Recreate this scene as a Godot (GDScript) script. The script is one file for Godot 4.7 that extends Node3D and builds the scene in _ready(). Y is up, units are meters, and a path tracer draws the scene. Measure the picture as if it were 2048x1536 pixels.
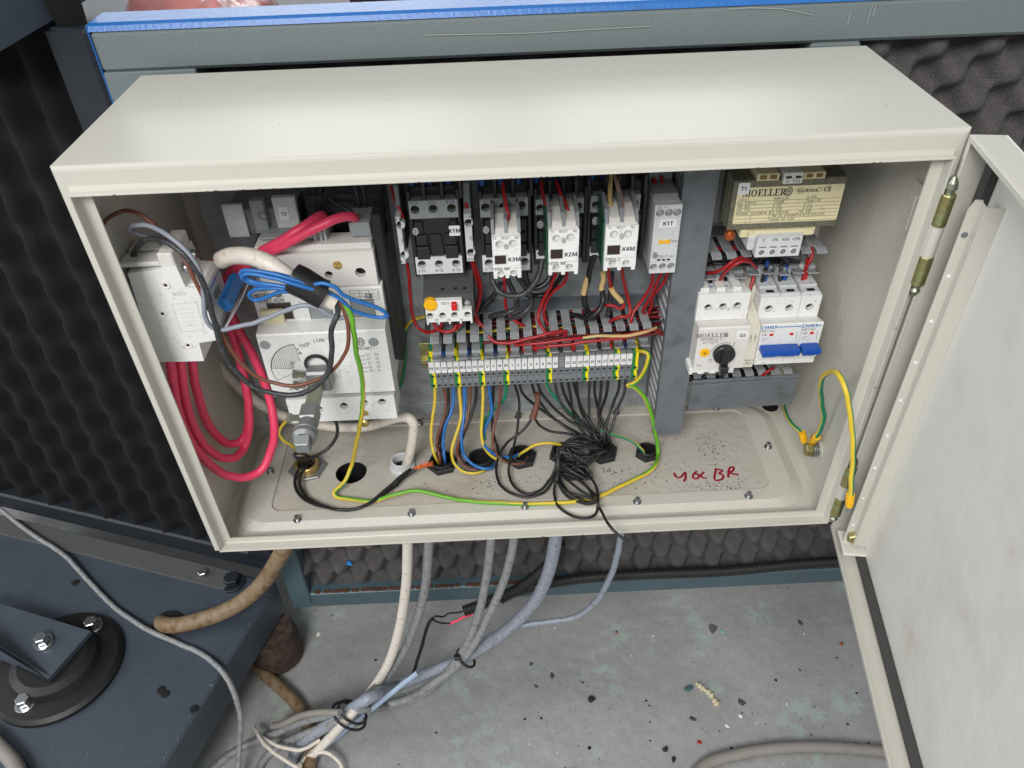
extends Node3D

class MB:
	var v := PackedVector3Array()
	var n := PackedVector3Array()
	var uv := PackedVector2Array()
	var xf := Transform3D()

	func push(p: Vector3, nn: Vector3):
		v.append(xf * p)
		n.append((xf.basis * nn).normalized())
		uv.append(Vector2(p.x, p.z))

	func tri(a: Vector3, b: Vector3, c: Vector3, out: Vector3):
		var g := (b - a).cross(c - a)
		if g.length_squared() < 1e-20:
			return
		if g.dot(out) > 0.0:
			g = g.normalized()
			push(a, g); push(c, g); push(b, g)
		else:
			g = -g.normalized()
			push(a, g); push(b, g); push(c, g)

	func quad(a: Vector3, b: Vector3, c: Vector3, d: Vector3, out: Vector3):
		tri(a, b, c, out)
		tri(a, c, d, out)

	func stri(a: Vector3, b: Vector3, c: Vector3, na: Vector3, nb: Vector3, nc: Vector3):
		if (b - a).cross(c - a).dot(na + nb + nc) > 0.0:
			push(a, na); push(c, nc); push(b, nb)
		else:
			push(a, na); push(b, nb); push(c, nc)

	func squad(a: Vector3, b: Vector3, c: Vector3, d: Vector3, na: Vector3, nb: Vector3, nc: Vector3, nd: Vector3):
		stri(a, b, c, na, nb, nc)
		stri(a, c, d, na, nc, nd)

	# a box between two corners with chamfered edges
	func box(x0: float, y0: float, z0: float, x1: float, y1: float, z1: float, ch := 0.0006):
		var c := Vector3(x0 + x1, y0 + y1, z0 + z1) / 2.0
		var h := Vector3(absf(x1 - x0), absf(y1 - y0), absf(z1 - z0)) / 2.0
		var k := minf(ch, minf(h.x, minf(h.y, h.z)) * 0.45)
		for ax in 3:
			var u := Vector3.ZERO; var w := Vector3.ZERO; var o := Vector3.ZERO
			o[ax] = h[ax]
			u[(ax + 1) % 3] = h[(ax + 1) % 3]
			w[(ax + 2) % 3] = h[(ax + 2) % 3]
			var us := u - u.normalized() * k
			var ws := w - w.normalized() * k
			for s in [1.0, -1.0]:
				var q: Vector3 = o * s
				quad(c + q + us + ws, c + q + us - ws, c + q - us - ws, c + q - us + ws, q)
			var os := o - o.normalized() * k
			for s1 in [1.0, -1.0]:
				for s2 in [1.0, -1.0]:
					quad(c + u * s1 + ws * s2 + os, c + u * s1 + ws * s2 - os, c + us * s1 + w * s2 - os, c + us * s1 + w * s2 + os, u.normalized() * s1 + w.normalized() * s2)
		for i in 8:
			var s := Vector3(1 if i & 1 else -1, 1 if i & 2 else -1, 1 if i & 4 else -1)
			tri(c + s * Vector3(h.x, h.y - k, h.z - k), c + s * Vector3(h.x - k, h.y, h.z - k), c + s * Vector3(h.x - k, h.y - k, h.z), s)

	func rbox(r: Array, z0: float, z1: float, ch := 0.0006):
		box(r[0], r[1], z0, r[2], r[3], z1, ch)

	# a flat outline given a thickness along z
	func prism(p: PackedVector2Array, z0: float, z1: float):
		var t := Geometry2D.triangulate_polygon(p)
		for i in range(0, t.size(), 3):
			for z in [z0, z1]:
				tri(Vector3(p[t[i]].x, p[t[i]].y, z), Vector3(p[t[i + 1]].x, p[t[i + 1]].y, z), Vector3(p[t[i + 2]].x, p[t[i + 2]].y, z), Vector3(0, 0, 1 if z == maxf(z0, z1) else -1))
		var turn := 1.0 if not Geometry2D.is_polygon_clockwise(p) else -1.0
		for i in p.size():
			var a := p[i]; var b := p[(i + 1) % p.size()]
			var e := (b - a).orthogonal() * turn
			quad(Vector3(a.x, a.y, z0), Vector3(b.x, b.y, z0), Vector3(b.x, b.y, z1), Vector3(a.x, a.y, z1), -Vector3(e.x, e.y, 0) if (b - a).orthogonal().dot(Vector2(b.y - a.y, a.x - b.x)) < 0.0 else Vector3(e.x, e.y, 0))

	# a (z, y) outline swept along x
	func extrude_x(p: PackedVector2Array, x0: float, x1: float):
		var old := xf
		xf = xf * Transform3D(Basis(Vector3(0, 0, 1), Vector3(0, 1, 0), Vector3(-1, 0, 0)), Vector3.ZERO)
		prism(p, -x1, -x0)
		xf = old

	# a plate z0..z1 whose front has a row of blind round holes
	func holed(r: Array, z0: float, z1: float, holes: Array, depth := 0.005):
		var x0: float = r[0]; var y0: float = r[1]; var x1: float = r[2]; var y1: float = r[3]
		for s in [[Vector3(x0, y0, z0), Vector3(x1, y0, z0), Vector3(x1, y0, z1), Vector3(x0, y0, z1), Vector3.DOWN], [Vector3(x0, y1, z0), Vector3(x1, y1, z0), Vector3(x1, y1, z1), Vector3(x0, y1, z1), Vector3.UP], [Vector3(x0, y0, z0), Vector3(x0, y1, z0), Vector3(x0, y1, z1), Vector3(x0, y0, z1), Vector3.LEFT], [Vector3(x1, y0, z0), Vector3(x1, y1, z0), Vector3(x1, y1, z1), Vector3(x1, y0, z1), Vector3.RIGHT]]:
			quad(s[0], s[1], s[2], s[3], s[4])
		for k in holes.size():
			var h: Array = holes[k]
			var a: float = x0 if k == 0 else (holes[k - 1][0] + h[0]) / 2.0
			var b: float = x1 if k == holes.size() - 1 else (holes[k + 1][0] + h[0]) / 2.0
			var angles := []
			for i in 20:
				angles.append(TAU * i / 20.0)
			for q in [Vector2(a, y0), Vector2(b, y0), Vector2(a, y1), Vector2(b, y1)]:
				angles.append(fposmod((q - Vector2(h[0], h[1])).angle(), TAU))
			angles.sort()
			for i in angles.size():
				var p := []; var c := []
				for t in [angles[i], angles[(i + 1) % angles.size()]]:
					var d := Vector2(cos(t), sin(t))
					var m := 1e9
					if absf(d.x) > 1e-6:
						m = minf(m, ((b if d.x > 0 else a) - h[0]) / d.x)
					if absf(d.y) > 1e-6:
						m = minf(m, ((y1 if d.y > 0 else y0) - h[1]) / d.y)
					p.append(Vector3(h[0] + d.x * m, h[1] + d.y * m, z1))
					c.append(Vector3(h[0] + d.x * h[2], h[1] + d.y * h[2], z1))
				quad(c[0], p[0], p[1], c[1], Vector3.BACK)
				var dn := Vector3(0, 0, -depth)
				var mid := Vector3(h[0], h[1], z1)
				quad(c[0], c[1], c[1] + dn, c[0] + dn, mid - c[0])
				tri(c[0] + dn, c[1] + dn, mid + dn, Vector3.BACK)

	# rings of (radius, height) round an axis
	func lathe(at: Vector3, axis: Vector3, prof: Array, sides := 16, smooth := true, turn := 0.0):
		var w := axis.normalized()
		var u := w.cross(Vector3(0, 0, 1) if absf(w.z) < 0.9 else Vector3(1, 0, 0)).normalized()
		var t := w.cross(u)
		for k in prof.size() - 1:
			var p: Array = prof[k]; var q: Array = prof[k + 1]
			var sl := Vector2(q[1] - p[1], p[0] - q[0]).normalized()
			for i in sides:
				var a0 := TAU * i / sides + turn; var a1 := TAU * (i + 1) / sides + turn
				var d0 := u * cos(a0) + t * sin(a0); var d1 := u * cos(a1) + t * sin(a1)
				if not smooth:
					var dm := (d0 + d1).normalized()
					quad(at + d0 * p[0] + w * p[1], at + d1 * p[0] + w * p[1], at + d1 * q[0] + w * q[1], at + d0 * q[0] + w * q[1], dm * sl.x + w * sl.y)
				else:
					var n0 := (d0 * sl.x + w * sl.y); var n1 := (d1 * sl.x + w * sl.y)
					squad(at + d0 * p[0] + w * p[1], at + d1 * p[0] + w * p[1], at + d1 * q[0] + w * q[1], at + d0 * q[0] + w * q[1], n0, n1, n1, n0)

	func disc(at: Vector3, axis: Vector3, r: float, h := 0.0004, sides := 20):
		lathe(at, axis, [[r, 0.0], [r, h * 0.7], [r - h * 0.3, h], [0.0, h]], sides)

	# a round wire along a path; the other builder takes the second colour of a two-colour wire
	func tube(path: Array, r: float, sides := 8, other: MB = null, twist := 0.0, radii := []):
		var m := path.size()
		var tan := []
		for i in m:
			tan.append((path[mini(i + 1, m - 1)] - path[maxi(i - 1, 0)]).normalized())
		var u: Vector3 = tan[0].cross(Vector3(0.3, 1, 0.2)).normalized()
		var rows := []; var nrm := []
		var along := 0.0
		for i in m:
			u = (u - tan[i] * u.dot(tan[i])).normalized()
			var w: Vector3 = tan[i].cross(u)
			if i > 0:
				along += path[i].distance_to(path[i - 1])
			var row := []; var nr := []
			for k in sides + 1:
				var a := TAU * k / sides + along * twist
				var d: Vector3 = u * cos(a) + w * sin(a)
				row.append(path[i] + d * (r if radii.is_empty() else radii[i % radii.size()]))
				if radii.is_empty() or i == 0 or i == m - 1:
					nr.append(d)
				else:
					nr.append((d - tan[i] * (radii[(i + 1) % radii.size()] - radii[(i - 1) % radii.size()]) / maxf(1e-5, path[i + 1].distance_to(path[i - 1]))).normalized())
			rows.append(row); nrm.append(nr)
		for i in m - 1:
			for k in sides:
				var to: MB = self if other == null or k >= sides / 2 else other
				to.squad(rows[i][k], rows[i][k + 1], rows[i + 1][k + 1], rows[i + 1][k], nrm[i][k], nrm[i][k + 1], nrm[i + 1][k + 1], nrm[i + 1][k])
		for e in [0, m - 1]:
			for k in sides:
				tri(rows[e][k], rows[e][k + 1], path[e], tan[e] * (-1.0 if e == 0 else 1.0))

	static var fonts := {}
	func text(s: String, at: Vector3, h: float, kind := "sans", angle := 0.0, right := Vector3(1, 0, 0), up := Vector3(0, 1, 0), wide := 1.0):
		var key := s + kind
		if not fonts.has(key):
			var f := SystemFont.new()
			f.font_names = PackedStringArray(["Droid Serif" if kind.begins_with("serif") else "Droid Sans Mono" if kind == "mono" else "Droid Sans"])
			f.font_weight = 700 if kind.ends_with("bold") else 400
			var tm := TextMesh.new()
			tm.font = f
			tm.font_size = 32
			tm.pixel_size = 1.0 / 23.0
			tm.depth = 0.01
			tm.curve_step = 2.0
			tm.text = s
			fonts[key] = tm.get_mesh_arrays()
		var arr: Array = fonts[key]
		var vs: PackedVector3Array = arr[Mesh.ARRAY_VERTEX]
		var ns: PackedVector3Array = arr[Mesh.ARRAY_NORMAL]
		var ix: PackedInt32Array = arr[Mesh.ARRAY_INDEX]
		var b := Basis(right * h * wide, up * h, right.cross(up) * 0.012).rotated(right.cross(up).normalized(), angle)
		for i in range(0, ix.size(), 3):
			if ns[ix[i]].z < 0.5:
				continue
			for k in 3:
				push(at + b * vs[ix[i + k]], b.z.normalized())

	func mesh(shift := Vector3.ZERO) -> ArrayMesh:
		var a := []
		a.resize(Mesh.ARRAY_MAX)
		if shift != Vector3.ZERO:
			for i in v.size():
				v[i] -= shift
		a[Mesh.ARRAY_VERTEX] = v
		a[Mesh.ARRAY_NORMAL] = n
		a[Mesh.ARRAY_TEX_UV] = uv
		var m := ArrayMesh.new()
		m.add_surface_from_arrays(Mesh.PRIMITIVE_TRIANGLES, a)
		return m

var M := {}
var used := {}
var rng := RandomNumberGenerator.new()

func numbered(s: String) -> String:
	if used.has(s):
		used[s] += 1
		return "%s_%03d" % [s, used[s]]
	used[s] = 0
	return s

func tag(o: Node, label: String, category: String, group := "") -> Node:
	o.set_meta("label", label)
	o.set_meta("category", category)
	if group:
		o.set_meta("group", group)
	return o

func thing(called: String, label: String, category: String, group := "") -> Node3D:
	var o := Node3D.new()
	o.name = numbered(called)
	add_child(o)
	tag(o, label, category, group)
	return o

func part(root: Node, called: String, mb: MB, m: String, label := "") -> MeshInstance3D:
	var o := MeshInstance3D.new()
	o.name = called
	if mb.v.size():
		o.mesh = mb.mesh()
		o.mesh.surface_set_material(0, M[m])
	root.add_child(o, true)
	if label:
		o.set_meta("label", label)
	return o

# moves a thing's own origin to the middle of its underside
func rest(root: Node3D):
	var box := AABB()
	var first := true
	for c in root.get_children():
		var b: AABB = c.get_aabb()
		box = b if first else box.merge(b)
		first = false
	var base := Vector3(box.get_center().x, box.position.y, box.get_center().z)
	root.position = base
	for c in root.get_children():
		c.position -= base

func single(called: String, mb: MB, m: String, label: String, category: String, group := "") -> MeshInstance3D:
	var o := MeshInstance3D.new()
	o.name = numbered(called)
	var box := AABB(mb.v[0], Vector3.ZERO)
	for p in mb.v:
		box = box.expand(p)
	var base := Vector3(box.get_center().x, box.position.y, box.get_center().z)
	o.mesh = mb.mesh(base)
	o.mesh.surface_set_material(0, M[m])
	o.position = base
	add_child(o)
	if category:
		tag(o, label, category, group)
	return o

func structure(called: String, mb: MB, m: String) -> MeshInstance3D:
	var o := MeshInstance3D.new()
	o.name = numbered(called)
	o.mesh = mb.mesh()
	o.mesh.surface_set_material(0, M[m])
	add_child(o)
	o.set_meta("kind", "structure")
	return o

func smooth(p: Array, steps := 7) -> Array:
	var out := []
	for i in p.size() - 1:
		var a: Vector3 = p[maxi(i - 1, 0)]; var b: Vector3 = p[i]; var c: Vector3 = p[i + 1]; var d: Vector3 = p[mini(i + 2, p.size() - 1)]
		if i == 0:
			a = b * 2.0 - c
		if i == p.size() - 2:
			d = c * 2.0 - b
		# centripetal, so that unevenly spaced points make no kinks
		var t1 := maxf(pow(a.distance_to(b), 0.5), 1e-4); var t2 := maxf(pow(b.distance_to(c), 0.5), 1e-4); var t3 := maxf(pow(c.distance_to(d), 0.5), 1e-4)
		var m1 := ((b - a) / t1 - (c - a) / (t1 + t2) + (c - b) / t2) * t2
		var m2 := ((c - b) / t2 - (d - b) / (t2 + t3) + (d - c) / t3) * t2
		for k in steps:
			var t := float(k) / steps
			out.append(b * (2 * t * t * t - 3 * t * t + 1) + m1 * (t * t * t - 2 * t * t + t) + c * (-2 * t * t * t + 3 * t * t) + m2 * (t * t * t - t * t))
	out.append(p[p.size() - 1])
	return out

var wobble := noise(40.0, 141, 2)

# a path with evenly spaced points
func even(p: Array, step: float) -> Array:
	var out := [p[0]]
	var left := step
	for i in p.size() - 1:
		var a: Vector3 = p[i]; var b: Vector3 = p[i + 1]
		var d := a.distance_to(b)
		var at := left
		while at < d:
			out.append(a.lerp(b, at / d))
			at += step
		left = at - d
	return out

# one wire; a second material makes it two-coloured
func wire(called: String, label: String, group: String, m: String, r: float, pts: Array, m2 := "", cat := "wire", sides := 8, twist := 14.0) -> Node3D:
	var a := MB.new()
	var path := smooth(pts)
	if r < 0.0045:
		for i in range(1, path.size() - 1):
			var p: Vector3 = path[i] * 1.0
			path[i] += Vector3(wobble.get_noise_3d(p.x, p.y, p.z), wobble.get_noise_3d(p.y + 7.0, p.z, p.x), wobble.get_noise_3d(p.z, p.x, p.y + 13.0)) * minf(0.0008, r * 0.4)
	if m2 == "":
		a.tube(path, r, sides)
		return single(called, a, m, label, cat, group)
	var b := MB.new()
	a.tube(path, r, 10, b, twist)
	var t := thing(called, label, cat, group)
	part(t, "insulation", a, m)
	part(t, "colour_stripe", b, m2)
	rest(t)
	return t

func rr(x0: float, y0: float, x1: float, y1: float, r: float, k := 4) -> PackedVector2Array:
	var p := PackedVector2Array()
	for c in [[x1 - r, y1 - r, 0.0], [x0 + r, y1 - r, 90.0], [x0 + r, y0 + r, 180.0], [x1 - r, y0 + r, 270.0]]:
		for i in k + 1:
			var a: float = deg_to_rad(c[2] + 90.0 * i / k)
			p.append(Vector2(c[0] + cos(a) * r, c[1] + sin(a) * r))
	return p

# a white sticker with black letters on the front of a device
func sticker(root: Node, r: Array, z: float, s: String, h: float, kind := "sansbold"):
	var a := MB.new()
	a.prism(rr(r[0], r[1], r[2], r[3], 0.0012), z, z + 0.0004)
	var o := part(root, "sticker", a, "paper")
	var t := MB.new()
	t.text(s, Vector3((r[0] + r[2]) / 2, (r[1] + r[3]) / 2, z + 0.0006), h, kind)
	part(o, "printed_text", t, "ink")

# the ringed emblem on the switchgear
func emblem(t: MB, c: Vector3, r: float):
	for i in 20:
		var a := TAU * i / 20; var b := TAU * (i + 1) / 20
		for k in [[1.0, 0.86], [0.74, 0.64]]:
			t.quad(c + Vector3(cos(a) * 0.72, sin(a), 0) * r * k[0], c + Vector3(cos(b) * 0.72, sin(b), 0) * r * k[0], c + Vector3(cos(b) * 0.72, sin(b), 0) * r * k[1], c + Vector3(cos(a) * 0.72, sin(a), 0) * r * k[1], Vector3.BACK)
	for s in [-0.2, 0.2]:
		t.quad(c + Vector3(s - 0.07, -0.5, 0) * r, c + Vector3(s + 0.07, -0.5, 0) * r, c + Vector3(s + 0.07, 0.5, 0) * r, c + Vector3(s - 0.07, 0.5, 0) * r, Vector3.BACK)
	t.quad(c + Vector3(-0.2, -0.08, 0) * r, c + Vector3(0.2, -0.08, 0) * r, c + Vector3(0.2, 0.08, 0) * r, c + Vector3(-0.2, 0.08, 0) * r, Vector3.BACK)

func line(t: MB, a: Vector3, b: Vector3, w: float):
	var s := (b - a).cross(Vector3.BACK).normalized() * w / 2.0
	t.quad(a + s, b + s, b - s, a - s, Vector3.BACK)

# a screw seen in the bottom of its hole
func screws(root: Node, holes: Array, z: float, m := "dark_steel"):
	for h in holes:
		var a := MB.new()
		a.xf = Transform3D(Basis(Vector3.BACK, 0.3 + 9.0 * float(h[0])), Vector3(h[0], h[1], z))
		var r: float = h[2] * 0.86
		a.lathe(Vector3.ZERO, Vector3.BACK, [[r, 0.0], [r, 0.0008], [r * 0.8, 0.0012], [0.0, 0.0012]], 14)
		a.box(-r * 0.8, -r * 0.13, 0.0012, r * 0.8, r * 0.13, 0.0014, 0.0)
		part(root, "terminal_screw", a, m)

func hexbolt(root: Node, called: String, at: Vector3, axis: Vector3, r: float, h: float, m: String):
	var a := MB.new()
	a.lathe(at, axis, [[r * 1.5, 0.0], [r * 1.5, h * 0.16], [r * 1.42, h * 0.2], [r, h * 0.2]], 20)
	a.lathe(at, axis, [[r, h * 0.2], [r, h * 0.95]], 6, false, 0.3)
	a.lathe(at, axis, [[r, h * 0.95], [r * 0.88, h], [0.0, h]], 6, false, 0.3)
	return part(root, called, a, m)

func noise(freq: float, seed_: int, octaves := 4, kind := FastNoiseLite.TYPE_SIMPLEX_SMOOTH) -> FastNoiseLite:
	var f := FastNoiseLite.new()
	f.noise_type = kind
	f.seed = seed_
	f.frequency = freq
	f.fractal_octaves = octaves
	return f

func noise_tex(freq: float, seed_: int, stops: Array, cols: Array, size := 512, octaves := 4) -> NoiseTexture2D:
	var t := NoiseTexture2D.new()
	t.width = size; t.height = size; t.seamless = true
	t.noise = noise(freq, seed_, octaves)
	var g := Gradient.new()
	g.offsets = PackedFloat32Array(stops)
	g.colors = PackedColorArray(cols)
	t.color_ramp = g
	return t

func bump_tex(freq: float, seed_: int, strength: float, size := 512, octaves := 3) -> NoiseTexture2D:
	var t := NoiseTexture2D.new()
	t.width = size; t.height = size; t.seamless = true
	t.noise = noise(freq, seed_, octaves)
	t.as_normal_map = true
	t.bump_strength = strength
	return t

func mat(key: String, c: Color, rough := 0.5, metal := 0.0, tex: Texture2D = null, scale := 5.0, nrm: Texture2D = null, nscale := 1.0) -> StandardMaterial3D:
	var m := StandardMaterial3D.new()
	m.resource_name = key
	m.albedo_color = c
	m.roughness = rough
	m.metallic = metal
	if tex:
		m.albedo_texture = tex
	if nrm:
		m.normal_enabled = true
		m.normal_texture = nrm
		m.normal_scale = nscale
	if tex or nrm:
		m.uv1_triplanar = true
		m.uv1_scale = Vector3.ONE * scale
	M[key] = m
	return m

func grey(v: float) -> Color:
	return Color(v, v, v)

func materials():
	var peel := bump_tex(0.06, 3, 3.0)
	var dusty := noise_tex(0.02, 5, [0.0, 0.2, 0.36, 1.0], [Color(0.86, 0.84, 0.8), grey(0.965), grey(1.0), grey(1.0)])
	var grime := noise_tex(0.012, 9, [0.0, 0.18, 0.5, 1.0], [Color(0.9, 0.88, 0.84), Color(0.965, 0.96, 0.95), grey(1.0), grey(0.98)])
	var scuff := noise_tex(0.06, 131, [0.0, 0.5, 0.72, 0.84, 1.0], [grey(0.24), grey(0.32), grey(0.40), grey(0.85), grey(1.0)], 512, 4)
	var clean := noise_tex(0.25, 13, [0.0, 0.10, 0.13, 1.0], [Color(0.6, 0.56, 0.5), Color(0.85, 0.83, 0.8), grey(1.0), grey(1.0)], 1024, 2)
	var speck := noise_tex(0.2, 12, [0.0, 0.17, 0.24, 1.0], [Color(0.6, 0.54, 0.48), Color(0.86, 0.84, 0.82), grey(1.0), grey(0.98)], 512, 2)
	var fleck := noise_tex(0.16, 21, [0.0, 0.3, 0.5, 0.72, 1.0], [grey(0.6), grey(0.9), grey(1.0), grey(1.0), Color(1.0, 1.0, 1.0)], 512, 2)
	var fleck2 := noise_tex(0.22, 23, [0.0, 0.2, 0.32, 1.0], [grey(0.6), grey(0.85), grey(1.0), grey(1.0)], 512, 2)
	var fine := bump_tex(0.18, 14, 4.0)
	mat("cream_paint", Color(0.755, 0.745, 0.705), 0.33, 0.0, clean, 4.0, peel, 0.05)
	mat("cream_inside", Color(0.78, 0.768, 0.728), 0.45, 0.0, clean, 4.0, peel, 0.12)
	mat("door_paint", Color(0.855, 0.85, 0.83), 0.5, 0.0, grime, 1.7, peel, 0.08)
	mat("galvanised", Color(0.66, 0.68, 0.69), 0.45, 0.35, noise_tex(0.015, 31, [0.0, 0.4, 0.6, 1.0], [grey(0.84), grey(0.93), grey(1.0), Color(0.95, 0.97, 1.0)], 512, 5), 5.0)
	mat("white_plastic", Color(0.90, 0.90, 0.89), 0.42, 0.0, dusty, 12.0)
	mat("dusty_plastic", Color(0.87, 0.86, 0.84), 0.55, 0.0, speck, 9.0)
	mat("light_grey_plastic", Color(0.80, 0.81, 0.815), 0.42, 0.0, dusty, 10.0)
	mat("cream_plastic", Color(0.87, 0.83, 0.68), 0.45, 0.0, dusty, 12.0)
	mat("grey_plastic", Color(0.47, 0.485, 0.50), 0.45, 0.0, dusty, 12.0)
	mat("duct_grey", Color(0.42, 0.44, 0.46), 0.42, 0.0, noise_tex(0.01, 41, [0.0, 0.3, 0.6, 1.0], [grey(0.8), grey(0.94), grey(1.0), grey(1.0)]), 6.0)
	mat("duct_edge", Color(0.80, 0.81, 0.82), 0.5)
	mat("mid_grey", Color(0.57, 0.59, 0.60), 0.45, 0.0, dusty, 10.0)
	mat("black_plastic", Color(0.13, 0.135, 0.145), 0.4, 0.0, dusty, 14.0)
	mat("dusty_black", Color(0.30, 0.30, 0.30), 0.7, 0.0, speck, 14.0)
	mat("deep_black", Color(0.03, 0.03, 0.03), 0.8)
	mat("paper", Color(0.91, 0.91, 0.91), 0.5)
	mat("ink", Color(0.09, 0.09, 0.1), 0.6)
	mat("soft_ink", Color(0.42, 0.42, 0.43), 0.6)
	mat("white_ink", Color(0.85, 0.85, 0.86), 0.6)
	mat("marker_red", Color(0.62, 0.05, 0.2), 0.5)
	mat("yellow_plastic", Color(0.96, 0.72, 0.05), 0.4)
	mat("lime_yellow", Color(0.95, 0.88, 0.08), 0.4)
	mat("pe_green", Color(0.16, 0.50, 0.27), 0.42)
	mat("red_plastic", Color(0.82, 0.1, 0.08), 0.4)
	mat("blue_toggle", Color(0.06, 0.30, 0.66), 0.34)
	mat("blue_lever", Color(0.10, 0.40, 0.66), 0.3)
	mat("brand_blue", Color(0.1, 0.47, 0.74), 0.5)
	mat("brass", Color(0.80, 0.70, 0.46), 0.35, 0.9, dusty, 20.0)
	mat("zinc_yellow", Color(0.70, 0.69, 0.57), 0.36, 0.85, noise_tex(0.008, 51, [0.0, 0.35, 0.5, 0.65, 1.0], [Color(0.8, 0.92, 0.7), Color(1, 0.97, 0.82), Color(0.92, 0.8, 0.72), Color(0.9, 1, 0.82), grey(1)]), 22.0)
	mat("steel", Color(0.72, 0.73, 0.74), 0.3, 0.95)
	mat("cast_zinc", Color(0.56, 0.57, 0.57), 0.46, 0.6, dusty, 16.0, fine, 0.25)
	mat("olive_lamination", Color(0.50, 0.49, 0.42), 0.5, 0.35, noise_tex(0.03, 61, [0.0, 0.5, 1.0], [grey(0.75), grey(0.95), grey(1.0)]), 12.0)
	mat("rating_plate", Color(0.90, 0.86, 0.70), 0.4, 0.0, dusty, 8.0)
	mat("copper", Color(0.80, 0.42, 0.25), 0.35, 0.9)
	mat("frame_paint", Color(0.43, 0.47, 0.475), 0.5, 0.0, fleck2, 7.0, fine, 0.08)
	mat("teal_paint", Color(0.30, 0.38, 0.41), 0.42, 0.0, grime, 3.0, fine, 0.2)
	mat("blue_paint", Color(0.12, 0.40, 0.69), 0.36, 0.0, grime, 7.0, peel, 0.25)
	mat("slate_paint", Color(0.255, 0.29, 0.33), 0.42, 0.0, grime, 2.0, peel, 0.06)
	mat("dark_paint", Color(0.115, 0.135, 0.165), 0.5, 0.0, grime, 2.0)
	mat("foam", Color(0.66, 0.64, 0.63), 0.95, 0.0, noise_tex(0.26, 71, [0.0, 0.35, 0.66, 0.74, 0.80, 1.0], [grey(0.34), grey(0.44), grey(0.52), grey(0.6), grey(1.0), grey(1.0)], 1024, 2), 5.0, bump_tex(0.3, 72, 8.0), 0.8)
	mat("rust", Color(0.33, 0.22, 0.16), 0.85, 0.1, grime, 8.0)
	mat("rubber_foot", Color(0.30, 0.24, 0.21), 0.75, 0.0, noise_tex(0.012, 81, [0.0, 0.45, 0.6, 1.0], [Color(0.75, 0.6, 0.5), grey(0.8), grey(1.0), grey(1.0)]), 9.0)
	mat("hose", Color(0.52, 0.45, 0.36), 0.5, 0.0, noise_tex(0.012, 91, [0.0, 0.2, 0.4, 0.6, 1.0], [Color(0.62, 0.42, 0.28), Color(0.82, 0.7, 0.56), Color(0.95, 0.93, 0.88), grey(1.0), grey(1.0)]), 10.0)
	mat("white_cable", Color(0.84, 0.81, 0.77), 0.45, 0.0, noise_tex(0.03, 95, [0.0, 0.22, 0.38, 1.0], [Color(0.76, 0.69, 0.62), Color(0.93, 0.9, 0.87), grey(1.0), grey(1.0)]), 8.0)
	mat("grey_cable", Color(0.55, 0.56, 0.57), 0.45, 0.0, noise_tex(0.03, 96, [0.0, 0.36, 0.52, 1.0], [Color(0.72, 0.66, 0.6), Color(0.9, 0.88, 0.86), grey(1.0), grey(1.0)]), 8.0)
	mat("blue_grey_cable", Color(0.56, 0.59, 0.64), 0.42, 0.0, noise_tex(0.03, 97, [0.0, 0.36, 0.52, 1.0], [Color(0.76, 0.7, 0.62), Color(0.92, 0.9, 0.88), grey(1.0), grey(1.0)]), 7.0)
	mat("dusty_cable", Color(0.54, 0.52, 0.495), 0.6, 0.0, grime, 8.0)
	mat("black_conduit", Color(0.15, 0.15, 0.15), 0.45, 0.0, dusty, 9.0)
	mat("red_wire", Color(0.62, 0.10, 0.12), 0.38, 0.0, noise_tex(0.05, 98, [0.0, 0.3, 0.42, 1.0], [Color(1.0, 0.9, 0.9), Color(1.0, 0.95, 0.95), grey(1.0), grey(1.0)]), 20.0)
	mat("pink_red_wire", Color(0.90, 0.26, 0.40), 0.4, 0.0, dusty, 9.0)
	mat("black_wire", Color(0.36, 0.36, 0.37), 0.4, 0.0, scuff, 14.0)
	mat("charcoal_wire", Color(0.62, 0.63, 0.65), 0.42, 0.0, scuff, 12.0)
	mat("grey_wire", Color(0.54, 0.56, 0.60), 0.4, 0.0, dusty, 12.0)
	mat("brown_wire", Color(0.45, 0.27, 0.2), 0.4)
	mat("blue_wire", Color(0.15, 0.42, 0.70), 0.38, 0.0, dusty, 16.0)
	mat("yellow_wire", Color(0.85, 0.74, 0.22), 0.42, 0.0, dusty, 16.0)
	mat("green_wire", Color(0.05, 0.50, 0.36), 0.4)
	mat("lime_wire", Color(0.40, 0.66, 0.16), 0.36)
	mat("cream_wire", Color(0.80, 0.69, 0.47), 0.55, 0.0, speck, 20.0)
	mat("brown_sleeve", Color(0.42, 0.25, 0.2), 0.6)
	mat("tape", Color(0.12, 0.12, 0.125), 0.34)
	mat("ferrule_blue", Color(0.13, 0.32, 0.60), 0.4)
	mat("white_chip", Color(0.88, 0.87, 0.85), 0.5)
	mat("dark_chip", Color(0.14, 0.14, 0.14), 0.6)
	mat("clear_drip", Color(0.78, 0.74, 0.62), 0.15)
	mat("gasket", Color(0.24, 0.235, 0.23), 0.7, 0.0, grime, 14.0)
	mat("pink_bag", Color(0.80, 0.52, 0.50), 0.25, 0.0, null, 4.0, bump_tex(0.012, 99, 8.0), 1.0)
	more_materials()
	last_materials()
	extra_materials()
	outside_materials()
	screw_materials()
	floor_material()

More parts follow.
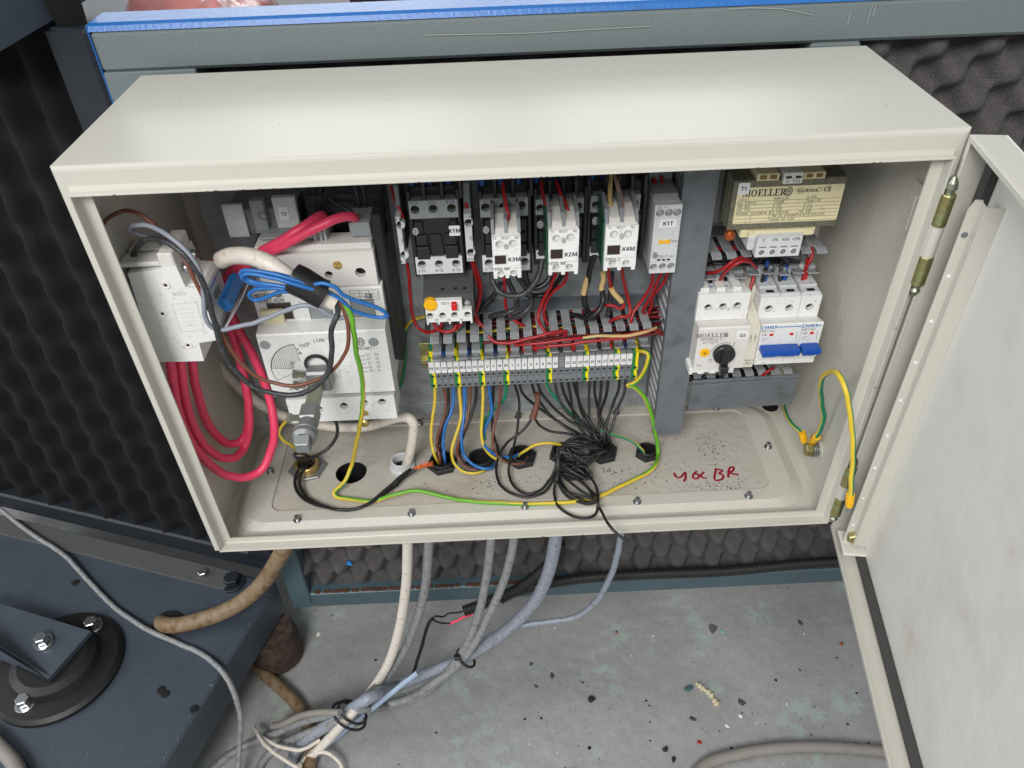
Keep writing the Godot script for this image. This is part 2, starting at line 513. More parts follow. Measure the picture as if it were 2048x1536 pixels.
# worn painted concrete: smooth patches, scuffs and pale green paint remains
func floor_material():
	var s := 1536
	var a := noise(0.0045, 101, 5).get_seamless_image(s, s)
	var b := noise(0.03, 102, 4).get_seamless_image(s, s)
	var c := noise(0.006, 103, 4).get_seamless_image(s, s)
	var d := noise(0.12, 104, 2).get_seamless_image(s, s)
	for i in [a, b, c, d]:
		i.convert(Image.FORMAT_L8)
	var da := a.get_data(); var db := b.get_data(); var dc := c.get_data(); var dd := d.get_data()
	var out := PackedByteArray()
	out.resize(s * s * 3)
	for i in s * s:
		var g := 153.0 + (da[i] - 128) * 0.07 + (db[i] - 128) * 0.035 + (dd[i] - 128) * 0.035
		if dd[i] < 34:
			g -= 14.0
		var m := clampf((dc[i] - 165) / 50.0, 0.0, 0.7) * clampf((db[i] - 105) / 50.0, 0.0, 1.0)
		out[i * 3] = int(clampf(g + 4.0 * m, 0, 255))
		out[i * 3 + 1] = int(clampf(g + 20.0 * m, 0, 255))
		out[i * 3 + 2] = int(clampf(g - 1.0 + 12.0 * m, 0, 255))
	var m := StandardMaterial3D.new()
	m.resource_name = "worn_concrete"
	m.albedo_texture = ImageTexture.create_from_image(Image.create_from_data(s, s, false, Image.FORMAT_RGB8, out))
	m.roughness = 0.5
	m.normal_enabled = true
	m.normal_texture = bump_tex(0.08, 105, 3.0)
	m.normal_scale = 0.15
	m.uv1_scale = Vector3.ONE * 0.8
	m.texture_repeat = true
	M["worn_concrete"] = m

func more_materials():
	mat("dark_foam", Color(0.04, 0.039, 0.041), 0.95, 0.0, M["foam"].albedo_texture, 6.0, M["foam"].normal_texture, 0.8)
	mat("dusty_slate", Color(0.30, 0.305, 0.31), 0.75, 0.0, M["slate_paint"].albedo_texture, 8.0)
	mat("black_paint", Color(0.085, 0.085, 0.09), 0.5, 0.0, M["frame_paint"].albedo_texture, 6.0)
	mat("plum_paint", Color(0.16, 0.12, 0.13), 0.4)
	mat("dark_dirt", Color(0.24, 0.19, 0.15), 0.8)
	mat("gland_plate_paint", Color(0.75, 0.73, 0.69), 0.45, 0.0, noise_tex(0.006, 111, [0.0, 0.2, 0.45, 1.0], [Color(0.92, 0.9, 0.87), Color(0.97, 0.965, 0.955), grey(1.0), grey(0.98)], 512, 5), 3.0, M["cream_paint"].normal_texture, 0.25)

func last_materials():
	mat("window_dark", Color(0.20, 0.15, 0.14), 0.3)
	mat("embossing", Color(0.74, 0.74, 0.735), 0.5)
	mat("dark_green", Color(0.05, 0.27, 0.17), 0.4)
	mat("hole_shade", Color(0.16, 0.165, 0.17), 0.6)

func extra_materials():
	mat("cream_white", Color(0.85, 0.83, 0.77), 0.45, 0.0, M["white_plastic"].albedo_texture, 12.0)
	mat("amber_shade", Color(0.52, 0.40, 0.16), 0.5)

func outside_materials():
	mat("pale_pink_wire", Color(0.72, 0.55, 0.52), 0.5, 0.0, M["white_cable"].albedo_texture, 20.0)
	mat("light_blue_cable", Color(0.60, 0.66, 0.75), 0.3)
	mat("grease", Color(0.27, 0.27, 0.27), 0.5)
	mat("grey_stain", Color(0.38, 0.38, 0.385), 0.6)
	mat("pale_stain", Color(0.60, 0.60, 0.58), 0.6)
	mat("mint_chip", Color(0.45, 0.78, 0.62), 0.4)

func screw_materials():
	mat("finger_grey", Color(0.60, 0.615, 0.63), 0.42, 0.0, M["duct_grey"].albedo_texture, 8.0)
	mat("pale_dust", Color(0.58, 0.60, 0.62), 0.8)
	mat("deep_red_wire", Color(0.48, 0.10, 0.12), 0.45, 0.0, noise_tex(0.03, 121, [0.0, 0.3, 0.6, 1.0], [Color(0.7, 0.7, 0.7), grey(0.9), grey(1.0), Color(1.0, 1.0, 1.0)]), 20.0)
	mat("plated_grey", Color(0.60, 0.62, 0.55), 0.38, 0.85)
	mat("dark_steel", Color(0.26, 0.26, 0.26), 0.45, 0.6)
	mat("dark_brass", Color(0.22, 0.19, 0.14), 0.5, 0.8)

const FLOOR := -0.46
const W := 0.3
const H := 0.392
const D := 0.18

func _ready():
	rng.seed = 77
	var cam := Camera3D.new()
	cam.name = "camera"
	cam.transform = Transform3D(Basis(Vector3(0.9989,-0.0289,0.0361),Vector3(0.0453,0.7702,-0.6362),Vector3(-0.0095,0.6371,0.7707)), Vector3(-0.0126,0.5942,0.6642))
	cam.fov = 52.682
	cam.near = 0.02
	cam.far = 60.0
	add_child(cam)
	cam.current = true
	var env := Environment.new()
	env.background_mode = Environment.BG_COLOR
	env.background_color = Color(0.94, 0.95, 0.96)
	env.background_energy_multiplier = 0.62
	env.tonemap_mode = Environment.TONE_MAPPER_LINEAR
	env.tonemap_exposure = 1.0
	env.sdfgi_enabled = true
	env.ssao_enabled = true
	env.ssil_enabled = true
	var we := WorldEnvironment.new()
	we.name = "workshop_air"
	we.environment = env
	add_child(we)
	# the roof lights and the open bay behind the machine, and the bay the photographer stands in
	area_light("roof_light", Vector3(-0.75, 1.72, -3.6), Vector3(-0.1, 0.39, 0.08), Vector2(1.2, 0.8), 0.6, Color(1.0, 0.99, 0.97))
	area_light("roof_light", Vector3(0.90, 1.72, -3.6), Vector3(0.1, 0.39, 0.08), Vector2(1.2, 0.8), 0.6, Color(1.0, 0.99, 0.97))
	area_light("roof_light", Vector3(-0.7, 2.0, 2.2), Vector3(0.0, 0.1, 0.0), Vector2(1.2, 0.9), 6.9, Color(1.0, 0.995, 0.985))
	area_light("roof_light", Vector3(-0.2, 1.2, -3.6), Vector3(0.0, 0.0, 0.0), Vector2(4.2, 0.8), 3.5, Color(0.95, 0.98, 1.0))
	area_light("bay_light", Vector3(-2.6, 1.2, 0.5), Vector3(0.2, 0.1, 0.5), Vector2(1.4, 1.2), 2.7, Color(0.97, 0.985, 1.0))
	materials()
	place()
	enclosure()
	door()
	devices_left()
	devices_middle()
	terminal_row()
	devices_right()
	ducts()
	glands()
	wires_left()
	wires_middle()
	wires_right()
	outside_cables()
	litter()

func area_light(called: String, at: Vector3, to: Vector3, size: Vector2, energy: float, c: Color):
	var l := AreaLight3D.new()
	l.name = numbered(called)
	l.area_size = size
	l.light_energy = energy
	l.light_color = c
	l.shadow_enabled = true
	l.area_range = 12.0
	add_child(l)
	l.look_at_from_position(at, to, Vector3.UP if absf((to - at).normalized().y) < 0.98 else Vector3.BACK)

# an egg-crate sheet: rows of rounded peaks, each row half a step along
func egg_crate(o: Vector3, u: Vector3, w: Vector3, lu: float, lw: float, pitch: float, amp: float, step := 0.005, ridged := 0.0) -> MB:
	var a := MB.new()
	var nrm := u.cross(w).normalized()
	var nu := int(lu / step); var nw := int(lw / step)
	var g := noise(14.0, 5, 3)
	var hgt := func(s: float, t: float) -> float:
		var x := cos(TAU * s / pitch); var y := cos(TAU * t / pitch)
		var e := x * y
		e = lerpf(e, x * 0.75 + 0.25 * y * x, ridged)
		e = signf(e) * pow(absf(e), 0.8)
		return amp * (e * 0.5 + 0.12 * g.get_noise_2d(s, t))
	var rows := []; var nr := []
	for j in nw + 1:
		var row := []; var nn := []
		for i in nu + 1:
			var s := lu * i / nu; var t := lw * j / nw
			var h: float = hgt.call(s, t)
			row.append(o + u * s + w * t + nrm * h)
			nn.append((nrm - u * (hgt.call(s + 0.002, t) - h) / 0.002 - w * (hgt.call(s, t + 0.002) - h) / 0.002).normalized())
		rows.append(row); nr.append(nn)
	for j in nw:
		for i in nu:
			a.squad(rows[j][i], rows[j][i + 1], rows[j + 1][i + 1], rows[j + 1][i], nr[j][i], nr[j][i + 1], nr[j + 1][i + 1], nr[j + 1][i])
	return a

func place():
	var a := MB.new()
	a.quad(Vector3(-6, FLOOR, -6), Vector3(6, FLOOR, -6), Vector3(6, FLOOR, 6), Vector3(-6, FLOOR, 6), Vector3.UP)
	structure("floor", a, "worn_concrete")

	# the machine's welded frame behind the cabinet, with foam panels in its openings
	var t := thing("welded_machine", "grey painted steel machine frame with a blue top edge behind the cabinet", "machine frame")
	a = MB.new()
	a.box(-0.340, 0.389, -0.062, 0.95, 0.4215, -0.02, 0.003)
	a.box(-0.340, 0.36, -0.055, -0.262, 0.389, -0.0202, 0.001)
	part(t, "top_rail", a, "frame_paint")
	a = MB.new()
	a.extrude_x(PackedVector2Array([Vector2(-0.0205, 0.4215), Vector2(-0.0225, 0.4255), Vector2(-0.0265, 0.4272), Vector2(-0.0585, 0.4272), Vector2(-0.062, 0.4215)]), -0.340, 0.95)
	part(t, "top_edge", a, "blue_paint", "bright blue painted top edge")
	a = MB.new()
	a.box(-0.3413, 0.30, -0.05, -0.3402, 0.4265, -0.021, 0.0004)
	part(t, "edge_strip", a, "blue_paint")
	a = MB.new()
	a.box(-0.340, -0.383, -0.055, -0.3105, 0.36, -0.0204, 0.002)
	part(t, "left_post", a, "teal_paint")
	a = MB.new()
	a.box(-0.3105, -0.383, -0.055, 0.95, -0.351, -0.0206, 0.002)
	part(t, "bottom_rail", a, "teal_paint")
	a = MB.new()
	a.box(0.262, -0.10, -0.055, 0.305, 0.389, -0.0204, 0.002)
	part(t, "middle_post", a, "frame_paint")
	a = MB.new()
	a.box(-0.3105, -0.10, -0.055, 0.95, -0.06, -0.0208, 0.002)
	part(t, "middle_rail", a, "teal_paint")
	a = MB.new()
	for k in 60:
		var x := -0.30 + k * 0.0102 + rng.randf_range(-0.004, 0.004)
		a.box(x, -0.3515, -0.027, x + rng.randf_range(0.006, 0.012), -0.3502 + rng.randf_range(0.0, 0.0010), -0.0207 - rng.randf() * 0.001, 0.0004)
	part(t, "rust_scale", a, "rust", "rusty weld line along the lower rail").set_meta("kind", "stuff")
	for s in [[Vector3(0.1850,0.4197,-0.0190),Vector3(0.2035,0.4202,-0.0190),Vector3(0.2287,0.4185,-0.0190),Vector3(0.2460,0.4151,-0.0190),Vector3(0.2570,0.4124,-0.0190)], [Vector3(0.2882,0.4131,-0.0190),Vector3(0.2883,0.4042,-0.0190)], [Vector3(0.3054,0.4190,-0.0190),Vector3(0.3042,0.4047,-0.0190)], [Vector3(0.3086,0.4181,-0.0190),Vector3(0.3079,0.4097,-0.0190)], [Vector3(-0.0655,0.4092,-0.0190),Vector3(0.0176,0.4075,-0.0190),Vector3(0.1218,0.4090,-0.0190)]]:
		a = MB.new()
		for i in s.size() - 1:
			line(a, s[i] + Vector3(0, 0, 0.0006), s[i + 1] + Vector3(0, 0, 0.0006), 0.0007)
		part(t, "paint_scratch", a, "pale_stain")
	rest(t)
	single("foam_panel", egg_crate(Vector3(0.304, -0.06, -0.044), Vector3.RIGHT, Vector3.UP, 0.5, 0.455, 0.0515, 0.030), "foam", "black egg-crate foam panel to the right of the cabinet", "foam panel")
	single("foam_panel", egg_crate(Vector3(-0.312, -0.06, -0.048), Vector3.RIGHT, Vector3.UP, 0.575, 0.455, 0.0515, 0.02, 0.008), "foam", "black foam panel hidden behind the cabinet, edge showing under the top rail", "foam panel")
	single("foam_panel", egg_crate(Vector3(-0.3125, -0.362, -0.040), Vector3.RIGHT, Vector3.UP, 1.2, 0.27, 0.0515, 0.030, 0.004), "foam", "dusty black egg-crate foam below the cabinet, above the lower rail", "foam panel")

	# the dark angled side of the machine, to the left
	var dir := Vector3(-0.9494, 0, -0.3140)
	var out := Vector3(-0.3140, 0, 0.9494)
	var corner := Vector3(-0.345, 0, -0.045)
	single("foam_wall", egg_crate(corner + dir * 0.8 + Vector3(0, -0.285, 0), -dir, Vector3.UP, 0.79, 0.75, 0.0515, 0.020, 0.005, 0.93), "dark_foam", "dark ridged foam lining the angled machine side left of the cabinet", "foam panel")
	t = thing("angled_machine", "dark blue angled steel machine side left of the cabinet", "machine frame")
	a = MB.new()
	a.xf = Transform3D(Basis(-dir, Vector3.UP, out), corner)
	a.box(-0.045, -0.30, -0.03, -0.001, 0.42, 0.012, 0.003)
	part(t, "corner_post", a, "dark_paint")
	a = MB.new()
	a.xf = Transform3D(Basis(-dir, Vector3.UP, out), corner)
	a.box(-0.8, -0.318, -0.03, -0.002, -0.283, 0.012, 0.003)
	part(t, "lower_rail", a, "dark_paint")
	a = MB.new()
	a.xf = Transform3D(Basis(-dir, Vector3.UP, out), corner)
	a.extrude_x(PackedVector2Array([Vector2(-0.04, 0.43), Vector2(0.09, 0.415), Vector2(0.150, 0.455), Vector2(0.155, 0.60), Vector2(-0.04, 0.60)]), -0.7, -0.035)
	part(t, "overhanging_hood", a, "slate_paint", "slate coloured hood overhanging the foam at top left")
	rest(t)

	# the low slate plinth with its mounting flange, bracket and bolts
	t = thing("machine_plinth", "low slate blue steel plinth at lower left with a round black flange", "machine base")
	a = MB.new()
	a.xf = Transform3D(Basis(-dir, Vector3.UP, out), Vector3(-0.353, 0, -0.029))
	a.box(-0.55, -0.395, 0.0, 0.0, -0.330, 0.75, 0.004)
	part(t, "base_plate", a, "slate_paint")
	a = MB.new()
	a.xf = Transform3D(Basis(-dir, Vector3.UP, out), Vector3(-0.353, 0, -0.029))
	a.box(-0.55, -0.330, 0.002, -0.066, -0.326, 0.034, 0.001)
	part(t, "back_strip", a, "dusty_slate")
	var fc := Vector3(-0.6165,-0.3280,0.0923)
	a = MB.new()
	a.lathe(fc, Vector3.UP, [[0.081, -0.002], [0.081, 0.004], [0.076, 0.008], [0.056, 0.010], [0.052, 0.020], [0.042, 0.024], [0.0, 0.024]], 48)
	part(t, "round_flange", a, "black_paint")
	for q in [Vector3(-0.6324,-0.3200,0.1462),Vector3(-0.5889,-0.3200,0.0374)]:
		hexbolt(t, "flange_bolt", q, Vector3.UP, 0.0085, 0.014, "steel")
	a = MB.new()
	var b0 := Vector3(-0.6043,-0.3050,0.1271); var b1 := Vector3(-0.5746,-0.3020,0.0613); var b2 := Vector3(-0.7525,-0.3000,-0.0004); var b3 := Vector3(-0.7333,-0.3030,0.0684)
	for y in [0.0, 0.007]:
		a.quad(b0 + Vector3(0, y, 0), b1 + Vector3(0, y, 0), b2 + Vector3(0, y, 0), b3 + Vector3(0, y, 0), Vector3.UP if y > 0 else Vector3.DOWN)
	a.quad(b0, b1, b1 + Vector3(0, 0.007, 0), b0 + Vector3(0, 0.007, 0), Vector3(1, 0, 0.3))
	a.quad(b1, b2, b2 + Vector3(0, 0.007, 0), b1 + Vector3(0, 0.007, 0), Vector3(0, 0, -1))
	part(t, "angle_bracket", a, "slate_paint")
	a = MB.new()
	var up := Vector3(-0.012, 0.062, -0.006)
	a.quad(b0 + Vector3(0, 0.007, 0), b0 + up * 0.2 + (b3 - b0) * 0.33, b3 + up, b3 + Vector3(0, 0.007, 0), Vector3(0.3, 0, 1))
	a.quad(b0 + (b1 - b0) * 0.06 + Vector3(0, 0.007, 0), b0 + up * 0.2 + (b3 - b0) * 0.33 + (b1 - b0) * 0.06, b3 + up + (b1 - b0) * 0.06, b3 + (b1 - b0) * 0.06 + Vector3(0, 0.007, 0), Vector3(-0.3, 0, -1))
	a.quad(b0 + Vector3(0, 0.007, 0), b0 + up * 0.2 + (b3 - b0) * 0.33, b0 + up * 0.2 + (b3 - b0) * 0.33 + (b1 - b0) * 0.06, b0 + (b1 - b0) * 0.06 + Vector3(0, 0.007, 0), Vector3(1, 1, 0))
	a.quad(b3 + up, b0 + up * 0.2 + (b3 - b0) * 0.33, b0 + up * 0.2 + (b3 - b0) * 0.33 + (b1 - b0) * 0.06, b3 + up + (b1 - b0) * 0.06, Vector3.UP)
	part(t, "bracket_web", a, "slate_paint")
	hexbolt(t, "bracket_bolt", Vector3(-0.6302,-0.2955,0.0750), Vector3.UP, 0.0085, 0.014, "steel")
	hexbolt(t, "strip_bolt", Vector3(-0.4632,-0.3290,-0.0455), Vector3.UP, 0.0065, 0.011, "steel")
	hexbolt(t, "strip_bolt", Vector3(-0.4174,-0.3290,-0.0306), Vector3.UP, 0.0115, 0.014, "dark_paint")
	a = MB.new()
	var hc := Vector3(-0.4927,-0.3297,0.0325)
	a.lathe(hc, Vector3.UP, [[0.021, 0.0], [0.021, 0.0015], [0.0185, 0.002], [0.0175, 0.0]], 28)
	a.disc(hc, Vector3.UP, 0.0185, 0.0004)
	part(t, "cable_hole", a, "deep_black")
	for q in [Vector3(-0.4639,-0.3292,0.1366),Vector3(-0.4708,-0.3292,0.1308),Vector3(-0.4208,-0.3292,0.1588),Vector3(-0.6503,-0.3292,-0.0450)]:
		a = MB.new()
		a.lathe(q, Vector3.UP, [[0.006, 0.0], [0.0045, 0.0008], [0.0, 0.001]], 7, true, rng.randf() * 3.0)
		part(t, "grease_spot", a, "deep_black")
	a = MB.new()
	var foot := Vector3(-0.3730,-0.3960,0.0073)
	a.lathe(Vector3(foot.x, FLOOR, foot.z), Vector3.UP, [[0.0, 0.0], [0.034, 0.0], [0.038, 0.006], [0.038, 0.045], [0.033, 0.064], [0.0, 0.064]], 32)
	part(t, "foot", a, "rubber_foot", "rust stained round rubber foot")
	rest(t)
	a = MB.new()
	var pb := Transform3D(Basis(-dir, Vector3.UP, out), Vector3(-0.353, 0, -0.029))
	for k in 420:
		var e := k % 3 == 0
		var lp := Vector3(rng.randf_range(-0.4, -0.003), -0.3296, rng.randf_range(0.04, 0.5))
		if e:
			lp = Vector3(-0.0035 + rng.randfn(0.0, 0.0012), -0.3299, rng.randf_range(0.02, 0.5))
		var s := rng.randf_range(0.0002, 0.0007)
		var q := []
		for i in 4:
			q.append(pb * (lp + Vector3(cos(TAU * i / 4 + k), 0, sin(TAU * i / 4 + k)) * s * rng.randf_range(0.5, 1.4)))
		a.quad(q[0], q[1], q[2], q[3], Vector3.UP)
	single("dust_specks", a, "pale_dust", "pale dust specks on the slate plinth and along its worn edge", "dust").set_meta("kind", "stuff")

	# what shows over the top rail
	t = thing("machine_cover", "dark machine cover seen over the top rail", "machine cover")
	a = MB.new()
	a.box(-1.6, -0.3, -2.6, 1.4, 0.30, -0.40, 0.01)
	part(t, "housing", a, "dark_paint")
	a = MB.new()
	a.box(-0.19, 0.30, -0.6, 1.2, 0.43, -0.42, 0.01)
	part(t, "raised_lid", a, "plum_paint")
	rest(t)
	a = MB.new()
	var rows := []
	var f := noise(9.0, 17, 3)
	for j in 23:
		var row := []
		for i in 41:
			var x := -0.42 + i * 0.0038; var z := -0.40 + j * 0.0145
			var e := minf(1.0, 5.0 * minf(minf(i / 40.0, 1.0 - i / 40.0), minf(j / 22.0, 1.0 - j / 22.0)))
			row.append(Vector3(x, 0.335 + 0.05 * pow(e, 0.4) + 0.03 * f.get_noise_2d(x * 1.0, z * 2.0) * e, z))
		rows.append(row)
	for j in 22:
		for i in 40:
			var q := []
			for c in [[0, 0], [0, 1], [1, 1], [1, 0]]:
				var jj: int = j + c[0]; var ii: int = i + c[1]
				q.append([rows[jj][ii], (rows[jj][mini(ii + 1, 40)] - rows[jj][maxi(ii - 1, 0)]).cross(rows[maxi(jj - 1, 0)][ii] - rows[mini(jj + 1, 22)][ii]).normalized()])
			a.squad(q[0][0], q[1][0], q[2][0], q[3][0], q[0][1], q[1][1], q[2][1], q[3][1])
	a.box(-0.42, 0.25, -0.40, -0.268, 0.336, -0.081, 0.01)
	single("plastic_bag", a, "pink_bag", "crumpled pink plastic bag lying behind the blue top edge", "plastic bag")

# one loop of the cabinet's front: s is measured in from the outer edge
func rim_ring(s: Array, z: float) -> Array:
	return [Vector3(-W + s[0], s[1], z), Vector3(W - s[0], s[1], z), Vector3(W - s[0], H - s[2], z), Vector3(-W + s[0], H - s[2], z)]

func rounded_ring(x0: float, z0: float, x1: float, z1: float, r: float, y: float) -> Array:
	var o := []
	for p in rr(x0, z0, x1, z1, r, 6):
		o.append(Vector3(p.x, y, p.y))
	return o

func enclosure():
	var t := thing("electrical_cabinet", "open cream steel electrical cabinet with its door swung to the right", "electrical cabinet")
	var a := MB.new()
	var prof := []
	for q in [[0.0, 0.1755, 0.0], [0.0006, 0.1783, 0.0], [0.0018, 0.1796, 0.0], [0.0035, 0.18, 0.0], [0.0070, 0.1803, 0.85], [0.0083, 0.1812, 1.0], [0.0090, 0.1828, 1.0], [0.0092, 0.1866, 1.0], [0.0096, 0.1876, 1.0], [0.0103, 0.1876, 1.0], [0.0107, 0.1866, 1.0], [0.0110, 0.1785, 1.0], [0.0117, 0.1776, 1.0], [0.0185, 0.1770, 1.0], [0.0185, 0.1755, 1.0]]:
		var inner: bool = q[0] > 0.015
		prof.append([[q[0], q[0] * 0.95 - (0.0022 if inner else 0.0), q[0] + 0.0072 * q[2] - (0.0040 if inner else 0.0)], q[1]])
	for k in prof.size() - 1:
		var p := rim_ring(prof[k][0], prof[k][1]); var q := rim_ring(prof[k + 1][0], prof[k + 1][1])
		for i in 4:
			var mid: Vector3 = (p[i] + p[(i + 1) % 4]) / 2.0
			var inw := (Vector3(0, H / 2, 0) - Vector3(mid.x, mid.y, 0))
			inw = Vector3(signf(inw.x), 0, 0) if i % 2 == 1 else Vector3(0, signf(inw.y), 0)
			var dz: float = prof[k + 1][1] - prof[k][1]
			var ds: float = prof[k + 1][0][0] - prof[k][0][0]
			a.quad(p[i], p[(i + 1) % 4], q[(i + 1) % 4], q[i], Vector3(0, 0, ds) - inw * dz)
	part(t, "front_rim", a, "cream_paint")
	a = MB.new()
	for k in 60:
		var side := k % 4
		var f := rng.randf()
		var c := Vector3(lerpf(-0.285, 0.285, f), H - 0.0172, 0.1878) if side < 2 else Vector3(lerpf(-0.28, 0.28, f), 0.0098, 0.1878) if side == 2 else Vector3(-0.2901 if k % 8 == 3 else 0.2901, lerpf(0.02, 0.37, f), 0.1878)
		var s := pow(rng.randf(), 3.0) * 0.0011 + 0.00025
		a.quad(c + Vector3(-s * 1.6, 0, 0.0001), c + Vector3(0, s * 0.5, 0.0001), c + Vector3(s, 0, 0.0001), c + Vector3(0, -s * 0.5, 0.0001), Vector3.BACK)
	for k in 26:
		var c := Vector3(rng.randf_range(-0.28, 0.28), H + 0.0001, rng.randf_range(0.01, 0.17))
		var s := pow(rng.randf(), 3.0) * 0.0009 + 0.0003
		a.quad(c + Vector3(-s, 0, 0), c + Vector3(0, 0, s * 0.6), c + Vector3(s, 0, 0), c + Vector3(0, 0, -s * 0.6), Vector3.UP)
	part(t, "paint_chip", a, "rust").set_meta("kind", "stuff")
	a = MB.new()
	a.box(-W, H - 0.0015, 0.0, W, H, 0.178, 0.0007)
	part(t, "top_panel", a, "cream_paint")
	for s in [-1.0, 1.0]:
		a = MB.new()
		a.box(s * W, 0.0, 0.0, s * (W - 0.0015), H - 0.0016, 0.178, 0.0005)
		part(t, "side_panel", a, "cream_inside")
	a = MB.new()
	a.box(-W + 0.0016, 0.0, 0.0, W - 0.0016, H - 0.0016, 0.0015, 0.0003)
	part(t, "back_panel", a, "cream_inside")
	# the floor of the cabinet: a raised ring round a sunken gland plate that has one open hole
	a = MB.new()
	var outer := rounded_ring(-0.291, 0.004, 0.286, 0.158, 0.03, 0.0015)
	var mid := rounded_ring(-0.282, 0.009, 0.274, 0.151, 0.028, 0.0065)
	var inn := rounded_ring(-0.2545, 0.016, 0.2525, 0.137, 0.012, 0.0065)
	var low := rounded_ring(-0.2537, 0.0168, 0.2517, 0.1362, 0.0114, 0.0045)
	var cen := Vector3(0, 0, 0.077)
	for k in outer.size():
		var m := (k + 1) % outer.size()
		var radial: Vector3 = outer[k] - cen
		a.quad(outer[k], outer[m], mid[m], mid[k], Vector3(radial.x * 0.3, 1.0, radial.z * 0.3))
		a.quad(mid[k], mid[m], inn[m], inn[k], Vector3.UP)
	for q in [[-W + 0.0015, 0.0015, -0.291, 0.178], [0.286, 0.0015, W - 0.0015, 0.178], [-0.291, 0.0015, 0.286, 0.004], [-0.291, 0.158, 0.286, 0.178]]:
		a.box(q[0], 0.0, q[1], q[2], 0.0015, q[3], 0.0)
	for c in [[-0.291, 0.004, 0.03], [0.286, 0.004, 0.03], [-0.291, 0.158, 0.03], [0.286, 0.158, 0.03]]:
		var cx: float = c[0] + (c[2] if c[0] < 0 else -c[2]); var cz: float = c[1] + (c[2] if c[1] < 0.05 else -c[2])
		for i in 6:
			var f0 := PI / 2 * i / 6; var f1 := PI / 2 * (i + 1) / 6
			var sx := signf(c[0]); var sz := -1.0 if c[1] < 0.05 else 1.0
			a.tri(Vector3(c[0], 0.0015, c[1]), Vector3(cx + sx * cos(f0) * c[2], 0.0015, cz + sz * sin(f0) * c[2]), Vector3(cx + sx * cos(f1) * c[2], 0.0015, cz + sz * sin(f1) * c[2]), Vector3.UP)
	part(t, "bottom_panel", a, "cream_inside")
	a = MB.new()
	for k in inn.size():
		var m := (k + 1) % inn.size()
		a.quad(inn[k], inn[m], low[m], low[k], cen - Vector3(inn[k].x, 0, inn[k].z))
	var hole := Vector2(-0.179, 0.085)
	var loop := PackedVector2Array()
	for p in low:
		loop.append(Vector2(p.x, p.z))
	var best := 0
	for i in loop.size():
		if loop[i].distance_to(hole) < loop[best].distance_to(hole):
			best = i
	var keyed := PackedVector2Array()
	for i in loop.size() + 1:
		keyed.append(loop[(best + i) % loop.size()])
	var start := (loop[best] - hole).angle()
	for i in 33:
		keyed.append(hole + Vector2.from_angle(start - TAU * i / 32) * 0.0165)
	var ids := Geometry2D.triangulate_polygon(keyed)
	for i in range(0, ids.size(), 3):
		var q := []
		for k in 3:
			q.append(Vector3(keyed[ids[i + k]].x, 0.0045, keyed[ids[i + k]].y))
		a.tri(q[0], q[1], q[2], Vector3.UP)
	a.lathe(Vector3(hole.x, 0.003, hole.y), Vector3.UP, [[0.0165, 0.0015], [0.0165, 0.0]], 32)
	part(t, "gland_plate", a, "gland_plate_paint", "sunken gland plate with an empty round hole")
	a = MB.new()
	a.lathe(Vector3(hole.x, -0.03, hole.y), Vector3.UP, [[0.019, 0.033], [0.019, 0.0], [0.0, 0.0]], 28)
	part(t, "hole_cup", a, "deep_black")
	for q in [Vector3(-0.2239,0.0065,0.1496),Vector3(-0.1109,0.0065,0.1488),Vector3(0.0021,0.0065,0.1466),Vector3(0.1141,0.0065,0.1469),Vector3(0.2259,0.0065,0.1465),Vector3(0.2654,0.0065,0.0783),Vector3(-0.2645,0.0065,0.0813),Vector3(-0.2734,0.0065,0.0072),Vector3(-0.1103,0.0065,0.0165),Vector3(0.0008,0.0065,0.0123),Vector3(0.1118,0.0065,0.0131),Vector3(0.2253,0.0065,0.0133)]:
		a = MB.new()
		a.lathe(q, Vector3.UP, [[0.0042, 0.0], [0.0042, 0.0007], [0.0026, 0.0008], [0.0026, 0.0032], [0.0022, 0.0032], [0.0024, 0.0042], [0.0021, 0.0058], [0.0, 0.006]], 14)
		part(t, "plate_screw", a, "steel")
	a = MB.new()
	a.box(-0.277, 0.024, 0.0195, 0.279, 0.372, 0.022, 0.0006)
	a.box(-0.277, 0.024, 0.010, 0.279, 0.0262, 0.0195, 0.0004)
	part(t, "mounting_plate", a, "galvanised")
	a = MB.new()
	a.box(-0.117, 0.0262, 0.0222, 0.132, 0.043, 0.0232, 0.0004)
	part(t, "plate_fold", a, "galvanised")
	# marker scrawl and pencil figures on the gland plate
	a = MB.new()
	for s in [[Vector3(0.1591,0.0048,0.1075),Vector3(0.1600,0.0048,0.1133),Vector3(0.1638,0.0048,0.1149),Vector3(0.1684,0.0048,0.1102),Vector3(0.1706,0.0048,0.1075),Vector3(0.1695,0.0048,0.1153),Vector3(0.1668,0.0048,0.1207)], [Vector3(0.1832,0.0048,0.1069),Vector3(0.1779,0.0048,0.1123),Vector3(0.1778,0.0048,0.1172),Vector3(0.1821,0.0048,0.1168),Vector3(0.1837,0.0048,0.1119),Vector3(0.1802,0.0048,0.1110)], [Vector3(0.1901,0.0048,0.1088),Vector3(0.1861,0.0048,0.1128),Vector3(0.1868,0.0048,0.1164),Vector3(0.1907,0.0048,0.1173)], [Vector3(0.2036,0.0048,0.1046),Vector3(0.1987,0.0048,0.1207),Vector3(0.2062,0.0048,0.1197),Vector3(0.2086,0.0048,0.1142),Vector3(0.2050,0.0048,0.1119),Vector3(0.2096,0.0048,0.1078),Vector3(0.2034,0.0048,0.1053)], [Vector3(0.2128,0.0048,0.1180),Vector3(0.2184,0.0048,0.1041),Vector3(0.2222,0.0048,0.1036),Vector3(0.2204,0.0048,0.1085),Vector3(0.2161,0.0048,0.1111),Vector3(0.2201,0.0048,0.1135),Vector3(0.2246,0.0048,0.1145)]]:
		a.tube(smooth(s, 4), 0.0013, 6)
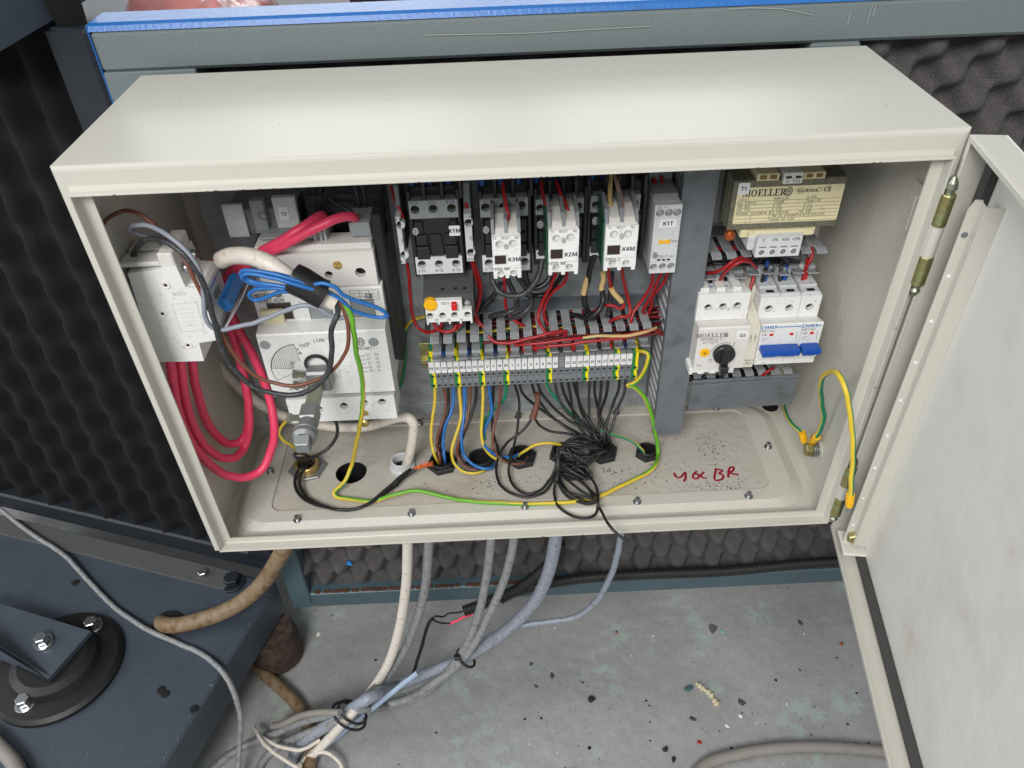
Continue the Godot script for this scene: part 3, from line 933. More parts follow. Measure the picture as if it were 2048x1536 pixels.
	for k in a.v.size():
		a.v[k].y = 0.0046 + (a.v[k].y - 0.0048) * 0.08
	part(t, "marker_writing", a, "marker_red", "red felt pen letters on the gland plate")
	a = MB.new()
	for s in [[Vector3(0.0853,0.0047,0.0976),Vector3(0.0871,0.0047,0.0963),Vector3(0.0867,0.0047,0.0991),Vector3(0.0875,0.0047,0.1014),Vector3(0.0847,0.0047,0.1026)], [Vector3(0.0922,0.0047,0.0973),Vector3(0.0902,0.0047,0.1008),Vector3(0.0944,0.0047,0.1004)], [Vector3(0.0938,0.0047,0.0974),Vector3(0.0925,0.0047,0.1031)], [Vector3(0.1680,0.0047,0.0568),Vector3(0.1725,0.0047,0.0563),Vector3(0.1712,0.0047,0.0601)]]:
		a.tube(s, 0.0004, 4)
	part(t, "pencil_figures", a, "soft_ink")
	# lugs welded to the right wall, the earth stud, and a hole in the back corner
	for q in [Vector3(0.2955,0.3218,0.1496),Vector3(0.2955,0.0603,0.1566)]:
		a = MB.new()
		a.box(0.2965, q.y - 0.016, q.z - 0.012, 0.2982, q.y + 0.016, q.z + 0.013, 0.0006)
		a.box(0.288, q.y - 0.014, q.z + 0.010, 0.2982, q.y + 0.014, q.z + 0.012, 0.0006)
		a.disc(Vector3(0.2964, q.y + 0.005, q.z - 0.002), Vector3.LEFT, 0.0022, 0.0008)
		part(t, "wall_lug", a, "cream_inside")
	a = MB.new()
	var e := Vector3(0.2840,0.0416,0.1199)
	a.lathe(Vector3(0.2984, e.y, e.z), Vector3.LEFT, [[0.0095, 0.0], [0.0095, 0.0015], [0.0075, 0.002]], 20)
	part(t, "stud_pad", a, "cream_paint")
	a = MB.new()
	a.lathe(Vector3(0.2984, e.y, e.z), Vector3.LEFT, [[0.0072, 0.002], [0.0072, 0.0035], [0.0055, 0.0036], [0.0074, 0.0042], [0.0074, 0.0056], [0.0058, 0.0058], [0.0072, 0.0062], [0.0072, 0.0078]], 18)
	part(t, "earth_washer", a, "steel")
	a = MB.new()
	a.lathe(Vector3(0.2984, e.y, e.z), Vector3.LEFT, [[0.0068, 0.0078], [0.0068, 0.0135], [0.0058, 0.0145], [0.0, 0.0145]], 6, false)
	part(t, "earth_bolt", a, "zinc_yellow")
	a = MB.new()
	a.disc(Vector3(0.2889,0.0016,0.0086), Vector3.UP, 0.009, 0.0003)
	part(t, "drain_hole", a, "deep_black")
	# hinges on the right
	for y in [[0.278, 0.356], [0.022, 0.092]]:
		var hx := 0.2945
		for s in [[y[0] + 0.0, y[0] + 0.024], [y[1] - 0.030, y[1] - 0.006]]:
			a = MB.new()
			a.lathe(Vector3(hx, s[0], 0.1870), Vector3.UP, [[0.0, 0.0], [0.0047, 0.0], [0.0051, 0.001], [0.0051, s[1] - s[0] - 0.001], [0.0047, s[1] - s[0]], [0.0, s[1] - s[0]]], 18)
			part(t, "hinge_knuckle", a, "zinc_yellow")
		a = MB.new()
		a.lathe(Vector3(hx, y[0] + 0.024, 0.1870), Vector3.UP, [[0.0047, 0.0], [0.0047, y[1] - y[0] - 0.054]], 18)
		part(t, "hinge_barrel", a, "cream_paint")
		a = MB.new()
		a.lathe(Vector3(hx, y[1] - 0.006, 0.1870), Vector3.UP, [[0.003, 0.0], [0.003, 0.003], [0.0042, 0.004], [0.0036, 0.008], [0.0016, 0.0125], [0.0, 0.013]], 14)
		part(t, "hinge_pin", a, "plated_grey")
		a = MB.new()
		a.lathe(Vector3(hx, y[0], 0.1870), Vector3.DOWN, [[0.003, 0.0], [0.0026, 0.003], [0.004, 0.005], [0.002, 0.0095], [0.0, 0.010]], 14)
		part(t, "hinge_pin", a, "plated_grey")
	door_on(t)
	rest(t)
	# fine dirt on the cabinet's floor
	a = MB.new()
	for k in 900:
		var c := Vector2.ZERO
		var shrink := 1.0
		match k % 5:
			0: c = Vector2(rng.randf_range(-0.24, 0.24), rng.randf_range(0.03, 0.13)); shrink = 0.6
			1: c = Vector2(rng.randfn(0.205, 0.010), rng.randfn(0.080, 0.014))
			2: c = Vector2(rng.randfn(0.125, 0.03), rng.randfn(0.110, 0.010))
			3: c = Vector2(rng.randfn(-0.02, 0.03), rng.randfn(0.113, 0.006))
			4: c = Vector2(rng.randfn(0.20, 0.03), rng.randfn(0.128, 0.004))
		if absf(c.x) > 0.249 or c.y < 0.02 or c.y > 0.134 or c.distance_to(hole) < 0.017:
			continue
		var s := (pow(rng.randf(), 3.0) * 0.0009 + 0.0002) * shrink
		var ang := rng.randf() * TAU
		var q := []
		for i in 4:
			q.append(Vector3(c.x, 0.00475, c.y) + Vector3(cos(ang + TAU * i / 4), 0.0, sin(ang + TAU * i / 4)) * s * rng.randf_range(0.5, 1.4))
		a.quad(q[0], q[1], q[2], q[3], Vector3.UP)
	single("dirt_specks", a, "dark_dirt", "dark specks of dirt scattered on the gland plate", "dirt").set_meta("kind", "stuff")

func door():
	pass

# the door, hung on the right and swung out past square; u runs from the hinge along the door, n out of its inner face
func door_on(t: Node3D):
	var u := Vector3(-0.1626, 0, 0.9867)
	var n := Vector3(-0.9867, 0, -0.1626)
	var o := Vector3(0.2974,0.0000,0.1846)
	var xf := Transform3D(Basis(u, Vector3.UP, n), o)
	var h := 0.390
	var lng := 0.60
	var th := 0.0205
	var a := MB.new()
	a.xf = xf
	a.box(0.0, 0.0, -th - 0.0015, lng, h, -th, 0.0006)
	var leaf := part(t, "door", a, "door_paint", "open cabinet door seen from its inner side")
	var bits := [["door_flange", "cream_paint", [[0.0, 0.0, -th, lng, 0.0015, 0.0], [0.0, h - 0.0015, -th, lng, h, 0.0], [0.0, 0.0015, -th, 0.0015, h - 0.0015, 0.0]]],
		["door_lip", "cream_paint", [[0.0, 0.0, 0.0, lng, 0.0045, 0.0014], [0.0, h - 0.004, 0.0, lng, h, 0.0014], [0.0, 0.0065, 0.0, 0.004, h - 0.004, 0.0014]]],
		["gasket", "gasket", [[0.006, 0.0025, -th, lng, 0.0105, -th + 0.007], [0.006, h - 0.013, -th, lng, h - 0.004, -th + 0.008], [0.004, 0.0105, -th, 0.013, h - 0.013, -th + 0.008]]]]
	for b in bits:
		for k in b[2]:
			a = MB.new()
			a.xf = xf
			a.box(k[0], k[1], k[2], k[3], k[4], k[5], 0.0005 if b[0] != "gasket" else 0.004)
			part(leaf, b[0], a, b[1])
	# perforated stiffening strip
	a = MB.new()
	a.xf = xf
	var s0 := 0.026
	a.box(s0, 0.018, -0.0100, s0 + 0.010, h - 0.034, -0.0088, 0.0004)
	a.box(s0 + 0.0088, 0.018, -th, s0 + 0.010, h - 0.034, -0.0100, 0.0004)
	var strip := PackedVector2Array([Vector2(0.0, 0.000), Vector2(0.0072, 0.006), Vector2(0.0072, h - 0.040), Vector2(0.0046, h - 0.033), Vector2(0.0, h - 0.033)])
	a.xf = xf * Transform3D(Basis(Vector3(0, 0, 1), Vector3(0, 1, 0), Vector3(-1, 0, 0)), Vector3(s0, 0, -0.0095))
	a.prism(strip, -0.0013, 0.0)
	part(leaf, "stiffener", a, "cream_paint")
	for y in [0.332, 0.300, 0.262, 0.224, 0.186, 0.148, 0.110, 0.072, 0.036]:
		a = MB.new()
		a.xf = xf
		a.disc(Vector3(s0 + 0.0013, y, -0.0058), Vector3.RIGHT, 0.0013 if y < 0.33 else 0.0022, 0.0003, 14)
		part(leaf, "punched_hole", a, "paper" if y < 0.33 else "soft_ink")
	# earth bolt at the strip's foot
	a = MB.new()
	a.xf = xf
	a.box(s0 - 0.012, 0.010, -th, s0 + 0.016, 0.012, -th + 0.020, 0.0004)
	part(leaf, "earth_tab", a, "door_paint")
	for s in [[-0.0075, Vector3.LEFT], [0.0016, Vector3.RIGHT]]:
		a = MB.new()
		a.xf = xf
		a.lathe(Vector3(s0 + s[0] + (0.0075 if s[0] < 0 else 0.0), 0.022, -th + 0.011), s[1], [[0.0062, 0.0], [0.0062, 0.005], [0.005, 0.006], [0.0, 0.006]], 6, false)
		part(leaf, "earth_nut", a, "zinc_yellow")

const ORDINAL := ["first", "second", "third", "fourth", "fifth", "sixth", "seventh", "eighth", "ninth", "tenth", "eleventh", "twelfth", "thirteenth", "fourteenth", "fifteenth", "sixteenth", "seventeenth", "eighteenth", "nineteenth", "twentieth", "twenty first", "twenty second", "twenty third", "twenty fourth", "twenty fifth", "twenty sixth", "twenty seventh", "twenty eighth", "twenty ninth", "thirtieth", "thirty first", "thirty second", "thirty third", "thirty fourth"]

# [x, y, radius] of round holes given as points
func holes_at(pts: Array, r: float) -> Array:
	var o := []
	for p in pts:
		o.append([p.x, p.y, r])
	return o

func print_on(root: Node, m: String, items: Array, z: float):
	var t := MB.new()
	for i in items:
		t.text(i[0], Vector3(i[1].x, i[1].y, z), i[2], i[3] if i.size() > 3 else "sans", i[4] if i.size() > 4 else 0.0)
	return part(root, "printed_text", t, m)

func devices_left():
	# grey cover plate of the T2 device
	var t := thing("terminal_cover", "grey slotted cover plate labelled T2 at the top left above the main breaker", "terminal cover")
	var a := MB.new()
	a.rbox([-0.2427,0.2733,-0.2255,0.3036], 0.0585, 0.062)
	part(t, "cover_plate", a, "light_grey_plastic")
	a = MB.new()
	a.rbox([-0.1993,0.2775,-0.1801,0.3094], 0.0585, 0.064)
	part(t, "cover_plate", a, "light_grey_plastic")
	a = MB.new()
	a.rbox([-0.2407,0.2739,-0.1832,0.2974], 0.024, 0.0584)
	part(t, "body", a, "grey_plastic")
	a = MB.new()
	a.rbox([-0.2177,0.2784,-0.2064,0.3085], 0.0586, 0.066)
	part(t, "screw_channel", a, "mid_grey")
	a = MB.new()
	var q := Vector3(-0.2088,0.2954,0.0660)
	a.lathe(q, Vector3.BACK, [[0.0035, 0.0], [0.0035, 0.002], [0.0028, 0.0028], [0.0, 0.003]], 16)
	a.box(q.x - 0.0005, q.y - 0.003, q.z + 0.003, q.x + 0.0005, q.y + 0.003, q.z + 0.0033, 0.0)
	part(t, "cover_screw", a, "steel")
	sticker(t, [-0.1953,0.2888,-0.1875,0.3011], 0.0642, "T2", 0.0032)
	rest(t)

	# the big white circuit breaker with its rotary drive
	t = thing("main_breaker", "large dusty white main circuit breaker with a rotary dial, left of the contactors", "circuit breaker")
	a = MB.new()
	a.box(-0.222, 0.135, 0.0235, -0.1085, 0.270, 0.066, 0.001)
	a.box(-0.116, 0.150, 0.066, -0.1085, 0.300, 0.084, 0.001)
	a.box(-0.176, 0.2701, 0.0235, -0.1085, 0.305, 0.052, 0.001)
	part(t, "housing", a, "black_plastic")
	a = MB.new()
	a.extrude_x(PackedVector2Array([Vector2(0.064, 0.134), Vector2(0.110, 0.134), Vector2(0.1105, 0.1345), Vector2(0.1105, 0.2030), Vector2(0.1095, 0.2045), Vector2(0.0935, 0.2065), Vector2(0.0925, 0.2075), Vector2(0.0925, 0.2360), Vector2(0.0915, 0.2370), Vector2(0.080, 0.2375), Vector2(0.064, 0.2375)]), -0.2265, -0.1145)
	part(t, "cover", a, "white_plastic")
	a = MB.new()
	var hs := [[-0.206, 0.2495, 0.0035], [-0.182, 0.2495, 0.0036], [-0.158, 0.2495, 0.0036], [-0.131, 0.2505, 0.0046]]
	a.holed([-0.2165, 0.2378, -0.1175, 0.2705], 0.066, 0.0905, hs, 0.006)
	a.box(-0.2165, 0.2706, 0.066, -0.1185, 0.2765, 0.087, 0.001)
	part(t, "upper_cover", a, "dusty_plastic")
	a = MB.new()
	for h in hs:
		a.disc(Vector3(h[0], h[1], 0.0846), Vector3.BACK, h[2], 0.0003)
	part(t, "hole_bottom", a, "deep_black")
	a = MB.new()
	for p in [Vector3(-0.1490,0.2587,0.0905),Vector3(-0.1929,0.2561,0.0905)]:
		a.lathe(p, Vector3.BACK, [[0.0040, 0.0], [0.0036, 0.0012], [0.0, 0.0016]], 16)
		a.box(p.x - 0.003, p.y - 0.0004, p.z + 0.0014, p.x + 0.003, p.y + 0.0004, p.z + 0.0018, 0.0)
		a.box(p.x - 0.0004, p.y - 0.003, p.z + 0.0014, p.x + 0.0004, p.y + 0.003, p.z + 0.0019, 0.0)
	part(t, "cover_screw", a, "brass")
	for r in [[-0.2123,0.2692,-0.1857,0.2819], [-0.1749,0.2682,-0.1554,0.2852], [-0.1363,0.2688,-0.1180,0.2917]]:
		a = MB.new()
		a.rbox(r, 0.05, 0.076, 0.0006)
		a.box(r[0] + 0.0005, r[1] + 0.010, 0.076, r[2] - 0.0005, r[3], 0.080, 0.0006)
		var o := part(t, "terminal_shroud", a, "mid_grey")
		a = MB.new()
		for k in [0.25, 0.68]:
			a.box(lerpf(r[0], r[2], k), r[1] + 0.0085, 0.0762, lerpf(r[0], r[2], k + 0.2), r[1] + 0.0098, 0.0768, 0.0)
		part(o, "slot", a, "deep_black")
	a = MB.new()
	for x in [-0.1665, -0.1615, -0.1575]:
		a.box(x, 0.2766, 0.06, x + 0.0016, 0.288, 0.081, 0.0003)
	part(t, "phase_fin", a, "light_grey_plastic")
	for r in [[[-0.2165,0.2078,-0.1954,0.2253], "window_dark"], [[-0.1809,0.2065,-0.1608,0.2255], "mid_grey"], [[-0.1441,0.2066,-0.1236,0.2246], "mid_grey"]]:
		a = MB.new()
		var b: Array = r[0]
		for e in [[b[0], b[1], b[2], b[1] + 0.0006], [b[0], b[3] - 0.0006, b[2], b[3]], [b[0], b[1], b[0] + 0.0006, b[3]], [b[2] - 0.0006, b[1], b[2], b[3]]]:
			a.rbox(e, 0.0924, 0.0932, 0.0)
		var o := part(t, "window_frame", a, "soft_ink")
		a = MB.new()
		a.rbox([b[0] + 0.0006, b[1] + 0.0006, b[2] - 0.0006, b[3] - 0.0006], 0.0922, 0.0928, 0.0)
		part(o, "window_inset", a, r[1])
	a = MB.new()
	a.rbox([-0.2227,0.2058,-0.2031,0.2196], 0.0925, 0.0965)
	part(t, "cream_tab", a, "cream_plastic")
	# bottom terminal cover
	a = MB.new()
	hs = holes_at([Vector3(-0.1915,0.1069,0.1000),Vector3(-0.1671,0.1099,0.1000),Vector3(-0.1475,0.1125,0.1000),Vector3(-0.1303,0.1128,0.1000)], 0.0040)
	a.holed([-0.2206,0.0914,-0.1182,0.1207], 0.066, 0.100, hs, 0.006)
	part(t, "bottom_cover", a, "white_plastic")
	a = MB.new()
	for h in hs:
		a.disc(Vector3(h[0], h[1], 0.0941), Vector3.BACK, h[2], 0.0003)
	part(t, "hole_bottom", a, "deep_black")
	a = MB.new()
	a.lathe(Vector3(-0.1480,0.0999,0.1002), Vector3.BACK, [[0.0031, 0.0], [0.0027, 0.001], [0.0, 0.0012]], 14)
	a.lathe(Vector3(-0.1515,0.0841,0.0940), Vector3.BACK, [[0.0045, 0.0], [0.0045, 0.004], [0.003, 0.0055], [0.0, 0.006]], 14)
	part(t, "cover_screw", a, "brass")
	# dial and printing on the front
	a = MB.new()
	var c := Vector3(-0.1933,0.1652,0.1108)
	for k in 11:
		var rad := 0.0095 + k * 0.0018
		for i in 10:
			var f0 := deg_to_rad(95 + 80.0 * i / 10) ; var f1 := deg_to_rad(95 + 80.0 * (i + 1) / 10)
			line(a, c + Vector3(cos(f0), sin(f0), 0) * rad, c + Vector3(cos(f1), sin(f1), 0) * rad, 0.0004)
	for f in [95.0, 175.0, 205.0]:
		var d := Vector3(cos(deg_to_rad(f)), sin(deg_to_rad(f)), 0)
		line(a, c + d * 0.009, c + d * 0.0285, 0.0004)
	for i in 12:
		var f0 := deg_to_rad(95 + 110.0 * i / 12) ; var f1 := deg_to_rad(95 + 110.0 * (i + 1) / 12)
		line(a, c + Vector3(cos(f0), sin(f0), 0) * 0.0282, c + Vector3(cos(f1), sin(f1), 0) * 0.0282, 0.0006)
	part(t, "dial_scale", a, "soft_ink")
	a = MB.new()
	a.disc(Vector3(-0.1924,0.1831,0.1106), Vector3.BACK, 0.0016, 0.0003)
	part(t, "dial_dot", a, "mid_grey")
	for p in [Vector3(-0.2209,0.1935,0.1106),Vector3(-0.1261,0.1915,0.1106)]:
		a = MB.new()
		a.disc(p, Vector3.BACK, 0.0046, 0.0003)
		part(t, "round_recess", a, "mid_grey")
	print_on(t, "soft_ink", [["TRIP", Vector3(-0.1863,0.1914,0.1110), 0.0038, "sans", 0.35], ["1", Vector3(-0.1777,0.1947,0.1110), 0.0036], ["ON", Vector3(-0.1722,0.1960,0.1110), 0.0036], ["+", Vector3(-0.1937,0.1874,0.1110), 0.005], ["OFF", Vector3(-0.2015,0.1710,0.1110), 0.0036, "sans", 1.3], ["O", Vector3(-0.2017,0.1636,0.1110), 0.0034], ["RESET", Vector3(-0.1997,0.1512,0.1110), 0.0030], ["A-NZM7", Vector3(-0.1367,0.1853,0.1110), 0.0034], ["4  B", Vector3(-0.2060,0.1426,0.1110), 0.0038], ["67A", Vector3(-0.1322,0.1322,0.1110), 0.0026]], 0.1109)
	print_on(t, "ink", [["MOELLER", Vector3(-0.2130,0.2330,0.0927), 0.0036, "serifbold"], ["NZM7-40N", Vector3(-0.2120,0.2278,0.0927), 0.0036], ["CE", Vector3(-0.1267,0.2279,0.0927), 0.0042, "sansbold"]], 0.0929)
	a = MB.new()
	emblem(a, Vector3(-0.1374,0.1924,0.1109), 0.0048)
	emblem(a, Vector3(-0.2043,0.2332,0.0929), 0.0028)
	for k in 5:
		var y0 := Vector3(-0.1380,0.1769,0.1109)
		line(a, y0 + Vector3(-0.007, -0.0045 * k, 0), y0 + Vector3(0.002 + 0.001 * (k % 2), -0.0045 * k, 0), 0.0005)
		for s in [0.004, 0.0115]:
			var b := y0 + Vector3(s, -0.0045 * k, 0)
			for e in [[0, 0, 1, 0], [1, 0, 1, 1], [1, 1, 0, 1], [0, 1, 0, 0]]:
				line(a, b + Vector3(e[0], e[1], 0) * 0.0022, b + Vector3(e[2], e[3], 0) * 0.0022, 0.0003)
	for k in 4:
		var y1 := Vector3(-0.1430,0.2340,0.0929)
		line(a, y1 + Vector3(0, -0.0032 * k, 0), y1 + Vector3(0.025, -0.0032 * k, 0), 0.0003)
		line(a, y1 + Vector3(0.0083 * k, 0, 0), y1 + Vector3(0.0083 * k, -0.0096, 0), 0.0003)
	part(t, "printed_marks", a, "soft_ink")
	sticker(t, [-0.1543,0.1812,-0.1476,0.1910], 0.1107, "C", 0.003, "sansbold")
	a = MB.new()
	for k in 150:
		var p := Vector3(-0.1646,0.1595,0.1108) + Vector3(rng.randfn(0.0, 0.006), rng.randfn(0.0, 0.005), 0)
		var s := rng.randf_range(0.0001, 0.00042)
		a.quad(p + Vector3(-s, 0, 0), p + Vector3(0, s, 0), p + Vector3(s, 0, 0), p + Vector3(0, -s, 0), Vector3.BACK)
	part(t, "soot_specks", a, "dark_dirt").set_meta("kind", "stuff")
	# the drive shaft that stands out of the dial toward the door
	var s := Vector3(-0.1793,0.1584,0.1105)
	a = MB.new()
	a.box(s.x - 0.010, s.y - 0.010, 0.1106, s.x + 0.012, s.y + 0.012, 0.1245, 0.002)
	part(t, "lever_boss", a, "cast_zinc")
	a = MB.new()
	a.lathe(s + Vector3(0.0, 0.013, 0.001), Vector3.BACK, [[0.0105, 0.0], [0.0115, 0.0015], [0.0105, 0.003], [0.009, 0.0035]], 24)
	part(t, "boss_ring", a, "black_plastic")
	for p in [Vector3(-0.014, 0.008, 0.120), Vector3(-0.0155, -0.003, 0.122), Vector3(-0.012, -0.001, 0.168)]:
		a = MB.new()
		a.lathe(Vector3(s.x + p.x, s.y + p.y, p.z), Vector3(-1.0, 0.35, 0.3), [[0.0030, -0.003], [0.0030, 0.003], [0.0042, 0.003], [0.0042, 0.0068], [0.0034, 0.0074], [0.0, 0.0074]], 6, false)
		part(t, "clamp_screw", a, "plated_grey")
	a = MB.new()
	a.box(s.x - 0.0052, s.y - 0.0052, 0.1255, s.x + 0.0052, s.y + 0.0052, 0.165, 0.0008)
	part(t, "square_shaft", a, "plated_grey")
	a = MB.new()
	a.box(s.x - 0.0072, s.y - 0.0075, 0.158, s.x + 0.0072, s.y + 0.0075, 0.176, 0.0015)
	a.lathe(s + Vector3(0, 0, 0.0655), Vector3.BACK, [[0.0075, 0.0], [0.0075, 0.008], [0.0090, 0.009], [0.0102, 0.010], [0.0102, 0.0125], [0.0094, 0.0130], [0.0100, 0.0135], [0.0100, 0.018], [0.0075, 0.0215], [0.0, 0.0215]], 28)
	part(t, "coupling", a, "cast_zinc")
	a = MB.new()
	a.xf = Transform3D(Basis.IDENTITY, Vector3(s.x, s.y - 0.002, 0.198))
	a.box(-0.0060, -0.005, 0.0, 0.0060, 0.006, 0.008, 0.0012)
	a.extrude_x(PackedVector2Array([Vector2(0.0, 0.006), Vector2(0.008, 0.006), Vector2(0.001, 0.0095)]), -0.0060, 0.0060)
	part(t, "coupling_dog", a, "cast_zinc")
	rest(t)

	# the white breaker hanging loose at the left wall, its flat side to the front
	t = thing("loose_breaker", "dusty white two pole breaker hanging loose at the left wall with a blue lever", "circuit breaker")
	var zf := 0.152
	var zb := 0.112
	a = MB.new()
	var pl := PackedVector2Array([Vector2(-0.3004,0.2109), Vector2(-0.2585,0.2101), Vector2(-0.2573,0.2284), Vector2(-0.2411,0.2305), Vector2(-0.2390,0.2793), Vector2(-0.2525,0.2813), Vector2(-0.2542,0.2994), Vector2(-0.2918,0.2953)])
	for i in pl.size():
		pl[i].x = maxf(pl[i].x, -0.2975)
	a.prism(pl, zb, zf)
	part(t, "casing", a, "white_plastic")
	a = MB.new()
	var tp := Vector2(-0.2542,0.2994)
	for k in 2:
		var z0 := zf - 0.001 - 0.0205 * k
		a.box(-0.2965, tp.y, z0 - 0.016, tp.x - 0.012, tp.y + 0.004, z0, 0.001)
		a.box(tp.x - 0.012, tp.y - 0.002, z0 - 0.0165, tp.x - 0.0005, tp.y + 0.011, z0 + 0.0005, 0.001)
	part(t, "terminal_top", a, "dusty_plastic")
	a = MB.new()
	var fr := Vector2(-0.2525,0.2813)
	for k in 2:
		a.lathe(Vector3(tp.x + 0.0035, (tp.y + fr.y) / 2 + 0.002, zf - 0.010 - 0.020 * k), Vector3.RIGHT, [[0.0042, -0.001], [0.0036, 0.0015], [0.0, 0.0016]], 16)
	part(t, "terminal_screw", a, "steel")
	# the front hump of the breaker points to the right
	a = MB.new()
	var h0 := Vector2(-0.2525,0.2813); var h1 := Vector2(-0.2411,0.2305)
	a.box(h0.x, h1.y + 0.012, zb, h1.x + 0.003, h0.y + 0.0005, zf - 0.0006, 0.003)
	part(t, "front_hump", a, "dusty_plastic")
	a = MB.new()
	a.box(h1.x + 0.003, h0.y - 0.008, zb + 0.001, h1.x + 0.0033, h0.y - 0.0068, zf - 0.002, 0.0)
	part(t, "blue_line", a, "brand_blue")
	a = MB.new()
	for k in 4:
		a.box(h1.x + 0.003, h0.y - 0.020 - 0.001 * (k % 2), zf - 0.012 - k * 0.0035, h1.x + 0.0034, h0.y - 0.014, zf - 0.0126 - k * 0.0035, 0.0)
	part(t, "printed_marks", a, "ink")
	a = MB.new()
	a.xf = Transform3D(Basis(Vector3(0, 0, 1), 0.5), Vector3(-0.2269,0.2639,0.1540) * Vector3(1, 1, 0))
	a.box(-0.0042, -0.0058, zb + 0.001, 0.0042, 0.0058, zf + 0.003, 0.002)
	part(t, "toggle_lever", a, "blue_lever")
	a = MB.new()
	a.prism(PackedVector2Array([Vector2(-0.2399,0.2780) + Vector2(0.012, -0.03), Vector2(-0.2420,0.2291) + Vector2(0.0, 0.001), Vector2(-0.2420,0.2291) + Vector2(0.010, 0.012), Vector2(-0.2399,0.2780) + Vector2(0.026, -0.012)]), zb + 0.002, zf - 0.004)
	part(t, "lever_guard", a, "light_grey_plastic")
	for p in [Vector3(-0.2669,0.2839,0.1521),Vector3(-0.2772,0.2583,0.1521),Vector3(-0.2666,0.2270,0.1521)]:
		a = MB.new()
		a.lathe(p, Vector3.BACK, [[0.0034, 0.0], [0.0034, 0.0006], [0.0026, 0.0007], [0.0022, 0.0001], [0.0, 0.0001]], 18)
		var o := part(t, "rivet", a, "white_plastic")
		a = MB.new()
		a.disc(p + Vector3(0, 0, 0.0002), Vector3.BACK, 0.0014, 0.0003, 12)
		part(o, "rivet_hole", a, "rust")
	a = MB.new()
	var lp := [Vector3(-0.2677,0.2663,0.1522), Vector3(-0.2480,0.2675,0.1522), Vector3(-0.2497,0.2410,0.1522), Vector3(-0.2682,0.2401,0.1522)]
	for i in 4:
		line(a, lp[i], lp[(i + 1) % 4], 0.0004)
	for k in 5:
		line(a, lp[0].lerp(lp[3], 0.2 + 0.15 * k).lerp(lp[1].lerp(lp[2], 0.2 + 0.15 * k), 0.2), lp[0].lerp(lp[3], 0.2 + 0.15 * k).lerp(lp[1].lerp(lp[2], 0.2 + 0.15 * k), 0.8), 0.0003)
	a.text("SOTO", Vector3(-0.2594,0.2756,0.1524), 0.003, "sans", 0.0)
	part(t, "embossed_panel", a, "embossing")
	rest(t)

# a black contactor body with grey terminal strips; the strips' holes show screws
func contactor_body(t: Node3D, body: Array, top: Array, th: Array, bottom: Array, bh: Array, emb: Vector3):
	var a := MB.new()
	a.rbox(body, 0.0235, 0.070, 0.001)
	a.box(body[0], body[1], 0.070, body[0] + 0.0035, body[3], 0.0785, 0.0008)
	a.box(body[2] - 0.0035, body[1], 0.070, body[2], body[3], 0.0785, 0.0008)
	part(t, "casing", a, "black_plastic")
	a = MB.new()
	var y0: float = bottom[3] if not bottom.is_empty() else body[1] + 0.012
	a.box(body[0] + 0.0036, y0 + 0.0005, 0.070, body[2] - 0.0036, top[1] - 0.0005, 0.0765, 0.0008)
	var w: float = body[2] - body[0] - 0.0072
	for k in 3:
		a.box(body[0] + 0.004 + w * k / 3.0, lerpf(y0, top[1], 0.30), 0.0765, body[0] + 0.0034 + w * (k + 0.86) / 3.0, lerpf(y0, top[1], 0.56), 0.0795, 0.0006)
		a.box(body[0] + 0.0037 + w * k / 3.0, y0 - 0.002, 0.0765, body[0] + 0.0034 + w * (k + 0.94) / 3.0, lerpf(y0, top[1], 0.27), 0.0805 if k != 1 else 0.0782, 0.0006)
	a.box(body[0] + 0.004, lerpf(y0, top[1], 0.6), 0.0765, body[0] + w * 0.30, lerpf(y0, top[1], 0.9), 0.0798, 0.0008)
	a.box(body[2] - w * 0.27, lerpf(y0, top[1], 0.6), 0.0765, body[2] - 0.004, lerpf(y0, top[1], 0.9), 0.0798, 0.0008)
	part(t, "front_block", a, "black_plastic")
	a = MB.new()
	a.holed(top, 0.06, 0.080, th, 0.0055)
	part(t, "terminal_strip", a, "mid_grey")
	screws(t, th, 0.0745, "dark_brass")
	if not bottom.is_empty():
		a = MB.new()
		a.holed(bottom, 0.06, 0.080, bh, 0.0055)
		part(t, "terminal_strip", a, "light_grey_plastic")
		screws(t, bh, 0.0745)
	a = MB.new()
	emblem(a, emb, 0.0034)
	part(t, "emblem", a, "white_ink")
	# barriers and blue wire ends over the top terminals
	a = MB.new()
	for h in th:
		a.box(h[0] + 0.0066, top[3], 0.05, h[0] + 0.0098, top[3] + 0.016, 0.079, 0.0006)
	part(t, "barrier", a, "black_plastic")
	for h in th.slice(0, 3):
		a = MB.new()
		a.lathe(Vector3(h[0] - 0.002, top[3] + 0.001, 0.066), Vector3(0, 1, -0.2), [[0.0034, 0.0], [0.0034, 0.010], [0.0022, 0.014], [0.0022, 0.045]], 10)
		part(t, "wire_end", a, "ferrule_blue")

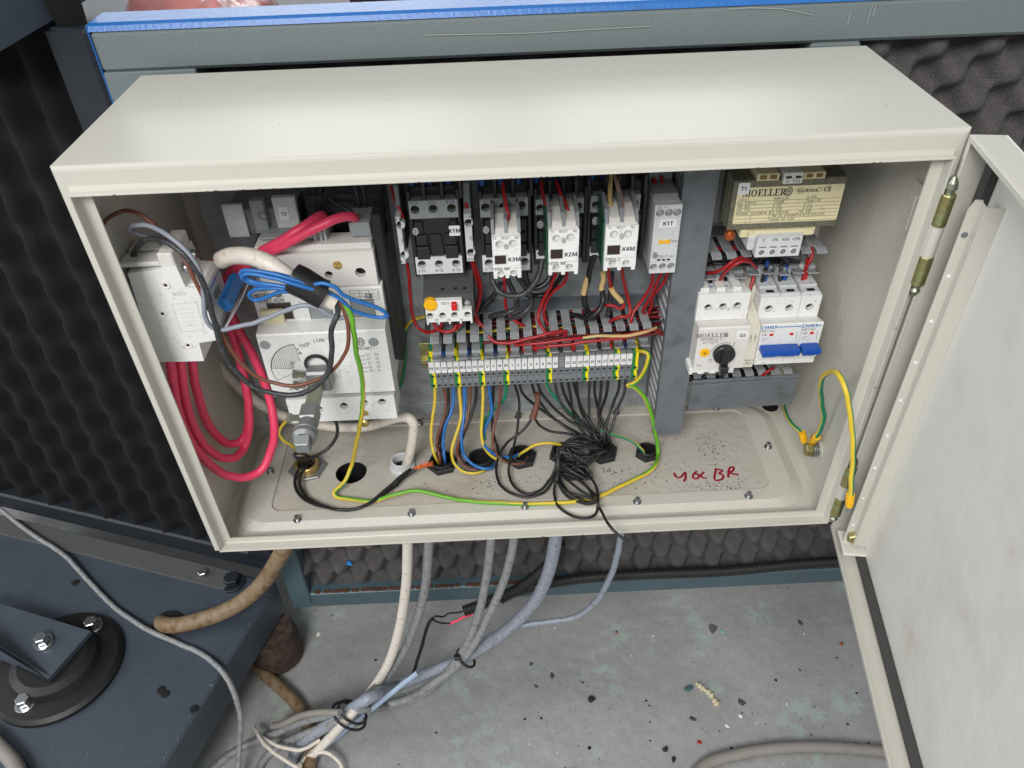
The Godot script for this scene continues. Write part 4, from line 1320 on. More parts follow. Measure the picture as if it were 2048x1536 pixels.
func aux_block(t: Node3D, face: Array, z: float, up_: Array, low: Array, win: Array, stick: Array, s: String, typ: String, typ_at: Vector3, green := false):
	var a := MB.new()
	a.rbox([face[0], face[1] + 0.004, face[2], face[3]], 0.079, z - 0.0065, 0.0006)
	part(t, "auxiliary_contact_block", a, "light_grey_plastic")
	a = MB.new()
	var ym: float = up_[0][1] - up_[0][2] - 0.003
	var yl: float = low[0][1] + low[0][2] + 0.0022
	a.holed([face[0], ym, face[2], face[3] - 0.001], z - 0.0065, z, up_, 0.0062)
	a.box(face[0], yl, z - 0.0065, face[2], ym - 0.0003, z - 0.0002, 0.0004)
	a.holed([face[0], face[1] + 0.0035, face[2], yl - 0.0002], z - 0.0065, z - 0.0006, low, 0.0058)
	part(t, "front_plate", a, "white_plastic")
	screws(t, low, z - 0.0062, "light_grey_plastic")
	a = MB.new()
	var mid: float = (face[0] + face[2]) / 2
	for x in [face[0], mid - 0.0016, face[2] - 0.0032]:
		a.box(x, face[1], z - 0.0075, x + 0.0032, face[1] + 0.0045, z - 0.0010, 0.0004)
	part(t, "foot_rib", a, "white_plastic")
	# dark dividers and the dusty terminal ledge above
	a = MB.new()
	a.extrude_x(PackedVector2Array([Vector2(z - 0.001, face[3] - 0.001), Vector2(z - 0.008, face[3] + 0.0025), Vector2(z - 0.026, face[3] + 0.006), Vector2(z - 0.040, face[3] + 0.004), Vector2(z - 0.040, face[3] - 0.002), Vector2(z - 0.006, face[3] - 0.002)]), face[0] + 0.0030, face[2] - 0.0006)
	part(t, "terminal_ledge", a, "dusty_plastic")
	a = MB.new()
	for x in [face[0] - 0.0003, mid - 0.0012, face[2] - 0.0022]:
		a.extrude_x(PackedVector2Array([Vector2(z - 0.003, face[3] + 0.0005), Vector2(z - 0.010, face[3] + 0.009), Vector2(z - 0.030, face[3] + 0.013), Vector2(z - 0.042, face[3] + 0.010), Vector2(z - 0.042, face[3]), Vector2(z - 0.010, face[3] - 0.001)]), x, x + 0.0026)
	part(t, "divider", a, "grey_plastic")
	a = MB.new()
	a.box(win[0] - 0.0005, win[1] - 0.0005, z - 0.001, win[2] + 0.0005, win[3] + 0.0005, z + 0.0003, 0.0002)
	part(t, "window_bezel", a, "light_grey_plastic")
	a = MB.new()
	a.rbox(win, z - 0.001, z + 0.0007, 0.0003)
	part(t, "indicator_window", a, "window_dark")
	sticker(t, stick, z, s, 0.0036)
	print_on(t, "ink", [[typ, typ_at, 0.0026], ["13", Vector3(up_[0][0] - 0.0038, face[3] - 0.0022, 0), 0.002], ["NO", Vector3(up_[0][0] + 0.0036, face[3] - 0.0022, 0), 0.002], ["21", Vector3(up_[1][0] - 0.0038, face[3] - 0.0022, 0), 0.002], ["NC", Vector3(up_[1][0] + 0.0036, face[3] - 0.0022, 0), 0.002]], z + 0.0002)
	a = MB.new()
	emblem(a, Vector3(mid, up_[0][1] - 0.002, z + 0.0002), 0.0026)
	part(t, "emblem", a, "soft_ink")
	if green:
		a = MB.new()
		a.extrude_x(PackedVector2Array([Vector2(0.080, face[1] + 0.004), Vector2(z - 0.006, face[1] + 0.002), Vector2(z - 0.006, face[3]), Vector2(z - 0.030, face[3] + 0.010), Vector2(0.080, face[3] + 0.006)]), face[0] - 0.0016, face[0] - 0.0002)
		part(t, "side_cover", a, "dark_green")

func side_aux(t: Node3D, face: Array, z: float, hs: Array, marks: Array):
	var a := MB.new()
	a.box(face[0], face[1], 0.03, face[2], face[3] + 0.022, z - 0.012, 0.0008)
	part(t, "side_contact_body", a, "grey_plastic")
	a = MB.new()
	var ym: float = (hs[0][1] + hs[1][1]) / 2
	a.holed([face[0], ym, face[2], face[3]], z - 0.012, z, [hs[0]], 0.006)
	a.holed([face[0], face[1], face[2], ym], z - 0.012, z, [hs[1]], 0.006)
	part(t, "side_contact_front", a, "light_grey_plastic")
	screws(t, hs, z - 0.0058, "dark_brass")
	print_on(t, "ink", [[marks[0], Vector3((face[0] + face[2]) / 2, face[3] - 0.0022, 0), 0.0024], [marks[1], Vector3((face[0] + face[2]) / 2, face[1] + 0.0020, 0), 0.0024], ["DIL", Vector3((face[0] + face[2]) / 2 + 0.002, ym, 0), 0.0022, "sans", 1.57]], z + 0.0002)

func devices_middle():
	var g := "black contactors in a row"
	var t := thing("contactor", "black contactor labelled K1M with white side contacts, above the overload relay", "contactor", g)
	contactor_body(t, [-0.0860,0.2360,-0.0425,0.3167], [-0.0845,0.2929,-0.0445,0.3088], holes_at([Vector3(-0.0796,0.3010,0.0800),Vector3(-0.0648,0.3011,0.0800),Vector3(-0.0496,0.3011,0.0800)], 0.0038), [-0.0845,0.2396,-0.0444,0.2561], holes_at([Vector3(-0.0792,0.2494,0.0800),Vector3(-0.0645,0.2492,0.0800),Vector3(-0.0498,0.2489,0.0800)], 0.0037), Vector3(-0.0813,0.2814,0.0802))
	sticker(t, [-0.0533,0.2763,-0.0440,0.2857], 0.0806, "K1M", 0.0036)
	side_aux(t, [-0.0961,0.2535,-0.0922,0.2975], 0.084, holes_at([Vector3(-0.0925,0.2900,0.0840),Vector3(-0.0925,0.2618,0.0840)], 0.0036), ["43 31", "44 32"])
	side_aux(t, [-0.0400,0.2530,-0.0340,0.2971], 0.084, holes_at([Vector3(-0.0364,0.2892,0.0840),Vector3(-0.0361,0.2614,0.0840)], 0.0036), ["13 99", "14 20"])
	print_on(t, "ink", [["1 L1", Vector3(-0.0798,0.3069,0.0803), 0.0026], ["3 L2", Vector3(-0.0651,0.3067,0.0803), 0.0026], ["5 L3", Vector3(-0.0504,0.3069,0.0803), 0.0026], ["2 T1", Vector3(-0.0798,0.2431,0.0803), 0.0026], ["4 T2", Vector3(-0.0646,0.2429,0.0803), 0.0026], ["6 T3", Vector3(-0.0499,0.2426,0.0803), 0.0026]], 0.0803)
	rest(t)

	t = thing("contactor", "black contactor with a clip-on white block labelled K3M, second from the left", "contactor", g)
	contactor_body(t, [-0.0275,0.2345,0.0161,0.3140], [-0.0263,0.2916,0.0131,0.3078], holes_at([Vector3(-0.0217,0.3005,0.0800),Vector3(-0.0069,0.3002,0.0800),Vector3(0.0079,0.3009,0.0800)], 0.0038), [-0.0270,0.2392,0.0140,0.2552], holes_at([Vector3(-0.0214,0.2480,0.0800),Vector3(-0.0058,0.2477,0.0800),Vector3(0.0094,0.2479,0.0800)], 0.0037), Vector3(-0.0224,0.2800,0.0802))
	aux_block(t, [-0.0176,0.2570,0.0050,0.2970], 0.122, holes_at([Vector3(-0.0117,0.2892,0.1220),Vector3(-0.0010,0.2896,0.1220)], 0.0034), holes_at([Vector3(-0.0115,0.2617,0.1220),Vector3(-0.0009,0.2621,0.1220)], 0.0030), [-0.0160,0.2717,-0.0071,0.2795], [-0.0048,0.2698,0.0041,0.2812], "K3M", "11DIL MC", Vector3(-0.0113,0.2668,0.1220))
	print_on(t, "ink", [["1 L1", Vector3(-0.0227,0.3065,0.0803), 0.0026], ["5 L3", Vector3(0.0072,0.3060,0.0803), 0.0026], ["2 T1", Vector3(-0.0216,0.2422,0.0803), 0.0026]], 0.0803)
	rest(t)

	t = thing("contactor", "black contactor with a clip-on white block labelled K2M, second from the right", "contactor", g)
	contactor_body(t, [0.0179,0.2428,0.0629,0.3141], [0.0194,0.2917,0.0592,0.3052], holes_at([Vector3(0.0231,0.2979,0.0800),Vector3(0.0342,0.2983,0.0800),Vector3(0.0446,0.2982,0.0800),Vector3(0.0549,0.2982,0.0800)], 0.0032), [], [], Vector3(0.0230,0.2829,0.0802))
	a_terminal(t, [0.0194,0.2495,0.0276,0.2578])
	aux_block(t, [0.0271,0.2580,0.0512,0.3006], 0.122, holes_at([Vector3(0.0334,0.2923,0.1220),Vector3(0.0444,0.2927,0.1220)], 0.0034), holes_at([Vector3(0.0332,0.2651,0.1220),Vector3(0.0441,0.2654,0.1220)], 0.0030), [0.0287,0.2745,0.0383,0.2827], [0.0402,0.2721,0.0496,0.2835], "K2M", "11DIL MC", Vector3(0.0340,0.2697,0.1220), true)
	rest(t)

	t = thing("contactor", "black contactor with a clip-on white block labelled K4M, rightmost in the row", "contactor", g)
	contactor_body(t, [0.0626,0.2433,0.1121,0.3147], [0.0649,0.2917,0.1058,0.3062], holes_at([Vector3(0.0689,0.2984,0.0800),Vector3(0.0797,0.2984,0.0800),Vector3(0.0904,0.2988,0.0800),Vector3(0.1011,0.2987,0.0800)], 0.0032), [], [], Vector3(0.0691,0.2840,0.0802))
	a_terminal(t, [0.0658,0.2501,0.0743,0.2584])
	aux_block(t, [0.0720,0.2599,0.0977,0.3019], 0.122, holes_at([Vector3(0.0787,0.2937,0.1220),Vector3(0.0897,0.2936,0.1220)], 0.0034), holes_at([Vector3(0.0789,0.2669,0.1220),Vector3(0.0899,0.2669,0.1220)], 0.0030), [0.0740,0.2759,0.0841,0.2841], [0.0858,0.2749,0.0958,0.2862], "K4M", "20DIL C", Vector3(0.0791,0.2711,0.1220), true)
	rest(t)

	# thermal overload relay under K1M
	t = thing("overload_relay", "overload relay with a yellow dial and red button below the first contactor", "overload relay")
	var a := MB.new()
	var f := [-0.0797,0.1947,-0.0389,0.2209]
	a.extrude_x(PackedVector2Array([Vector2(0.03, f[1] + 0.002), Vector2(0.086, f[1] + 0.002), Vector2(0.086, f[3] + 0.001), Vector2(0.066, f[3] + 0.006), Vector2(0.066, f[3] + 0.012), Vector2(0.03, f[3] + 0.012)]), f[0] - 0.0012, f[2] + 0.0022)
	part(t, "casing", a, "dusty_black")
	a = MB.new()
	for k in 3:
		a.box(f[0] + 0.004 + 0.013 * k, f[3] + 0.009, 0.055, f[0] + 0.010 + 0.013 * k, f[3] + 0.020, 0.068, 0.0006)
	part(t, "plug_in_pin", a, "dusty_black")
	a = MB.new()
	for k in [0.36, 0.64, 0.84]:
		a.box(lerpf(f[0], f[2], k), f[3] + 0.0026, 0.0795, lerpf(f[0], f[2], k) + 0.0026, f[3] + 0.0036, 0.0815, 0.0)
	part(t, "slot", a, "deep_black")
	a = MB.new()
	var hs := holes_at([Vector3(-0.0761,0.2037,0.0920),Vector3(-0.0650,0.2037,0.0920),Vector3(-0.0543,0.2036,0.0920),Vector3(-0.0428,0.2035,0.0920)], 0.0031)
	var ym := Vector3(-0.0645,0.2090,0.0920)
	a.holed([f[0], f[1] + 0.002, f[2], ym.y], 0.086, 0.092, hs, 0.0055)
	a.box(f[0], ym.y, 0.086, f[2] - 0.008, f[3] - 0.002, 0.0918, 0.0004)
	for k in 5:
		a.box(lerpf(f[0], f[2] - 0.0016, k / 4.0), f[1] - 0.001, 0.086, lerpf(f[0], f[2] - 0.0016, k / 4.0) + 0.0018, f[1] + 0.0022, 0.0919, 0.0004)
	part(t, "front_plate", a, "white_plastic")
	screws(t, hs, 0.0868)
	a = MB.new()
	var d := Vector3(-0.0746,0.2153,0.0920)
	a.lathe(Vector3(d.x, d.y, 0.092), Vector3.BACK, [[0.0060, -0.004], [0.0060, 0.0006], [0.0056, 0.001], [0.0022, 0.001], [0.0018, 0.0004], [0.0, 0.0004]], 28)
	var o := part(t, "setting_dial", a, "yellow_plastic")
	a = MB.new()
	for k in 7:
		var ang := PI + PI * k / 6.0 + 0.3
		a.quad(d + Vector3(cos(ang), sin(ang), 0) * 0.0042 + Vector3(-0.0003, 0, 0.0011), d + Vector3(cos(ang), sin(ang), 0) * 0.0042 + Vector3(0.0003, 0, 0.0011), d + Vector3(cos(ang), sin(ang), 0) * 0.0052 + Vector3(0.0003, 0, 0.0011), d + Vector3(cos(ang), sin(ang), 0) * 0.0052 + Vector3(-0.0003, 0, 0.0011), Vector3.BACK)
	part(o, "dial_mark", a, "ink")
	a = MB.new()
	a.rbox([-0.0562,0.2109,-0.0515,0.2179], 0.0915, 0.0965)
	part(t, "reset_button", a, "red_plastic")
	a = MB.new()
	var sc := Vector3(-0.0421,0.2139,0.0900)
	a.lathe(Vector3(sc.x, sc.y, 0.086), Vector3.BACK, [[0.0031, 0.0], [0.0031, 0.003], [0.0026, 0.0036], [0.0, 0.0038]], 18)
	a.box(sc.x - 0.002, sc.y - 0.0003, 0.0897, sc.x + 0.002, sc.y + 0.0003, 0.0901, 0.0)
	a.box(sc.x - 0.0003, sc.y - 0.002, 0.0897, sc.x + 0.0003, sc.y + 0.002, 0.0901, 0.0)
	part(t, "cross_screw", a, "steel")
	print_on(t, "soft_ink", [["TEST", Vector3(-0.0617,0.2164,0.0922), 0.0026], ["97", Vector3(-0.0797,0.1992,0.0922), 0.0022], ["98", Vector3(-0.0707,0.1993,0.0922), 0.0022], ["95", Vector3(-0.0596,0.1987,0.0922), 0.0022], ["96", Vector3(-0.0485,0.1986,0.0922), 0.0022]], 0.0922)
	rest(t)

	# timing relay
	t = thing("timing_relay", "slim light grey timing relay labelled K1T beside the tall grey duct", "timing relay")
	a = MB.new()
	f = [0.1157,0.2378,0.1447,0.3018]
	f[0] = Vector3(0.1160,0.2703,0.0920).x
	f[2] = Vector3(0.1383,0.2692,0.0920).x
	var hs1 := []
	for p in [Vector3(0.1204,0.2949,0.0920),Vector3(0.1278,0.2948,0.0920),Vector3(0.1347,0.2947,0.0920)]:
		hs1.append([clampf(p.x, f[0] + 0.0035, f[2] - 0.0035), p.y, 0.0034])
	var hs2 := []
	for p in [Vector3(0.1195,0.2441,0.0920),Vector3(0.1272,0.2442,0.0920),Vector3(0.1345,0.2443,0.0920)]:
		hs2.append([clampf(p.x, f[0] + 0.0035, f[2] - 0.0035), p.y, 0.0032])
	a.box(f[0], f[1], 0.024, f[2], f[3], 0.086, 0.0008)
	part(t, "casing", a, "light_grey_plastic")
	a = MB.new()
	var ya: float = hs1[0][1] - 0.005; var yb: float = hs2[0][1] + 0.005
	a.holed([f[0], ya, f[2], f[3]], 0.086, 0.092, hs1, 0.004)
	a.box(f[0], yb, 0.086, f[2], ya, 0.092, 0.0003)
	a.holed([f[0], f[1], f[2], yb], 0.086, 0.092, hs2, 0.004)
	part(t, "front_plate", a, "light_grey_plastic")
	screws(t, hs1 + hs2, 0.0885, "steel")
	a = MB.new()
	a.box(f[0] + 0.001, f[3], 0.03, f[2] - 0.001, f[3] + 0.003, 0.078, 0.0006)
	a.box(f[0] + 0.001, f[3] + 0.003, 0.03, f[2] - 0.001, f[3] + 0.028, 0.052, 0.0006)
	part(t, "rear_terminal_step", a, "mid_grey")
	sticker(t, [0.1205,0.2816,0.1348,0.2891], 0.0920, "K1T", 0.0036)
	a = MB.new()
	var yk := Vector3(0.1266,0.2685,0.0922)
	a.prism(PackedVector2Array([Vector2(yk.x - 0.0048, yk.y + 0.0018), Vector2(yk.x, yk.y + 0.0008), Vector2(yk.x + 0.003, yk.y + 0.002), Vector2(yk.x + 0.005, yk.y), Vector2(yk.x + 0.003, yk.y - 0.002), Vector2(yk.x, yk.y - 0.0008), Vector2(yk.x - 0.0048, yk.y - 0.0018)]), 0.092, 0.0935)
	part(t, "time_setting_knob", a, "yellow_plastic")
	print_on(t, "soft_ink", [["Time", Vector3(0.1349,0.2686,0.0923), 0.0026], ["ETR4-11-A", Vector3(0.1271,0.2542,0.0923), 0.0024], ["A1  15", Vector3(0.1223,0.2999,0.0923), 0.0018]], 0.0923)
	a = MB.new()
	for k in 3:
		var b := Vector3(0.1231,0.2510,0.0923) + Vector3(0.0042 * k, 0, 0)
		a.quad(b + Vector3(-0.0014, -0.0008, 0), b + Vector3(0.0014, -0.0008, 0), b + Vector3(0.0014, 0.0008, 0), b + Vector3(-0.0014, 0.0008, 0), Vector3.BACK)
	emblem(a, Vector3(0.1197,0.2555,0.0923), 0.0030)
	part(t, "printed_marks", a, "ink")
	rest(t)

func a_terminal(t: Node3D, r: Array):
	var a := MB.new()
	a.holed(r, 0.066, 0.079, [[(r[0] + r[2]) / 2, (r[1] + r[3]) / 2 + 0.001, 0.0026]], 0.005)
	part(t, "lower_terminal", a, "light_grey_plastic")

# 34 rail terminals; grey ones and green and yellow earth ones, each a copy with its own tag
func terminal_row():
	var t := thing("mounting_rail", "plated mounting rail whose ends stick out past the terminal strip", "mounting rail")
	var a := MB.new()
	for k in [[0.098, 0.104], [0.122, 0.128]]:
		a.box(-0.098, k[0], 0.0285, 0.132, k[1], 0.0297, 0.0003)
	for k in [0.1045, 0.1205]:
		a.box(-0.098, k, 0.0235, 0.132, k + 0.001, 0.0286, 0.0002)
	a.box(-0.098, 0.1045, 0.0235, 0.132, 0.1215, 0.0246, 0.0003)
	part(t, "rail_strip", a, "zinc_yellow")
	rest(t)
	var tags := ["PE", "U1", "V1", "W1", "PE", "W2", "U2", "V2", "PE", "U", "V", "W", "PE", "1", "2", "3", "4", "5", "6", "PE", "20", "", "22", "23", "24", "PE", "25", "26", "27", "28", "PE", "29", "30", "end"]
	var y0 := 0.0925
	var pitch := 0.2085 / 34.0
	var kinds := {}
	for k in ["grey", "earth"]:
		var root := Node3D.new()
		root.name = "terminal_block"
		for half in ([[0.0, 1.0, "grey_plastic"]] if k == "grey" else [[0.0, 0.52, "pe_green"], [0.52, 1.0, "lime_yellow"]]):
			a = MB.new()
			var x0: float = -pitch / 2 + 0.00015 + half[0] * (pitch - 0.0003)
			var x1: float = -pitch / 2 + 0.00015 + half[1] * (pitch - 0.0003)
			a.extrude_x(PackedVector2Array([Vector2(0.029, 0.0), Vector2(0.058, 0.0), Vector2(0.0594, 0.0012), Vector2(0.0594, 0.0065), Vector2(0.0560, 0.0085), Vector2(0.0560, 0.0125), Vector2(0.0604, 0.0138), Vector2(0.0604, 0.0198), Vector2(0.0585, 0.0205), Vector2(0.0585, 0.034), Vector2(0.056, 0.036), Vector2(0.029, 0.040)]), x0, x1)
			part(root, "body", a, half[2])
		a = MB.new()
		for h in [[0.0040, 0.0595], [0.0168, 0.0605]]:
			a.lathe(Vector3(-0.0003, h[0], h[1] - 0.0002), Vector3.BACK, [[0.0020, 0.0], [0.0020, 0.0006], [0.0017, 0.0006], [0.0014, 0.00025]], 14)
		part(root, "screw_collar", a, "grey_plastic" if k == "grey" else "pe_green")
		a = MB.new()
		for h in [[0.0040, 0.0595], [0.0168, 0.0605]]:
			a.disc(Vector3(-0.0003, h[0], h[1] - 0.0001), Vector3.BACK, 0.00145, 0.0002, 12)
		part(root, "screw_hole", a, "hole_shade")
		kinds[k] = root
	for i in tags.size():
		var s: String = tags[i]
		var earth := s in ["PE", "end"]
		var o: Node3D = kinds["earth" if earth else "grey"].duplicate()
		o.name = numbered("terminal_block")
		add_child(o)
		o.position = Vector3(-0.0872 + pitch * (i + 0.5), y0, 0.0)
		var label := "grey rail terminal tagged %s, %s from the left end of the strip" % [s, ORDINAL[i]]
		if s == "end":
			label = "green and yellow earth terminal without a tag at the right end of the strip"
		elif s == "":
			label = "grey rail terminal with its white tag missing, between tags 20 and 22"
		elif earth:
			label = "green and yellow earth terminal tagged PE, %s block from the left" % ORDINAL[i]
		tag(o, label, "rail terminal", "rail terminals in a row on the mounting rail")
		if s != "" and s != "end":
			a = MB.new()
			a.box(-pitch / 2 + 0.0003, 0.0210, 0.0586, pitch / 2 - 0.0003, 0.0342, 0.0612, 0.0004)
			var p := part(o, "marker_tag", a, "paper")
			a = MB.new()
			a.text(s, Vector3(0, 0.0272, 0.06135), 0.0031, "sansbold", 0.0, Vector3.RIGHT, Vector3.UP, 0.8)
			part(p, "printed_text", a, "ink")
		elif s == "":
			a = MB.new()
			for k in 4:
				a.box(-pitch / 2 + 0.0006, 0.0216 + 0.0032 * k, 0.0586, pitch / 2 - 0.0006, 0.0234 + 0.0032 * k, 0.0598, 0.0002)
			part(o, "tag_slot", a, "mid_grey")
		else:
			a = MB.new()
			a.box(0.0, 0.0204, 0.0586, pitch / 2 - 0.0003, 0.036, 0.0610, 0.0004)
			part(o, "end_cap", a, "lime_yellow")
		# the wire end entering from above
		var col := "ferrule_blue" if i in [1, 2, 3, 5, 6, 7, 9, 10, 11, 31, 32] else "lime_yellow" if earth else "charcoal_wire" if s in ["2", "20", "", "26"] else "red_plastic"
		a = MB.new()
		a.lathe(Vector3(0, 0.0355, 0.052), Vector3(0, 1, -0.15), [[0.0021, 0.0], [0.0024, 0.006], [0.0016, 0.0085]], 10)
		part(o, "wire_end_sleeve", a, col)
	for k in kinds:
		kinds[k].free()

func devices_right():
	# motor protection switch with a black turning knob
	var t := thing("motor_protection_switch", "white motor protection switch labelled Q2 with a black turning knob", "motor switch")
	var a := MB.new()
	var up := [0.1643,0.1814,0.2111,0.2099]
	var lo := [0.1652,0.1350,0.2144,0.1810]
	a.box(up[0], lo[1] - 0.004, 0.024, up[2], up[3] - 0.002, 0.078, 0.0008)
	part(t, "casing", a, "white_plastic")
	a = MB.new()
	var hs := holes_at([Vector3(0.1743,0.1954,0.0860),Vector3(0.1878,0.1958,0.0860),Vector3(0.2009,0.1962,0.0860)], 0.0035)
	a.holed(up, 0.078, 0.086, hs, 0.006)
	part(t, "upper_front", a, "white_plastic")
	screws(t, hs, 0.0806)
	a = MB.new()
	for k in 3:
		a.box(up[0] + 0.002 + 0.0145 * k, up[3], 0.06, up[0] + 0.010 + 0.0145 * k, up[3] + 0.004, 0.083, 0.0005)
	part(t, "terminal_lip", a, "white_plastic")
	a = MB.new()
	a.extrude_x(PackedVector2Array([Vector2(0.078, lo[1]), Vector2(0.1000, lo[1]), Vector2(0.1000, lo[3]), Vector2(0.0985, lo[3] + 0.0015), Vector2(0.0862, up[1] - 0.0004), Vector2(0.078, up[1] - 0.0004)]), up[0] + 0.0005, up[2] + 0.0005)
	part(t, "lower_front", a, "dusty_plastic")
	a = MB.new()
	var base := [0.1620,0.1279,0.2042,0.1352]
	a.rbox(base, 0.05, 0.0985, 0.0005)
	part(t, "foot", a, "white_plastic")
	a = MB.new()
	for k in 3:
		a.box(base[0] + 0.003 + 0.011 * k, base[1] + 0.001, 0.0986, base[0] + 0.008 + 0.011 * k, base[1] + 0.0022, 0.0989, 0.0)
	part(t, "slot", a, "deep_black")
	a = MB.new()
	var kc := Vector3(0.1910,0.1534,0.1000)
	a.lathe(Vector3(kc.x, kc.y, 0.100), Vector3.BACK, [[0.0102, 0.0], [0.0100, 0.004], [0.0092, 0.0048], [0.0, 0.005]], 30)
	a.box(kc.x - 0.0034, kc.y - 0.0095, 0.104, kc.x + 0.0034, kc.y + 0.010, 0.1085, 0.001)
	a.box(kc.x - 0.0036, kc.y - 0.0165, 0.1035, kc.x + 0.0036, kc.y - 0.0085, 0.112, 0.001)
	part(t, "turning_knob", a, "black_plastic")
	a = MB.new()
	var yd := Vector3(0.1731,0.1550,0.1000)
	a.lathe(Vector3(yd.x, yd.y, 0.100), Vector3.BACK, [[0.0046, 0.0], [0.0046, 0.0008], [0.004, 0.001], [0.0, 0.0008]], 22)
	var o := part(t, "current_dial", a, "yellow_plastic")
	a = MB.new()
	a.text("v", yd + Vector3(0, 0, 0.0013), 0.0034, "sansbold", 0.3)
	part(o, "dial_mark", a, "ink")
	sticker(t, [0.2002,0.1690,0.2107,0.1774], 0.1000, "Q2", 0.0032)
	print_on(t, "soft_ink", [["MOELLER", Vector3(0.1774,0.1744,0.1003), 0.0042, "serifbold"], ["PKZM0-2.5", Vector3(0.1775,0.1699,0.1003), 0.0030], ["Set: Peg DB", Vector3(0.1766,0.1665,0.1003), 0.0020], ["I", Vector3(0.1991,0.1636,0.1003), 0.0036], ["O", Vector3(0.1794,0.1455,0.1003), 0.0038], ["TEST", Vector3(0.1698,0.1401,0.1003), 0.0018], ["1   L1   3   L2   5   L3", Vector3(0.1858,0.2031,0.0863), 0.0022]], 0.1003)
	a = MB.new()
	emblem(a, Vector3(0.1902,0.1742,0.1003), 0.0026)
	for i in 10:
		var f0 := deg_to_rad(65 + 105.0 * i / 10) ; var f1 := deg_to_rad(65 + 105.0 * (i + 1) / 10)
		line(a, kc + Vector3(cos(f0), sin(f0), 0.0003) * 0.0118, kc + Vector3(cos(f1), sin(f1), 0.0003) * 0.0118, 0.0006)
	part(t, "printed_marks", a, "soft_ink")
	rest(t)

	t = thing("side_switch", "narrow cream auxiliary switch between the motor switch and the blue lever breakers", "auxiliary switch")
	a = MB.new()
	var sx0: float = up[2] + 0.0008
	var sx1: float = sx0 + 0.0088
	a.extrude_x(PackedVector2Array([Vector2(0.024, lo[1]), Vector2(0.0995, lo[1]), Vector2(0.0995, lo[3]), Vector2(0.083, up[1] + 0.006), Vector2(0.070, up[1] + 0.008), Vector2(0.070, up[3] - 0.004), Vector2(0.024, up[3] - 0.004)]), sx0, sx1)
	part(t, "casing", a, "cream_white")
	a = MB.new()
	for k in 2:
		line(a, Vector3(sx0 + 0.0022 + 0.004 * k, lo[3] - 0.008, 0.0997), Vector3(sx0 + 0.0022 + 0.004 * k, lo[3] - 0.017, 0.0997), 0.0004)
		line(a, Vector3(sx0 + 0.0010 + 0.004 * k, lo[3] - 0.012, 0.0997), Vector3(sx0 + 0.0022 + 0.004 * k, lo[3] - 0.010, 0.0997), 0.0004)
	a.text("NHI11", Vector3((sx0 + sx1) / 2, lo[1] + 0.008, 0.0997), 0.0020)
	a.text("PKZ0", Vector3((sx0 + sx1) / 2, lo[1] + 0.0045, 0.0997), 0.0020)
	part(t, "printed_marks", a, "ink")
	rest(t)

	# two modular breakers with blue levers
	var xs := [sx1 + 0.0006, sx1 + 0.0375, sx1 + 0.0563]
	var mu := [0.2178,0.1807,0.2748,0.2034]
	var ml := [0.2172,0.1389,0.2772,0.1840]
	for k in 2:
		var x0: float = xs[k]
		var x1: float = xs[k + 1] - 0.0004
		t = thing("modular_breaker", ["white two pole breaker marked C4 with a wide blue lever", "white single pole breaker marked C2 with a narrow blue lever, rightmost"][k], "circuit breaker", "breakers with blue levers")
		a = MB.new()
		a.extrude_x(PackedVector2Array([Vector2(0.024, ml[1] - 0.008), Vector2(0.090, ml[1] - 0.008), Vector2(0.090, ml[1]), Vector2(0.1015, ml[1]), Vector2(0.1020, ml[1] + 0.0006), Vector2(0.1020, ml[3]), Vector2(0.1010, ml[3] + 0.0010), Vector2(0.0862, mu[1] - 0.0002), Vector2(0.078, mu[1] - 0.0002), Vector2(0.078, mu[3] - 0.003), Vector2(0.024, mu[3] - 0.003)]), x0, x1)
		part(t, "casing", a, "white_plastic")
		a = MB.new()
		hs = []
		for p in (2 if k == 0 else 1):
			hs.append([x0 + 0.0092 + 0.0184 * p, (mu[1] + mu[3]) / 2 - 0.001, 0.0037])
		a.holed([x0, mu[1], x1, mu[3]], 0.078, 0.086, hs, 0.006)
		part(t, "upper_front", a, "white_plastic")
		screws(t, hs, 0.0806)
		a = MB.new()
		for h in hs:
			a.box(h[0] - 0.0082, mu[3], 0.03, h[0] + 0.0082, mu[3] + 0.0022, 0.0835, 0.0006)
			a.box(h[0] - 0.0078, mu[3] + 0.0022, 0.03, h[0] + 0.0078, mu[3] + 0.0040, 0.074, 0.0006)
			a.box(h[0] - 0.0074, mu[3] + 0.0040, 0.03, h[0] + 0.0074, mu[3] + 0.014, 0.056, 0.0006)
		part(t, "terminal_top", a, "light_grey_plastic")
		a = MB.new()
		for h in hs:
			a.box(h[0] - 0.0035, mu[3] + 0.0022, 0.0775, h[0] + 0.0035, mu[3] + 0.0025, 0.0815, 0.0001)
		part(t, "slot", a, "deep_black")
		a = MB.new()
		var ly := Vector3(0.2407,0.1586,0.1060).y
		a.box(x0 + 0.0006, ly - 0.002, 0.1022, x1 - 0.0006, ly + 0.005, 0.1145, 0.0018)
		for h in hs:
			a.box(h[0] - 0.006, ly - 0.0065, 0.1022, h[0] + 0.006, ly - 0.0018, 0.109, 0.001)
		part(t, "lever", a, "blue_toggle")
		a = MB.new()
		for h in hs:
			for s in [-0.0078, 0.0050]:
				a.box(h[0] + s, ly - 0.0085, 0.1020, h[0] + s + 0.0028, ly - 0.0030, 0.1075, 0.0005)
		part(t, "lever_guard", a, "white_plastic")
		a = MB.new()
		for h in hs:
			a.rbox([h[0] - 0.0012, ml[3] - 0.0118, h[0] + 0.0022, ml[3] - 0.0092], 0.1019, 0.1024, 0.0001)
		part(t, "state_flag", a, "red_plastic")
		a = MB.new()
		a.text("CHNT", Vector3(x0 + 0.0062, ml[3] - 0.0022, 0.1023), 0.0034, "sansbold", 0.0, Vector3.RIGHT, Vector3.UP, 1.15)
